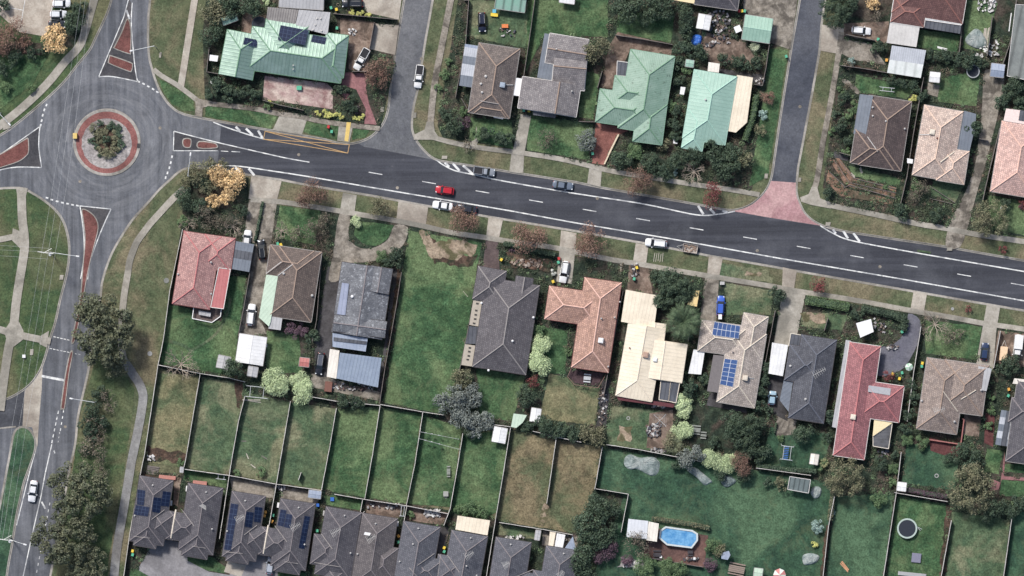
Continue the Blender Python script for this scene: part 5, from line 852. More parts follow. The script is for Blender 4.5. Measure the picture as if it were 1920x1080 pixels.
TREES = {'gold': [(107, 75, 26), (408, 330, 20), (437, 345, 27), (398, 378, 14), (425, 372, 14), (1635, 10, 13)],
 'rust': [(22, 66, 30), (-4, 95, 22), (48, 84, 16), (713, 135, 29), (585, 366, 29), (870, 412, 28), (992, 445, 32), (1107, 453, 30), (1195, 340, 26), (1440, 182, 14), (1392, 868, 23)],
 'red': [(1332, 368, 24), (1532, 533, 17), (1814, 580, 8), (1880, 470, 10), (1665, 706, 12), (1000, 716, 13), (1918, 385, 11)],
 'dark': [(1340, 288, 24), (1362, 312, 25), (1374, 288, 20), (1262, 525, 24), (1288, 545, 20), (184, 735, 14), (190, 790, 14), (172, 815, 16), (160, 845, 12), (30, 108, 16), (62, 98, 14), (8, 128, 16), (80, 92, 10), (150, 12, 14), (378, 345, 16), (455, 395, 12), (390, 440-40, 12), (140, 35, 24), (5, 12, 14), (430, 10, 25), (395, 62, 22), (470, 12, 22), (412, 158, 17), (432, 178, 16), (456, 172, 14), (476, 178, 12), (397, 176, 12), (640, 165, 13), (653, 190, 13), (660, 206, 11), (850, 232, 20), (835, 212, 12), (945, 258, 17), (915, 250, 14), (1178, 12, 30), (1215, 28, 20), (1237, 15, 28), (1282, 28, 20), (1288, 56, 18), (1280, 92, 17), (1308, 100, 18), (1272, 120, 14), (1272, 150, 12), (1165, 300, 20), (1215, 305, 20), (1240, 325, 18), (1270, 300, 20), (1300, 295, 20), (1262, 235, 14), (1270, 210, 12), (1355, 113, 12), (1376, 116, 11), (1392, 119, 14), (1412, 121, 15), (1378, 65, 8),
  (1565, 18, 36), (1590, 12, 22), (1655, 88, 13), (1640, 92, 10), (1582, 185, 13), (1575, 235, 14), (1566, 215, 9), (1592, 262, 12), (1675, 150, 13), (1695, 155, 13), (1715, 160, 12), (1728, 178, 12), (1745, 105, 13), (1770, 107, 16), (1792, 112, 16), (1815, 112, 18), (1838, 116, 14), (1822, 240, 17), (1824, 260, 10), (1880, 192, 17), (1898, 165, 20), (1910, 195, 14), (1690, 397, 16), (1757, 402, 14), (1553, 362, 12), (350, 372, 20), (378, 392, 18), (745, 482, 18), (725, 495, 12), (1265, 538, 34), (1243, 562, 20), (1232, 520, 14), (1455, 552, 17), (1606, 588, 12), (1616, 604, 10), (1707, 722, 12), (1713, 748, 13), (1705, 776, 13), (1698, 802, 13), (1550, 780, 16), (1505, 812, 20), (1550, 820, 12), (1895, 685, 20), (1876, 692, 12), (1800, 850, 20), (1830, 862, 18), (1812, 888, 18), (1780, 860, 12), (1890, 960, 16), (1908, 945, 18), (1862, 948, 22), (1848, 965, 15), (1395, 812, 34), (1372, 800, 26), (1415, 795, 20), (1340, 830, 12), (1450, 700, 8), (1408, 840, 22), (1432, 852, 18), (1434, 690, 13), (1430, 712, 13), (1424, 735, 14), (1420, 758, 14), (1440, 770, 10), (1290, 726, 17), (1320, 712, 12), (985, 742, 21), (1020, 800, 20), (990, 800, 12), (1050, 808, 16), (1078, 812, 16), (1105, 978, 30), (1122, 950, 25), (1112, 1012, 28), (1093, 1050, 26), (1100, 1078, 20), (1140, 1000, 22), (1148, 960, 16), (650, 750, 16), (670, 757, 14), (585, 632, 14), (176, 770, 20), (163, 800, 18), (1270, 870, 12), (1395, 890, 16), (1350, 890, 12), (1440, 905, 10), (885, 812, 14), (1675, 850, 10), (1620, 850, 10), (1650, 870, 14), (1885, 385, 12), (1268, 255, 12), (570, 30, 10)],
 'bush': [(12, 165, 12), (60, 165, 10), (500, 198, 9), (835, 140, 11), (840, 116, 8), (822, 165, 8), (895, 250, 13), (1190, 286, 17), (1255, 198, 13), (1262, 260, 8), (1290, 130, 13), (1605, 200, 12), (1575, 170, 9), (1590, 215, 10), (1588, 285, 10), (345, 415, 12), (715, 482, 13), (1010, 620, 13), (1065, 660, 8), (1648, 935, 17), (1675, 880, 12), (1672, 905, 10), (1728, 830, 14), (1860, 770, 10), (1856, 745, 9), (1853, 800, 10), (1338, 1025, 17), (1210, 1064, 22), (1265, 1070, 22), (1250, 1060, 16), (340, 868, 9), (575, 720, 1), (1465, 822, 8), (1540, 870, 12), (1700, 825, 12), (870, 210, 10), (1720, 352, 12), (1660, 352, 6), (444, 888, 8), (490, 885, 10), (880, 955, 16), (905, 960, 14), (860, 955, 10), (770, 965, 8), (1820, 285, 7), (1820, 302, 6), (1560, 245, 9), (445, 690, 1)],
 'lime': [(500, 3, 8), (668, 416, 11), (1015, 646, 19), (1012, 682, 22), (519, 714, 26), (562, 712, 18), (568, 735, 22), (1335, 862, 20), (1362, 868, 19), (1418, 848, 9), (1280, 750, 17), (1284, 772, 14), (1278, 808, 19), (1455, 910, 1)],
 'olive': [(395, 310, 16), (345, 345, 12), (390, 352, 16), (402, 25, 26), (372, 322, 22), (352, 330, 14), (713, 388, 20), (1120, 95, 27), (1855, 410, 36), (866, 710, 22), (1262, 832, 20), (1245, 272, 13), (1583, 895, 38), (1820, 915, 46), (1110, 815, 24), (1405, 60, 10), (1425, 245, 12), (420, 310, 12), (1395, 300, 18), (1350, 1030, 14), (1120, 815, 16), (1463, 910, 14), (1730, 835, 10)],
 'grey': [(845, 748, 29), (882, 742, 22), (868, 785, 24), (905, 790, 20), (890, 808, 15), (1297, 857, 24), (1098, 262, 20)],
 'thin': [(200, 740, 14), (178, 790, 18), (880, 272, 14), (1024, 262, 20), (1720, 358, 20), (385, 408, 22), (420, 418, 20), (592, 430, 22), (560, 440, 16), (612, 415, 16), (175, 845, 26), (190, 880, 20), (1195, 1020, 26), (1785, 635, 17), (1800, 625, 10), (185, 820, 16), (1130, 165, 8), (205, 760, 14), (1590, 120, 10), (430, 885, 8), (1640, 30, 14)],
 'purple': [(868, 230, 14), (670, 206, 8), (548, 620, 15), (568, 618, 12), (1331, 1058, 14), (1175, 1050, 12), (1135, 1035, 24), (1918, 385, 8), (960, 470, 6)],
 'yel': [(597, 212, 6), (610, 214, 8), (622, 216, 8), (636, 218, 8), (667, 222, 6), (677, 219, 7), (660, 22, 7), (675, 24, 7), (690, 28, 6), (1710, 186, 9), (1527, 1020, 7), (508, 193, 6)],
 'white': [(1036, 512, 7), (1412, 200, 1)], 'teal': [(1267, 322, 7), (1432, 215, 10), (1598, 115, 9), (1534, 988, 13), (1560, 960, 6)]}
SKIP = 2
for sp, L_ in TREES.items():
    for x, y, r in L_:
        if r > SKIP: tree(x, y, r, sp, hs=.8 if sp == 'euc' else 1)
for x, y, r, d, sy in ((197, 620, 66, 'huge dark olive gum tree spreading over the road left of the salmon red house', 1.0), (215, 680, 26, None, 1), (168, 575, 26, None, 1), (150, 920, 62, 'huge gum tree overhanging the lower left road beside the footpath', .9), (120, 1010, 60, 'huge gum tree at the bottom left overhanging the dashed lane line', .9), (165, 1060, 40, None, 1)):
    tree(x, y, r, 'euc', d, 'gum trees by the road', sy)
# planting on the roundabout
for x, y, r, sp in ((188, 230, 6, 'dark'), (176, 241, 8, 'olive'), (206, 233, 9, 'dark'), (219, 238, 8, 'dark'), (184, 252, 9, 'olive'), (172, 265, 7, 'dark'), (179, 274, 6, 'dark'), (224, 250, 8, 'dark'), (226, 270, 8, 'dark'), (216, 276, 9, 'olive'), (193, 282, 9, 'olive'), (204, 290, 10, 'olive'), (222, 280, 6, 'dark'), (212, 250, 7, 'olive'), (196, 246, 7, 'olive'), (188, 262, 7, 'olive'), (186, 288, 6, 'dark'), (214, 262, 7, 'olive'), (198, 276, 6, 'olive'), (208, 242, 6, 'dark'), (212, 288, 6, 'olive')):
    tree(x, y, r*1.15, sp, {'dark': 'dark round shrub planted on the roundabout', 'olive': 'bronze-olive shrub planted on the roundabout'}[sp], 'shrubs on the roundabout', hs=.6)
tree(201, 265, 10, 'dark', 'darkest centre shrub of the roundabout planting', 'shrubs on the roundabout')
def bare(x, y, r, desc, seed=1, mat=BARKP, thick=1.0):
    rr = random.Random(seed); ro = empty('bare_tree', x, y); Rw = r*S; t = MB(); t.tube((0, 0, 0), (0, 0, Rw*.35), .14*thick, .11*thick, 8); t.build('trunk', mat, ro); b = MB()
    def grow(p, d, L, rad, dep):
        for s_ in range(2): q = p+d*L/2; b.tube(p, q, rad, rad*.8, 4, cap=False); p = q; d = (d+Vector((rr.uniform(-.25, .25), rr.uniform(-.25, .25), rr.uniform(-.05, .2)))).normalized(); rad *= .8
        if dep == 0: return
        for i in range(3 if dep > 1 else 3):
            dd = (d+Vector((rr.uniform(-.75, .75), rr.uniform(-.75, .75), rr.uniform(-.1, .35)))).normalized(); grow(p, dd, L*rr.uniform(.6, .78), rad*.85, dep-1)
    for i in range(9): a = i*.7+rr.uniform(-.2, .2); grow(Vector((0, 0, Rw*.3)), Vector((math.cos(a), math.sin(a), rr.uniform(.25, .9))).normalized(), Rw*.46, .12*thick, 4)
    b.build('branches', mat, ro); reg(ro, 'tree', desc, x, y, 'leafless trees')
for i, (x, y, r, d, th) in enumerate(((340, 683, 33, 'large leafless pale tree standing in a back lawn', 1.1), (1752, 608, 30, 'large leafless tan tree beside the curved driveway', 1.0), (1300, 322, 22, 'leafless pale tree in front garden thicket', 1.0), (352, 420, 16, 'small leafless shrub tree', .7), (437, 425, 20, 'leafless white-twigged tree', .8), (527, 432, 17, 'white-twigged leafless small tree by the drive', .8), (600, 445, 22, 'leafless dark twiggy tree', .6), (535, 525, 1, '', 1))):
    if r > 2: bare(x, y, r, d, i+3, BARKP if i != 6 else BARK, th)
def palm(x, y, r, desc, n=46, seed=2, mat=('palm_leaf', (74, 96, 66), (54, 76, 52))):
    rr = random.Random(seed); ro = empty('palm_tree', x, y); R_w = r*S; t = MB(); t.tube((0, 0, 0), (0, 0, R_w*.7), .3*min(1, R_w/3), .22*min(1, R_w/3), 10); t.build('trunk', BARK, ro); m = MB(); h0 = R_w*.7
    for i in range(n):
        a = i*2.399; el = rr.uniform(.05, 1.0); L = R_w*rr.uniform(.85, 1.05); pts = []
        for k in range(7):
            u = k/6; rad = L*u*(1-.18*el*u); z = h0+R_w*(el*.5*math.sin(u*2.4)-.38*u*u*(1.1-el)); pts.append(Vector((math.cos(a)*rad, math.sin(a)*rad, z)))
        sd_ = Vector((-math.sin(a), math.cos(a), 0))
        for k in range(6):
            for q in range(3):
                u = (k+q/3)/6; p = pts[k].lerp(pts[k+1], q/3); wl = R_w*.12*math.sin(math.pi*min(1, u*.9+.12)); f = (pts[k+1]-pts[k]).normalized()
                for s_ in (-1, 1): e = p+sd_*s_*wl+f*wl*.7-Vector((0, 0, wl*.3)); m.quad([p, p+f*R_w*.03, e+f*.02, e])
    m.build('fronds', leaf_mat(*mat, .35), ro); reg(ro, 'palm', desc, x, y)
palm(1281, 603, 45, 'large date palm with radiating fronds', 46, mat=('palm_leaf', (78, 100, 64), (54, 78, 50))); palm(1415, 88, 13, 'small silvery fan palm in yard', 22, 3, ('fan_palm', (150, 158, 124), (120, 132, 100))); palm(1320, 712, 13, 'small dark palm', 24, 4); palm(1545, 868, 12, 'small yellowish palm', 22, 5, ('yellow_palm', (150, 146, 92), (110, 112, 70))); palm(1262, 834, 22, 'spiky olive palm', 34, 6, ('olive_palm', (104, 112, 78), (84, 92, 62)))
# conifer casting a long shape over the fence
tree(440, 690, 19, 'dark', 'dense dark conifer beside the white garage', hs=1.6)
def hedge(pts, w, sp, desc, hgt=1.5, lump=.15):
    cx, cy = pts[len(pts)//2]; ro = empty('hedge', cx, cy); o = W(cx, cy); rr = np.random.default_rng(int(cx)); V = []; q = [(W(*p)[0]-o[0], W(*p)[1]-o[1]) for p in (cr(pts, 3) if len(pts) > 2 else pts)]; wm = w*S/2; core = MB(); ls = SP[sp][4]*.85
    for a, b in zip(q, q[1:]):
        L = math.dist(a, b); ang = math.atan2(b[1]-a[1], b[0]-a[0]); core.box(((a[0]+b[0])/2, (a[1]+b[1])/2, hgt*.42), (L, wm*1.3, hgt*.84), ang); n = int(L*2*wm*3.4/(ls*ls*.6))
        u = rr.uniform(0, 1, n); v = rr.uniform(-1, 1, n); z = hgt*(1-.35*np.abs(v)**3)+rr.normal(0, .09, n)+lump*np.sin(u*L*3+v); side = rr.uniform(0, 1, n) < .3; z = np.where(side, rr.uniform(.1, hgt, n), z); v = np.where(side, np.sign(v)*1.0, v)
        x = a[0]+(b[0]-a[0])*u-math.sin(ang)*v*wm; y = a[1]+(b[1]-a[1])*u+math.cos(ang)*v*wm; P = np.stack([x, y, z], 1); nn = rr.normal(size=(n, 3))*.6; nn[:, 2] = np.abs(nn[:, 2])+.6; nn /= np.linalg.norm(nn, axis=1)[:, None]; t = np.cross(nn, rr.normal(size=(n, 3))); t /= np.linalg.norm(t, axis=1)[:, None]; qq = np.cross(nn, t); s_ = ls*rr.uniform(.6, 1.2, n)[:, None]/2
        V.append(np.stack([P-t*s_, P-qq*s_*.6, P+t*s_, P+qq*s_*.6], 1).reshape(-1, 3))
    V = np.concatenate(V); N = len(V)//4; me = bpy.data.meshes.new('foliage'); me.vertices.add(4*N); me.vertices.foreach_set('co', V.ravel()); me.loops.add(4*N); me.loops.foreach_set('vertex_index', np.arange(4*N)); me.polygons.add(N); me.polygons.foreach_set('loop_start', np.arange(N)*4); me.polygons.foreach_set('loop_total', np.full(N, 4)); me.update()
    link('foliage', me, leaf_mat('leaf_'+sp, *SP[sp][1:3]), ro); core.build('branches', leaf_mat('leaf_dark', *SP['dark'][1:3]), ro); reg(ro, 'hedge', desc, cx, cy)
hedge([(1418, 178), (1412, 215), (1404, 240), (1396, 264)], 11, 'bush', 'clipped light green hedge beside the cream verandah', 2.0); hedge([(944, 456), (985, 465), (1041, 478)], 9, 'dark', 'low dark clipped hedge behind the footpath'); hedge([(1510, 562), (1550, 568), (1592, 576)], 17, 'bush', 'broad clipped green hedge along the footpath', 1.6); hedge([(1615, 577), (1640, 582), (1668, 588), (1696, 600), (1690, 618)], 15, 'dark', 'dark clipped hedge curving round the mulch garden', 1.6)
hedge([(1222, 972), (1280, 980), (1330, 990)], 8, 'olive', 'olive hedge above the swimming pool', 1.4); hedge([(1418, 872), (1470, 880), (1530, 884)], 9, 'dark', 'dark creeper hedge on the back fence', 1.7); hedge([(1562, 925), (1558, 955), (1556, 975)], 9, 'olive', 'narrow pale hedge between two back lawns', 1.5); hedge([(493, 378), (486, 415), (478, 452)], 5, 'dark', 'thin dark hedge between two driveways', .9); hedge([(1010, 800), (1060, 806), (1100, 816)], 14, 'dark', 'dark hedge behind the terracotta house lawn', 1.8)
hedge([(1700, 918), (1740, 926), (1776, 932)], 9, 'purple', 'purplish hedge above the trampoline lawn', 1.3); hedge([(1832, 290), (1838, 262), (1842, 240)], 6, 'dark', 'dark hedge beside the gravel drive', 1.4) if 0 else None; hedge([(1455, 792), (1452, 812)], 4, 'dark', 'short hedge at a concrete patio', .8)
# ------------------------------------------------------------ fences
FP = plain('fence_paling', (120, 116, 112), .9, grain=.25, gs=1.5); FC = plain('fence_capping', (192, 188, 182), .8, grain=.2, gs=1.0); FD = plain('dark_fence_capping', (112, 104, 100), .85, grain=.2, gs=1.0)
def fence(pts, desc='weathered timber paling fence', cap=FC, hgt=1.7, w=.13):
    cx, cy = (pts[0][0]+pts[-1][0])/2, (pts[0][1]+pts[-1][1])/2; ro = empty('fence', cx, cy); o = W(cx, cy); p = MB(); c = MB(); rr = random.Random(int(cx+cy))
    for (x0, y0), (x1, y1) in zip(pts, pts[1:]):
        a = (W(x0, y0)[0]-o[0], W(x0, y0)[1]-o[1]); b = (W(x1, y1)[0]-o[0], W(x1, y1)[1]-o[1]); L = math.dist(a, b); ang = math.atan2(b[1]-a[1], b[0]-a[0]); n = max(1, round(L/2.4))
        for i in range(n):
            t = (i+.5)/n; x, y = a[0]+(b[0]-a[0])*t, a[1]+(b[1]-a[1])*t; dz = rr.uniform(-.04, .04); j = rr.uniform(-.02, .02)
            p.box((x, y, hgt/2+dz), (L/n*.995, .05, hgt), ang+j); c.box((x, y, hgt+dz+.02), (L/n*.99, w*rr.uniform(.85, 1.1), .05), ang+j)
    p.build('palings', FP, ro); c.build('capping', cap, ro); reg(ro, 'fence', desc, cx, cy, 'timber fences between the lots')
for P in ([(343, 430), (319, 545), (307, 637), (297, 684)], [(297, 684), (272, 850), (264, 888), (244, 1000), (232, 1085)], [(297, 684), (375, 700), (428, 708), (460, 716)], [(376, 700), (349, 860), (344, 882)], [(460, 742), (448, 788), (437, 850), (430, 893), (412, 1010)], [(545, 752), (530, 840), (519, 905), (505, 985)], [(631, 765), (619, 835), (603, 919)], [(575, 742), (631, 752), (713, 760)], [(713, 760), (699, 850), (684, 936)], [(713, 758), (793, 772), (833, 778)], [(793, 773), (778, 870), (762, 948)], [(868, 812), (857, 880), (844, 954), (832, 985)], [(957, 802), (944, 885), (931, 962), (912, 1080)], [(1043, 820), (1025, 944)], [(1129, 838), (1115, 917)],
          [(344, 879), (430, 891), (517, 907), (603, 919)], [(627, 926), (684, 936), (763, 948), (841, 963)], [(936, 979), (1017, 992), (1072, 1002)], [(927, 796), (958, 800)], [(999, 808), (1043, 819), (1090, 829)], [(1136, 833), (1200, 843), (1262, 855), (1320, 866)], [(1117, 916), (1178, 926), (1164, 998)], [(1417, 877), (1520, 891)], [(1689, 847), (1680, 922), (1668, 1000), (1655, 1085)], [(1564, 930), (1553, 985), (1542, 1085)], [(1676, 923), (1776, 940)], [(1783, 975), (1774, 1025), (1763, 1085)], [(1896, 972), (1880, 1085)],
          [(887, 568), (875, 630), (862, 692), (860, 700)], [(753, 510), (742, 580), (722, 690), (712, 756)], [(478, 458), (458, 574), (448, 625)], [(604, 478), (594, 600), (586, 640)], [(1453, 582), (1440, 650), (1431, 698)], [(1726, 612), (1712, 700), (1700, 790)], [(1168, 545), (1150, 640), (1132, 740)], [(1300, 580), (1290, 640)], [(879, 0), (873, 83), (854, 183)], [(1004, -10), (993, 70), (982, 142)], [(1129, 133), (1120, 165)], [(1153, 66), (1205, 74), (1261, 84)], [(1442, 83), (1436, 125), (1429, 161), (1412, 158)], [(1575, 123), (1620, 129), (1664, 137)], [(1809, -10), (1798, 98)], [(1731, 145), (1712, 250), (1700, 330), (1688, 382)], [(1874, 240), (1852, 330), (1842, 375)], [(393, 89), (388, 135), (411, 139)], [(702, 42), (693, 92)], [(625, 26), (745, 37)], [(684, 958), (680, 962)], [(1085, 228), (1117, 229)], [(1585, 65), (1640, 76)], [(1573, 286), (1594, 292)], [(1552, 596), (1545, 620)], [(565, 885), (560, 900)], [(680, 937), (676, 960)], [(763, 948), (758, 976)], [(1835, 260), (1853, 264)], [(1878, 125), (1900, 60), (1905, 0)], [(1860, 30), (1850, 105)], [(865, 185), (880, 210)], [(870, 1), (880, 1)], [(1875, 620), (1862, 690)], [(700, 135), (660, 134)], [(570, 207), (524, 197), (493, 188)]):
    fence(P, 'long weathered paling fence' if math.dist(P[0], P[-1]) > 90 else 'short paling fence' if math.dist(P[0], P[-1]) < 40 else 'weathered timber paling fence', FC if P[0][1] > 600 or P[0][0] < 360 else FD)
for i, P in enumerate(([(1582, 352), (1593, 347), (1680, 372)], [(1555, 322), (1584, 350)], [(1563, 300), (1592, 342), (1680, 362)], [(1573, 300), (1600, 334), (1680, 354)], [(1743, 372), (1785, 382)], [(1745, 350), (1790, 380)])): fence(P, 'low timber retaining sleeper wall', FD, .35)
fence([(1230, 548), (1224, 608)], 'short paling fence', FD); fence([(1210, 1045), (1255, 1052), (1318, 1063)], 'dark screen fence below the pool deck', FD, 1.2)
fence([(1160, 252), (1148, 275), (1133, 308)], 'pale brick edging wall along the brick drive', plain('cream_brick', (214, 196, 166), .8), .5, .35)
# ------------------------------------------------------------ smaller things
LIDS = dict(green=plain('green_lid', (78, 176, 138), .5), yellow=plain('yellow_lid', (232, 196, 50), .5), red=plain('red_lid', (200, 50, 50), .5), orange=plain('orange_lid', (226, 160, 60), .5)); BIN = plain('bin_body', (38, 66, 50), .6)
BINP = {}
def binn(x, y, lid):
    if lid not in BINP:
        r = empty('wheelie_bin', x, y); b = MB(); b.box((0, 0, .5), (.5, .55, .9), taper=1.15); b.build('bin_body', BIN, r); l = MB(); l.box((0, 0, 1.0), (.62, .68, .09), taper=.9); l.box((0, .33, 1.0), (.5, .08, .07)); l.build('lid', LIDS[lid], r)
        for s_ in (-1, 1): w = MB(); w.tube((s_*.2, .3, .12), (s_*.28, .3, .12), .12, n=10); w.build('wheel', TYRE, r)
        BINP[lid] = r
    else:
        p = BINP[lid]; r = p.copy(); COL.objects.link(r); r.location = W(x, y)
        for ch in p.children: c = ch.copy(); COL.objects.link(c); c.parent = r
    r.rotation_euler = (0, 0, (x*7 % 10)/10-.5); r.scale = (.95, .95, 1); reg(r, 'bin', 'wheelie bin with %s lid' % lid, x, y, 'wheelie bins beside the houses')
for x, y, l in ((621, 15, 'green'), (631, 18, 'yellow'), (632, 53, 'green'), (982, 207, 'green'), (992, 208, 'yellow'), (1111, 288, 'green'), (1474, 106, 'green'), (1386, 21, 'red'), (1391, 21, 'yellow'), (1396, 21, 'green'), (1646, 74, 'green'), (1662, 113, 'orange'), (521, 457, 'green'), (527, 459, 'yellow'), (940, 487, 'yellow'), (1048, 485, 'red'), (1047, 492, 'green'), (1037, 528, 'yellow'), (1194, 502, 'yellow'), (1189, 523, 'green'), (1305, 724, 'green'), (1729, 681, 'yellow'), (1728, 687, 'green'), (1673, 701, 'yellow'), (1691, 699, 'green'), (1686, 710, 'yellow'), (1891, 730, 'orange'), (1890, 742, 'green'), (249, 1033, 'yellow'), (249, 1040, 'green'), (498, 960, 'orange'), (496, 967, 'orange'), (512, 966, 'green'), (510, 977, 'orange'), (747, 1005, 'orange'), (747, 1016, 'green'), (833, 1027, 'yellow'), (833, 1034, 'green'), (595, 995, 'green'), (616, 238, 'red'), (622, 247, 'green'), (1691, 622, 'green'), (470, 690, 'green')):
    if (x, y) != (470, 690): binn(x, y, l)
GALV = plain('galvanised_steel', (196, 200, 202), .5, metal=.2)
def pole_light(px, py, hx, hy, desc, arm=True, hgt=9.5, x=False):
    ro = empty('street_lamp' if not x else 'power_pole', px, py); o = W(px, py); e = (W(hx, hy)[0]-o[0], W(hx, hy)[1]-o[1]); p = MB(); p.tube((0, 0, 0), (0, 0, hgt), .16 if x else .1, .11 if x else .07, 10); p.build('pole', plain('pole_timber', (150, 146, 140), .8) if x else GALV, ro)
    a = MB(); a.tube((0, 0, hgt-1.6 if x else hgt-.1), (e[0]*.5, e[1]*.5, hgt+.1), .07, n=6); a.tube((e[0]*.5, e[1]*.5, hgt+.1), (e[0], e[1], hgt+.2), .06, n=6); a.build('arm', GALV, ro); l = MB(); ang = math.atan2(e[1], e[0]); l.box((e[0], e[1], hgt+.2), (.8, .34, .16), ang, taper=.7); l.build('lamp_head', WHITE, ro)
    if x:
        c = MB(); c.box((-.6, -.15, hgt-.2), (3.6, .16, .14), -.13); c.box((-.3, .3, hgt-1.4), (2.2, .12, .12), .5); c.build('crossarm', plain('crossarm_paint', (214, 214, 208), .6), ro)
        for k in range(4): i = MB(); i.tube((-2.2+k*1.1, .07-k*.14, hgt-.1), (-2.2+k*1.1, .07-k*.14, hgt+.2), .07, .04, 8); i.build('insulator', WHITE, ro)
        t = MB(); t.tube((.25, -.6, hgt-3), (.25, -.6, hgt-1.9), .3, n=12); t.build('transformer', GALV, ro)
    reg(ro, 'street lamp' if not x else 'power pole', label=desc)
pole_light(293, 89, 251, 98, 'street lamp reaching from the grass over the upper road by the long splitter island'); pole_light(96, 473, 151, 481, 'timber power pole with crossarms and a lamp arm beside the teardrop island', x=True); pole_light(181, 753, 139, 746, 'street lamp reaching over the road just below the huge gum tree'); pole_light(21, 1008, 53, 1018, 'timber power pole with lamp arm on the bottom left median', x=True); pole_light(356, 331, 361, 291, 'street lamp under the autumn trees at the roundabout exit'); pole_light(2, 212, 24, 235, 'lamp pole at the left edge beside the diagonal footpath')
WIRE = plain('wire_metal', (190, 192, 192), .4, metal=.3)
def wire(pts, hgt, desc, r=.02):
    cx, cy = pts[len(pts)//2]; o = W(cx, cy); m = MB(); q = []
    for (x0, y0), (x1, y1) in zip(pts, pts[1:]):
        for i in range(12): t = i/12; w = W(x0+(x1-x0)*t, y0+(y1-y0)*t); q.append((w[0]-o[0], w[1]-o[1], hgt-1.1*4*t*(1-t)))
    w = W(*pts[-1]); q.append((w[0]-o[0], w[1]-o[1], hgt))
    for a, b in zip(q, q[1:]): m.tube(a, b, r, n=4, cap=False)
    reg(m.build('power_line', WIRE, loc=o), 'power line', desc, cx, cy, 'power lines over the roundabout')
for P in ([(160, -20), (112, 300), (84, 470)], [(168, -20), (124, 300), (96, 472)], [(177, -20), (139, 290), (109, 474)], [(84, 470), (28, 800), (4, 1010)], [(96, 472), (41, 800), (10, 1010)], [(109, 474), (54, 802), (20, 1010)]): wire(P, 9.3, 'long overhead power line wire')
for P in ([(-20, 459), (96, 466)], [(-20, 468), (84, 472)], [(-20, 478), (96, 486)]): wire(P, 8.5, 'short side wire from the power pole')
def tramp(x, y, r, desc, ring=(164, 182, 172), legs=True):
    ro = empty('trampoline', x, y); R = r*S; m = MB(); m.disc((0, 0), R*.84, .9, R, .9, 32); m.disc((0, 0), R, .9, R, .84, 32); m.build('rim_pad', plain('pad_%d' % ring[0], ring, .6), ro); b = MB(); b.fan((0, 0), R*.85, .86, 32); b.build('bed', plain('tramp_bed', (34, 42, 54), .6), ro)
    for k in range(6): l = MB(); a = k*math.pi/3; l.tube((math.cos(a)*R*.95, math.sin(a)*R*.95, 0), (math.cos(a)*R*.95, math.sin(a)*R*.95, .86), .04); l.build('leg', GALV, ro)
    if legs: l = MB(); l.box((R+.5, .1, .5), (1.2, .08, .06), -.5); l.box((R+.4, -.15, .5), (1.0, .08, .06), -.9); l.build('ladder', GALV, ro)
    reg(ro, 'trampoline', label=desc)
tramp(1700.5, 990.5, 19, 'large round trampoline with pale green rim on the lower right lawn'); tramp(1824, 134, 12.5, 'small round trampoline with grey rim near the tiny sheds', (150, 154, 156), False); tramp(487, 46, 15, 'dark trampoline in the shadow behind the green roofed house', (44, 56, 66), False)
# swimming pool
ro = empty('swimming_pool', 1271, 1008); o = W(1271, 1008); PO = [(1237, 994), (1248, 986.5), (1298, 993.5), (1308.5, 1000), (1308.5, 1013), (1297, 1028), (1250, 1022), (1235, 1009)]; q = ccw([(W(*p)[0]-o[0], W(*p)[1]-o[1]) for p in PO]); inn = offs(q, -.38); m = MB()
for i in range(8): j = (i+1) % 8; m.quad([(*q[i], 1.2), (*q[j], 1.2), (*inn[j], 1.2), (*inn[i], 1.2)]); m.quad([(*q[i], 0), (*q[j], 0), (*q[j], 1.2), (*q[i], 1.2)])
m.build('pool_rim', plain('pool_rim', (190, 198, 198), .5), ro); k = NT('blue_pool_cover', .25, .6); v = k.tc.outputs['Object']; MATS['pool'] = k.out(k.scalecol(k.mix(k.ramp(k.noise(v, .8, 3), .35, .65), s2l((66, 136, 194)), s2l((110, 170, 214))), k.ramp(k.noise(v, 3, 2), .3, .7), .92, 1.08)); k.bump(k.noise(v, 2.5, 3), .3, .05)
m = MB(); m.quad([(*p, 1.05) for p in inn]); m.build('water', MATS['pool'], ro); reg(ro, 'pool', label='blue octagonal above-ground swimming pool set in a brown timber deck')
def planter(x, y, n, desc): pass
NETM = ground_mat('garden_net', (160, 168, 164), (134, 146, 144), (108, 122, 120), grain=.2, f1=.8, f2=.5, rough=.7)
def mound(pts, desc, hgt=.55, mat=NETM, name='net_cover', cat='net'):
    cx = sum(p[0] for p in pts)/len(pts); cy = sum(p[1] for p in pts)/len(pts); o = W(cx, cy); q = ccw([(W(*p)[0]-o[0], W(*p)[1]-o[1]) for p in cr(pts, 4, True)]); m = MB(); rr = random.Random(int(cx)); prev = [(*p, .02) for p in q]
    for f, z in ((.9, .55), (.72, .85), (.48, 1.0), (.2, .96)):
        cur = [(p[0]*f, p[1]*f, hgt*z+rr.uniform(-.07, .07)) for p in q]
        for i in range(len(q)): j = (i+1) % len(q); m.quad([prev[i], prev[j], cur[j], cur[i]])
        prev = cur
    m.quad(prev); reg(m.build(name, mat, None, True, loc=o), cat, label=desc)
T9 = lambda P: [(900+x/3.6, 780+y/3.6) for x, y in P]; T12 = lambda P: [(1220+x/3.6, 780+y/3.6) for x, y in P]; T5 = lambda P: [(1480+x/3.273, y/3.273) for x, y in P]
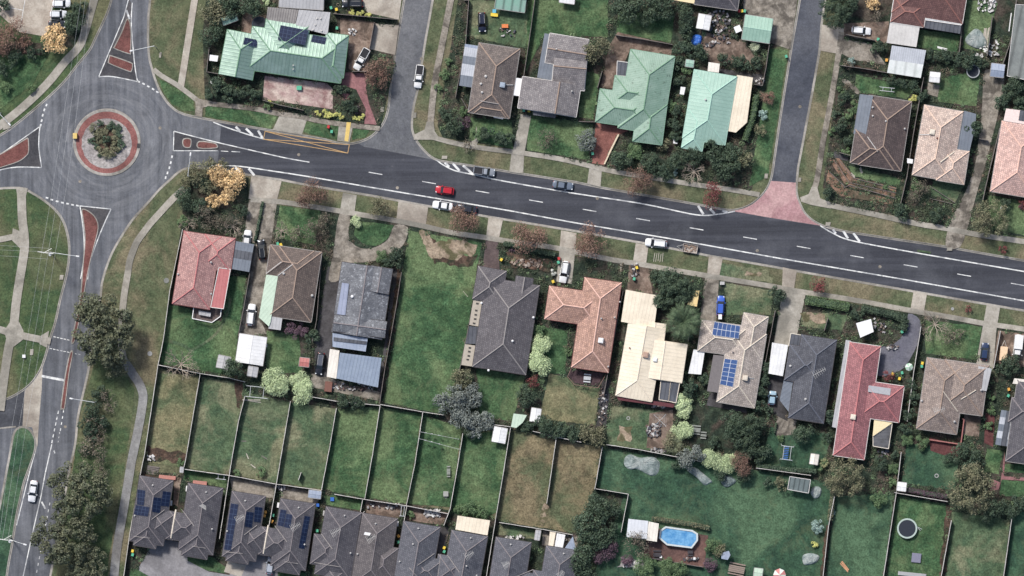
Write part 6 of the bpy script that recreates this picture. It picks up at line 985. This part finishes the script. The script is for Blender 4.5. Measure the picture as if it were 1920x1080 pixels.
mound(T9([(970, 300), (985, 270), (1020, 258), (1080, 280), (1165, 272), (1200, 295), (1216, 325), (1200, 390), (1150, 403), (1060, 360), (1010, 362), (975, 335)]), 'peanut shaped pale garden net draped over plants, the widest one on the dark lawn'); mound(T12([(245, 355), (300, 346), (345, 378), (415, 438), (400, 455), (362, 468), (310, 415), (262, 382)]), 'long slanting pale garden net below the lime green shrubs'); mound(T12([(472, 412), (520, 400), (578, 432), (560, 460), (510, 482), (480, 460)]), 'dull grey garden net just right of the slanting one', mat=ground_mat('dull_net', (112, 126, 126), (92, 106, 106)))
mound(T12([(1085, 490), (1120, 473), (1153, 492), (1145, 540), (1108, 558), (1080, 525)]), 'small rounded pale net beside the greenhouse'); mound(T12([(1025, 942), (1080, 925), (1140, 945), (1120, 988), (1060, 1006), (1030, 998)]), 'creamy garden net low on the right side of the pool lawn'); mound(T5([(1080, 235), (1115, 195), (1145, 175), (1180, 195), (1212, 250), (1205, 290), (1150, 300), (1090, 270)]), 'pale tent-like net draped over a plant at the upper right', .6)
def box_thing(name, cat, x, y, w, d, hgt, a, mat, desc, top=None):
    ro = empty(name, x, y, 0, a); m = MB(); m.box((0, 0, hgt/2), (w, d, hgt), taper=.96); m.build('base', mat, ro); t = MB(); t.box((0, 0, hgt+.04), (w*1.06, d*1.06, .07), taper=.95); t.build('top', top or mat, ro); reg(ro, cat, desc, x, y)
def planks(x, y, L, a, desc, n=3, mat=None, w=.2):
    m = MB(); rr = random.Random(int(x*3+y))
    for i in range(n): m.box((rr.uniform(-.2, .2), (i-n/2)*w*1.3, .06+.03*i), (L*S*rr.uniform(.85, 1), w, .05), rr.uniform(-.08, .08))
    o = m.build('plank_pile', mat or plain('grey_planks', (176, 168, 154), .8, grain=.2), loc=W(x, y)); o.rotation_euler = (0, 0, math.radians(a)); reg(o, 'planks', desc, x, y)
BLUET = plain('blue_tarp', (44, 104, 200), .5, grain=.15); mound([(1300, 66), (1316, 68), (1312, 86), (1297, 84)], 'bright blue tarpaulin draped over a low load under the trees', 1.1, BLUET, 'tarpaulin', 'tarp')
box_thing('storage_box', 'box', 927, 6+22, 1.6, .7, .6, -.1, LIDS['yellow'], 'yellow toy box below the green-striped shed'); box_thing('ride_on_mower', 'mower', 947, 49, 1.4, .8, .6, 0, plain('orange_paint', (226, 120, 60), .5), 'orange machine on the rough lawn'); box_thing('water_tub', 'tub', 927, 21, .8, .8, .5, 0, plain('cyan_tub', (90, 176, 206), .5), 'light blue tub beside the toy box')
planks(1615, 318, 12, -70, 'pale planks on front lawn', 2); planks(1600, 328, 10, -40, 'pale planks on front lawn', 2); planks(1606, 341, 13, -5, 'pale planks on front lawn', 3); planks(1653, 347, 12, -3, 'pale planks on front lawn', 1); planks(1768, 90, 21, -15, 'white board lying on the small lawn', 2, WHITE); planks(1853, 96, 20, -30, 'pale rubbish boards beside the net', 4, WHITE); planks(1835, 104, 12, -40, 'pale rubbish boards beside the net', 3, WHITE); planks(1847, 70, 40, 84, 'long boards stacked along the fence', 5); planks(1893, 40, 36, 86, 'white board leaning by the net frame', 1, WHITE)
planks(465, 855, 12, -70, 'thin boards lying on the back lawn', 1); planks(495, 856, 13, -30, 'thin boards lying on the back lawn', 1, FD); planks(475, 873, 13, -35, 'thin boards lying on the back lawn', 1); planks(458, 826, 10, 0, 'thin boards lying on the back lawn', 1, FD); planks(473, 750, 36, -5, 'row of stacked timber behind the small fence', 2); planks(1164, 482-7, 3, 0, 'x') if 0 else None
for i in range(5): planks(1226+4*i, 482, 18, 84, 'thin timber laid in a row on the verge', 1, w=.12)
planks(874, 552, 16, -50, 'thin pole lying in the vacant grass lot', 1, w=.08); planks(1560+300, 1, 1, 0, 'x') if 0 else None; planks(1585, 1062, 24, -50, 'orange felled branches at the lawn bottom', 3, plain('felled_wood', (200, 140, 100), .8)); planks(1164+80, 500, 0.1, 0, 'x') if 0 else None; planks(1163, 503, 21, 86, 'pale timber beam beside the lawn edge', 1); planks(541, 116, 26, 84, 'x') if 0 else None; planks(398, 154, 13, -38, 'short white post lying by the front shrubs', 1, WHITE, .3)
planks(286, 880, 24, -8, 'dark stacked timber in the corner yard', 5, FD, .3); planks(617, 952-17, 1, 0, 'x') if 0 else None
def seat(x, y, w, d, a, mat, desc): 
    ro = empty('garden_table', x, y, 0, a); t = MB()
    for i in range(4): t.box((0, (i-1.5)*d/4, .72), (w, d/4*.85, .05))
    t.build('tabletop', mat, ro)
    for i, j in ((-1, -1), (1, -1), (1, 1), (-1, 1)): l = MB(); l.box((i*w*.42, j*d*.4, .35), (.08, .08, .7)); l.build('leg', mat, ro)
    for s_ in (-1, 1): b = MB(); b.box((0, s_*(d/2+.4), .42), (w, .3, .05)); b.build('bench', mat, ro)
    reg(ro, 'table', desc, x, y)
seat(1305, 806, 2.0, 1.0, -.1, plain('grey_timber', (134, 138, 130), .8), 'grey picnic table beside the variegated shrubs'); seat(1319, 816, 1.3, .5, -.1, plain('grey_timber', (0, 0, 0)), 'small grey garden bench table'); seat(1382, 1080-40, .1, .1, 0, GALV, 'x') if 0 else None; seat(1277, 1046, .1, .1, 0, GALV, 'x') if 0 else None; seat(1381, 1067, 3.6, 1.6, -.2, plain('brown_timber', (140, 122, 110), .8), 'brown outdoor table set below the pool garden'); seat(1294, 1035, 1.2, .7, 0, plain('dark_furniture', (62, 60, 66), .7), 'dark outdoor table on the pool deck'); seat(1232, 1040, 1.8, .9, 0, plain('dark_furniture', (0, 0, 0)), 'dark outdoor lounge at the left of the pool deck'); seat(841, 884, .8, 1.4, 0, plain('grey_timber', (0, 0, 0)), 'grey bench against the fence of a back lawn'); seat(1101, 709, 1.6, .8, -.1, GALV, 'metal table on the terracotta house deck') ; seat(475, 42, .1, .1, 0, GALV, 'x') if 0 else None
def frame(x, y, w, d, a, desc, hgt=2.0, rungs=True, col=BLUET, name='play_frame'):
    ro = empty(name, x, y, 0, a); m = MB()
    for s_ in (-1, 1): m.tube((-w/2, s_*d/2, hgt), (w/2, s_*d/2, hgt), .07, n=5); m.tube((s_*w/2*.6, -d/2, hgt), (s_*w/2*.6, d/2, hgt), .06, n=5)
    for i, j in ((-1, -1), (1, -1), (1, 1), (-1, 1)): m.tube((i*w/2, j*d/2, hgt), (i*w/2*1.1, j*d/2*1.25, 0), .06, n=5)
    m.build('frame', GALV, ro)
    if rungs:
        r = MB()
        for i in range(8): r.tube((-w*.3, (i/7-.5)*d*.9, hgt-.1), (w*.12, (i/7-.5)*d*.9, hgt-.1), .08, n=5)
        r.build('rungs', col, ro)
    reg(ro, 'play frame', desc, x, y)
frame(1475, 849, 2.7, 3.0, -.12, 'climbing frame with blue rungs on the dark lawn'); frame(482, 735, 5.0, 2.4, -.1, 'thin metal goal frame behind the conifer', 1.4, False); frame(415, 894, 2.2, 1.0, -.1, 'small white goal frame on the unit lawn', 1.0, False); frame(755, 958, 1.1, 2.2, -.1, 'white metal cage frame behind the units', 1.4, False); frame(1663, 168, 3.2, .8, -.1, 'white clothes rack in the shaded yard', 1.2, False)
def hoist(x, y, r, desc):
    ro = empty('clothes_hoist', x, y); R = r*S; m = MB(); m.tube((0, 0, 0), (0, 0, 2.1), .05)
    m.build('mast', GALV, ro); a = MB()
    for k in range(4): t = k*math.pi/2+.8; a.tube((0, 0, 1.8), (math.cos(t)*R, math.sin(t)*R, 2.1), .04, n=4)
    a.build('arms', GALV, ro); l = MB()
    for f in (.5, .75, 1):
        for k in range(4): t, u = k*math.pi/2+.8, (k+1)*math.pi/2+.8; l.tube((math.cos(t)*R*f, math.sin(t)*R*f, 2.08), (math.cos(u)*R*f, math.sin(u)*R*f, 2.08), .015, n=3)
    l.build('lines', WIRE, ro); reg(ro, 'clothes hoist', desc, x, y)
hoist(1237, 788, 16, 'rotary clothes hoist with crossed arms over stained paving'); hoist(1275, 1046-14, 6, 'folded clothes hoist on the pool deck') if 0 else None
def washing(a, b, desc):
    cx, cy = (a[0]+b[0])/2, (a[1]+b[1])/2; ro = empty('washing_line', cx, cy); o = W(cx, cy); A = (W(*a)[0]-o[0], W(*a)[1]-o[1]); B = (W(*b)[0]-o[0], W(*b)[1]-o[1]); m = MB(); m.tube((*A, 2), (*B, 2), .04, n=4); m.build('line', WIRE, ro)
    for p in (A, B): q = MB(); q.tube((*p, 0), (*p, 2.1), .06); q.build('post', GALV, ro)
    c = MB(); rr = random.Random(int(cx))
    for t in (.15, .3, .5): x, y = A[0]+(B[0]-A[0])*t, A[1]+(B[1]-A[1])*t; c.box((x, y, 1.7), (.5, .12, .5), rr.uniform(-.3, .1))
    reg(c.build('laundry', WHITE, None, loc=o), 'laundry', desc.replace('line', 'laundry').replace('washing laundry', 'white laundry hanging'), cx, cy); reg(ro, 'washing line', desc, cx, cy)
washing((786, 822), (861, 842), 'slanting washing line across a back lawn'); washing((787, 809), (860, 823), 'upper washing line across a back lawn')
def umb(x, y, r, c1, c2, desc):
    ro = empty('parasol', x, y); R = r*S; p = MB(); p.tube((0, 0, 0), (0, 0, 2.5), .05); p.build('pole', GALV, ro); m = MB()
    for k in range(8): a, b = k*math.pi/4, (k+1)*math.pi/4; m.quad([(0, 0, 2.6), (math.cos(a)*R, math.sin(a)*R, 2.1), (math.cos(b)*R, math.sin(b)*R, 2.1)], k % 2)
    m.build('canopy', [plain('canopy_%d' % c1[0], c1, .7), plain('canopy_b%d' % c2[0], c2, .7)], ro); reg(ro, 'parasol', label=desc)
umb(1703.5, 688, 7.5, (150, 190, 160), (206, 216, 204), 'pale green and white striped parasol above the rose-red house hedge'); umb(1461, 1077, 12, (196, 120, 116), (206, 180, 174), 'red and pale parasol at the bottom edge beside the green shed')
RUB = plain('rubble_mix', (150, 146, 146), .8, grain=.5, gs=2)
def clutter(x, y, w, hgt, n, desc, cols, seed=1, group=None):
    m = MB(); rr = random.Random(seed+int(x)); mats = [plain('junk_%d_%d_%d' % c, c, .7) for c in cols]
    for i in range(n): m.box((rr.uniform(-w, w)*S/2, rr.uniform(-hgt, hgt)*S/2, rr.uniform(.1, .4)), (rr.uniform(.25, .9), rr.uniform(.2, .6), rr.uniform(.15, .6)), rr.uniform(0, 3), mi=rr.randrange(len(mats)), taper=rr.uniform(.6, 1))
    o = m.build('junk_pile', mats, loc=W(x, y)); reg(o, 'junk pile', desc, x, y)
JC = [(150, 146, 146), (96, 74, 70), (190, 188, 184), (70, 74, 84), (120, 104, 94), (56, 54, 56)]
for x, y, w, hh, n, d in ((1226, 807, 26, 24, 90, 'large heap of mixed firewood and scrap'), (1240, 844, 40, 6, 26, 'strip of rubble along the garden bed'), (1350, 60, 40, 44, 60, 'scattered pots and junk in the bare yard'), (1345, 30, 40, 20, 40, 'dark clutter under the trees'), (660, 725, 100, 12, 60, 'rubble and pots behind the blue garage'), (810, 962, 30, 12, 60, 'pale broken concrete heap behind a unit'), (720, 948, 60, 10, 30, 'toys and scrap along the unit fence'), (1660, 825, 18, 26, 40, 'stored junk in the cage enclosure'), (1655, 850, 20, 12, 18, 'scattered junk below the cage'), (1190, 505, 14, 30, 26, 'pots and tools beside the paving'), (1245, 1054, 1, 1, 1, ''), (1425, 152, 16, 10, 18, 'red pots in the yard corner'), (283, 858, 12, 10, 12, 'white and grey tubs at the fence corner'), (525, 915, 20, 6, 24, 'unit yard scrap by the fence'), (965, 1009, 34, 8, 24, 'pale rocks along a unit yard'), (1185, 1056, 34, 16, 60, 'pale rocks in the pool garden bed'), (990, 493, 60, 14, 70, 'brown rockery stones in the front bed'), (1850, 10, 34, 24, 40, 'white scattered litter on the top right lawn'), (1855, 90, 34, 30, 30, 'scattered white boards and junk'), (1295, 1048, 26, 7, 24, 'pots on the pool deck edge'), (650, 235, 1, 1, 1, ''), (1540, 300, 1, 1, 1, ''), (660, 60, 16, 10, 12, 'red and white tubs by the green house corner'), (1640, 640-30, 40, 26, 30, 'garden bed rocks in the mulch garden'), (1672, 650, 24, 8, 26, 'edging stones along the curved drive'), (1318, 84, 40, 6, 44, 'stones along the bare yard edge'), (1235, 757+4, 24, 5, 26, 'items under the maroon awning edge'), (1130, 760, 14, 70, 34, 'clutter along the narrow side yard'), (1060, 1010, 40, 16, 24, 'courtyard clutter at a unit'), (950, 60, 30, 20, 16, 'scattered toys on the rough lawn')):
    if d: clutter(x, y, w, hh, n, d, [(122, 100, 88), (150, 132, 116), (96, 84, 72), (176, 160, 146)] if 'brown' in d else JC if 'white' not in d and 'pale' not in d else [(190, 188, 184), (206, 204, 200), (150, 146, 146)])
def rng_thing(x, y, desc, r=4, col=(150, 150, 148)):
    m = MB(); m.disc((0, 0), r*S*.6, .1, r*S, .1, 20); m.disc((0, 0), r*S, .1, r*S, .0, 20); m.disc((0, 0), r*S*.6, .0, r*S*.6, .1, 20); m.fan((0, 0), r*S*.6, .06, 20); reg(m.build('manhole_ring', plain('ring_%d' % col[0], col, .8), loc=W(x, y)), 'manhole', desc, x, y)
rng_thing(312, 526, 'round concrete manhole ring on the grass', 5, (120, 122, 118)); rng_thing(281, 663, 'pale round manhole ring on the grass', 4.5); rng_thing(1178, 784, 'stone fire ring on the lawn', 3.5); rng_thing(1756, 892, 'grey round pot ring by the bench', 4); rng_thing(1879, 390, 'white ring on the right front lawn', 3.5, (190, 190, 186)); rng_thing(1786, 579, 'round pit cover on the verge', 3); rng_thing(836, 932, 'small round tyre ring on a back lawn', 2.5)
box_thing('sandpit', 'sandpit', 1718, 1046, 2.0, 2.0, .35, -.1, plain('yellow_sandpit', (210, 180, 100), .6), 'grey sandpit with yellow rim below the large trampoline', plain('grey_lilac_plastic', (120, 120, 140), .6)); box_thing('planter_box', 'planter', 836, 926, 1.1, 1.1, .5, 0, plain('grey_planter', (150, 152, 146), .7), 'square grey planter on a back lawn'); box_thing('electrical_cabinet', 'cabinet', 141, 255, .9, 1.2, .9, 0, TACT, 'yellow hazard board on the roundabout rim'); box_thing('junction_box', 'box', 45, 668, .7, .7, .4, 0, WHITE, 'small white utility box on the corner grass'); box_thing('water_meter', 'box', 1354, 531, 1.0, .7, .8, 0, VENTW, 'white letterbox pillar at the drive'); box_thing('heat_pump', 'heat pump', 498, 647+1, .7, .7, .6, 0, WHITE, 'round white unit beside the white garage')
box_thing('garden_bench', 'bench', 562-1, 165, 1.1, .9, .7, 0, LIDS['green'], 'green seat standing on the pink patio'); box_thing('deck_box', 'box', 1239, 1044, .5, .5, .6, 0, WHITE, 'small white stool left on the pool deck'); box_thing('deck_box', 'box', 1302, 1047, .5, .5, .6, 0, WHITE, 'small white stool right on the pool deck'); box_thing('long_bench', 'bench', 1710, 1077, 6.0, .8, .6, -.1, M_GREY, 'long silver bench frame at the bottom edge'); box_thing('bench', 'bench', 314, 895, 3.6, .8, .5, -.1, plain('salmon_bench', (182, 120, 108), .7), 'salmon coloured bench slab above the first charcoal unit'); box_thing('bench', 'bench', 375, 905, 3.0, .8, .5, -.1, plain('salmon_bench', (0, 0, 0)), 'salmon coloured step slab above the second charcoal unit')
box_thing('air_conditioner', 'air conditioner', 321, 943, .5, 1.1, .8, -.1, WHITE, 'white air conditioner in the gap between units'); box_thing('air_conditioner', 'air conditioner', 351, 916, .5, 1.2, .8, -.1, WHITE, 'white air conditioner at the unit corner'); box_thing('air_conditioner', 'air conditioner', 522, 947, .5, 1.1, .8, -.1, WHITE, 'white air conditioner beside the solar unit'); box_thing('air_conditioner', 'air conditioner', 745, 982, .5, 1.1, .8, -.1, WHITE, 'white air conditioner on the unit wall'); box_thing('air_conditioner', 'air conditioner', 823, 1000, .4, 1.1, .8, -.1, WHITE, 'narrow white air conditioner on the unit wall'); box_thing('air_conditioner', 'air conditioner', 608, 962, .5, 1.1, .8, -.1, VENTW, 'white air conditioner in the narrow side passage')
box_thing('water_tank', 'tank', 1383, 55, 1.4, 1.4, 1.8, .4, WHITE, 'white water tank beside the mint garage'); box_thing('outdoor_spa', 'spa', 1382, 1, .1, .1, .1, 0, WHITE, 'x') if 0 else None; box_thing('paddling_pool', 'tub', 623, 936, .8, .8, .3, 0, BLUET, 'blue plastic tub on the unit lawn'); box_thing('paddling_pool', 'tub', 596, 947, .6, .7, .7, 0, BLUET, 'bright blue barrel between the units'); box_thing('garden_sofa', 'sofa', 358, 856+200, .1, .1, .1, 0, WHITE, 'x') if 0 else None; box_thing('letterbox', 'letterbox', 1003, 1, .1, .1, .1, 0, WHITE, 'x') if 0 else None
box_thing('rusty_bin', 'bin', 616, 725, 1.6, 2.2, .9, -.1, plain('rusty_metal', (122, 80, 68), .8), 'rusty open skip beside the blue garage'); box_thing('outdoor_table', 'table', 575+742-3, 1, .1, .1, .1, 0, WHITE, 'x') if 0 else None
# ------------------------------------------------------------ low ground cover in the garden beds (one uncountable mass)
def inside(x, y, P):
    c = False
    for i in range(len(P)):
        (x0, y0), (x1, y1) = P[i-1], P[i]
        if (y0 > y) != (y1 > y) and x < (x1-x0)*(y-y0)/(y1-y0)+x0: c = not c
    return c
EXC = [(min(p[0] for p in P), max(p[0] for p in P), min(p[1] for p in P), max(p[1] for p in P), P) for P in [l[0] for l in LWN]+[l[0] for l in DRV]+HPOLY]
GZ = [(392, 0, 740, 232), (815, 0, 1450, 355), (1545, 60, 1925, 455), (300, 375, 1925, 860), (1080, 845, 1925, 1085), (150, 700, 230, 1080), (240, 860, 1090, 1080)]
RG = np.random.default_rng(9); pts_ = []
for x0, y0, x1, y1 in GZ:
    n = int((x1-x0)*(y1-y0)/70)
    for x, y in zip(RG.uniform(x0, x1, n), RG.uniform(y0, y1, n)):
        road_y = 300+.172*(x-480)
        if x > 300 and y > 200 and abs(y-(road_y+0)) < 78 and x0 < 390 or (x < 360 and 230 < x and y > 375 and y < 690): continue
        if not any(inside(x, y, q) for q in GARD): continue
        if any(a <= x <= b and c_ <= y <= d_ and inside(x, y, P) for a, b, c_, d_, P in EXC): continue
        pts_.append((x, y))
for nm, A, B, sel in (('ground_cover', (44, 62, 42), (70, 80, 54), 0), ('ground_cover', (84, 78, 60), (104, 88, 70), 1), ('ground_cover', (92, 116, 72), (72, 98, 66), 2)):
    C_ = np.array([(*W(*p)[:2], 0) for i, p in enumerate(pts_) if (i % 7 == 3) == (sel == 1) and (i % 7 == 5) == (sel == 2)]); k_ = 30; n = len(C_)*k_
    rad = RG.uniform(.25, .9, len(C_)); P = np.repeat(C_, k_, 0); rr_ = np.repeat(rad, k_); th = RG.uniform(0, 6.283, n); q_ = np.sqrt(RG.uniform(0, 1, n)); P = P+np.stack([np.cos(th)*q_*rr_, np.sin(th)*q_*rr_, .06+(1-q_**2)*rr_*.7*RG.uniform(.5, 1, n)], 1)
    nn = RG.normal(size=(n, 3))*.5; nn[:, 2] = np.abs(nn[:, 2])+.5; nn /= np.linalg.norm(nn, axis=1)[:, None]; t = np.cross(nn, RG.normal(size=(n, 3))); t /= np.linalg.norm(t, axis=1)[:, None]; qq = np.cross(nn, t); s_ = .3*RG.uniform(.6, 1.2, n)[:, None]/2
    V = np.stack([P-t*s_, P-qq*s_*.6, P+t*s_, P+qq*s_*.6], 1).reshape(-1, 3); me = bpy.data.meshes.new(nm); me.vertices.add(4*n); me.vertices.foreach_set('co', V.ravel()); me.loops.add(4*n); me.loops.foreach_set('vertex_index', np.arange(4*n)); me.polygons.add(n); me.polygons.foreach_set('loop_start', np.arange(n)*4); me.polygons.foreach_set('loop_total', np.full(n, 4)); me.update()
    o = link(nm, me, leaf_mat('cover_%d' % sel, A, B, .45)); o['kind'] = 'stuff'; o['category'] = 'ground cover'; o['label'] = ('dark low ground cover filling the garden beds', 'brown dry ground cover scattered in the garden beds', 'paler green weeds scattered in the garden beds')[sel]
# ------------------------------------------------------------ labels for everything described by kind and neighbour
def rel(x, y):
    best = min(HOUSES, key=lambda h_: (h_[1]-x)**2*.8+(h_[2]-y)**2); dx, dy = x-best[1], y-best[2]; d = math.hypot(dx, dy)
    if x < 330 and 60 < y: 
        if d > 130: return ('near the roundabout', )
    if d < 22: return ('on the '+best[0],)
    s_ = 'right of the' if dx > abs(dy)*1.2 else 'left of the' if -dx > abs(dy)*1.2 else 'above the' if dy < 0 else 'below the'
    return (s_+' '+best[0],)
LM = {}
for o, d, x, y in THINGS:
    lab = d if len(d.split()) > 9 or len(d.split()) > 8 and not o.get('group') else d+' '+rel(x, y)[0]
    if 'roundabout' in d: lab = d
    LM.setdefault(lab, []).append((o, x, y))
ORD = ['first', 'second', 'third', 'fourth', 'fifth', 'sixth', 'seventh', 'eighth', 'ninth', 'tenth', 'eleventh', 'twelfth', 'thirteenth', 'fourteenth', 'fifteenth', 'sixteenth']
for lab, L_ in LM.items():
    n = len(L_)
    if n == 1: L_[0][0]['label'] = ' '.join(lab.split()[:16]); continue
    xs = [a[1] for a in L_]; ys = [a[2] for a in L_]; hor = max(xs)-min(xs) >= max(ys)-min(ys); L_.sort(key=lambda a: a[1] if hor else a[2]); e0, e1 = ('leftmost', 'rightmost') if hor else ('topmost', 'bottommost'); fr = 'left' if hor else 'top'
    for i, (o, x, y) in enumerate(L_):
        pre = e0 if i == 0 else e1 if i == n-1 else (ORD[i] if i < 16 else 'later')+' from '+fr+','
        o['label'] = pre+' '+lab
for o in bpy.data.objects:
    if o.get('label') and len(o['label'].split()) > 16: o['label'] = ' '.join(o['label'].split()[:16])
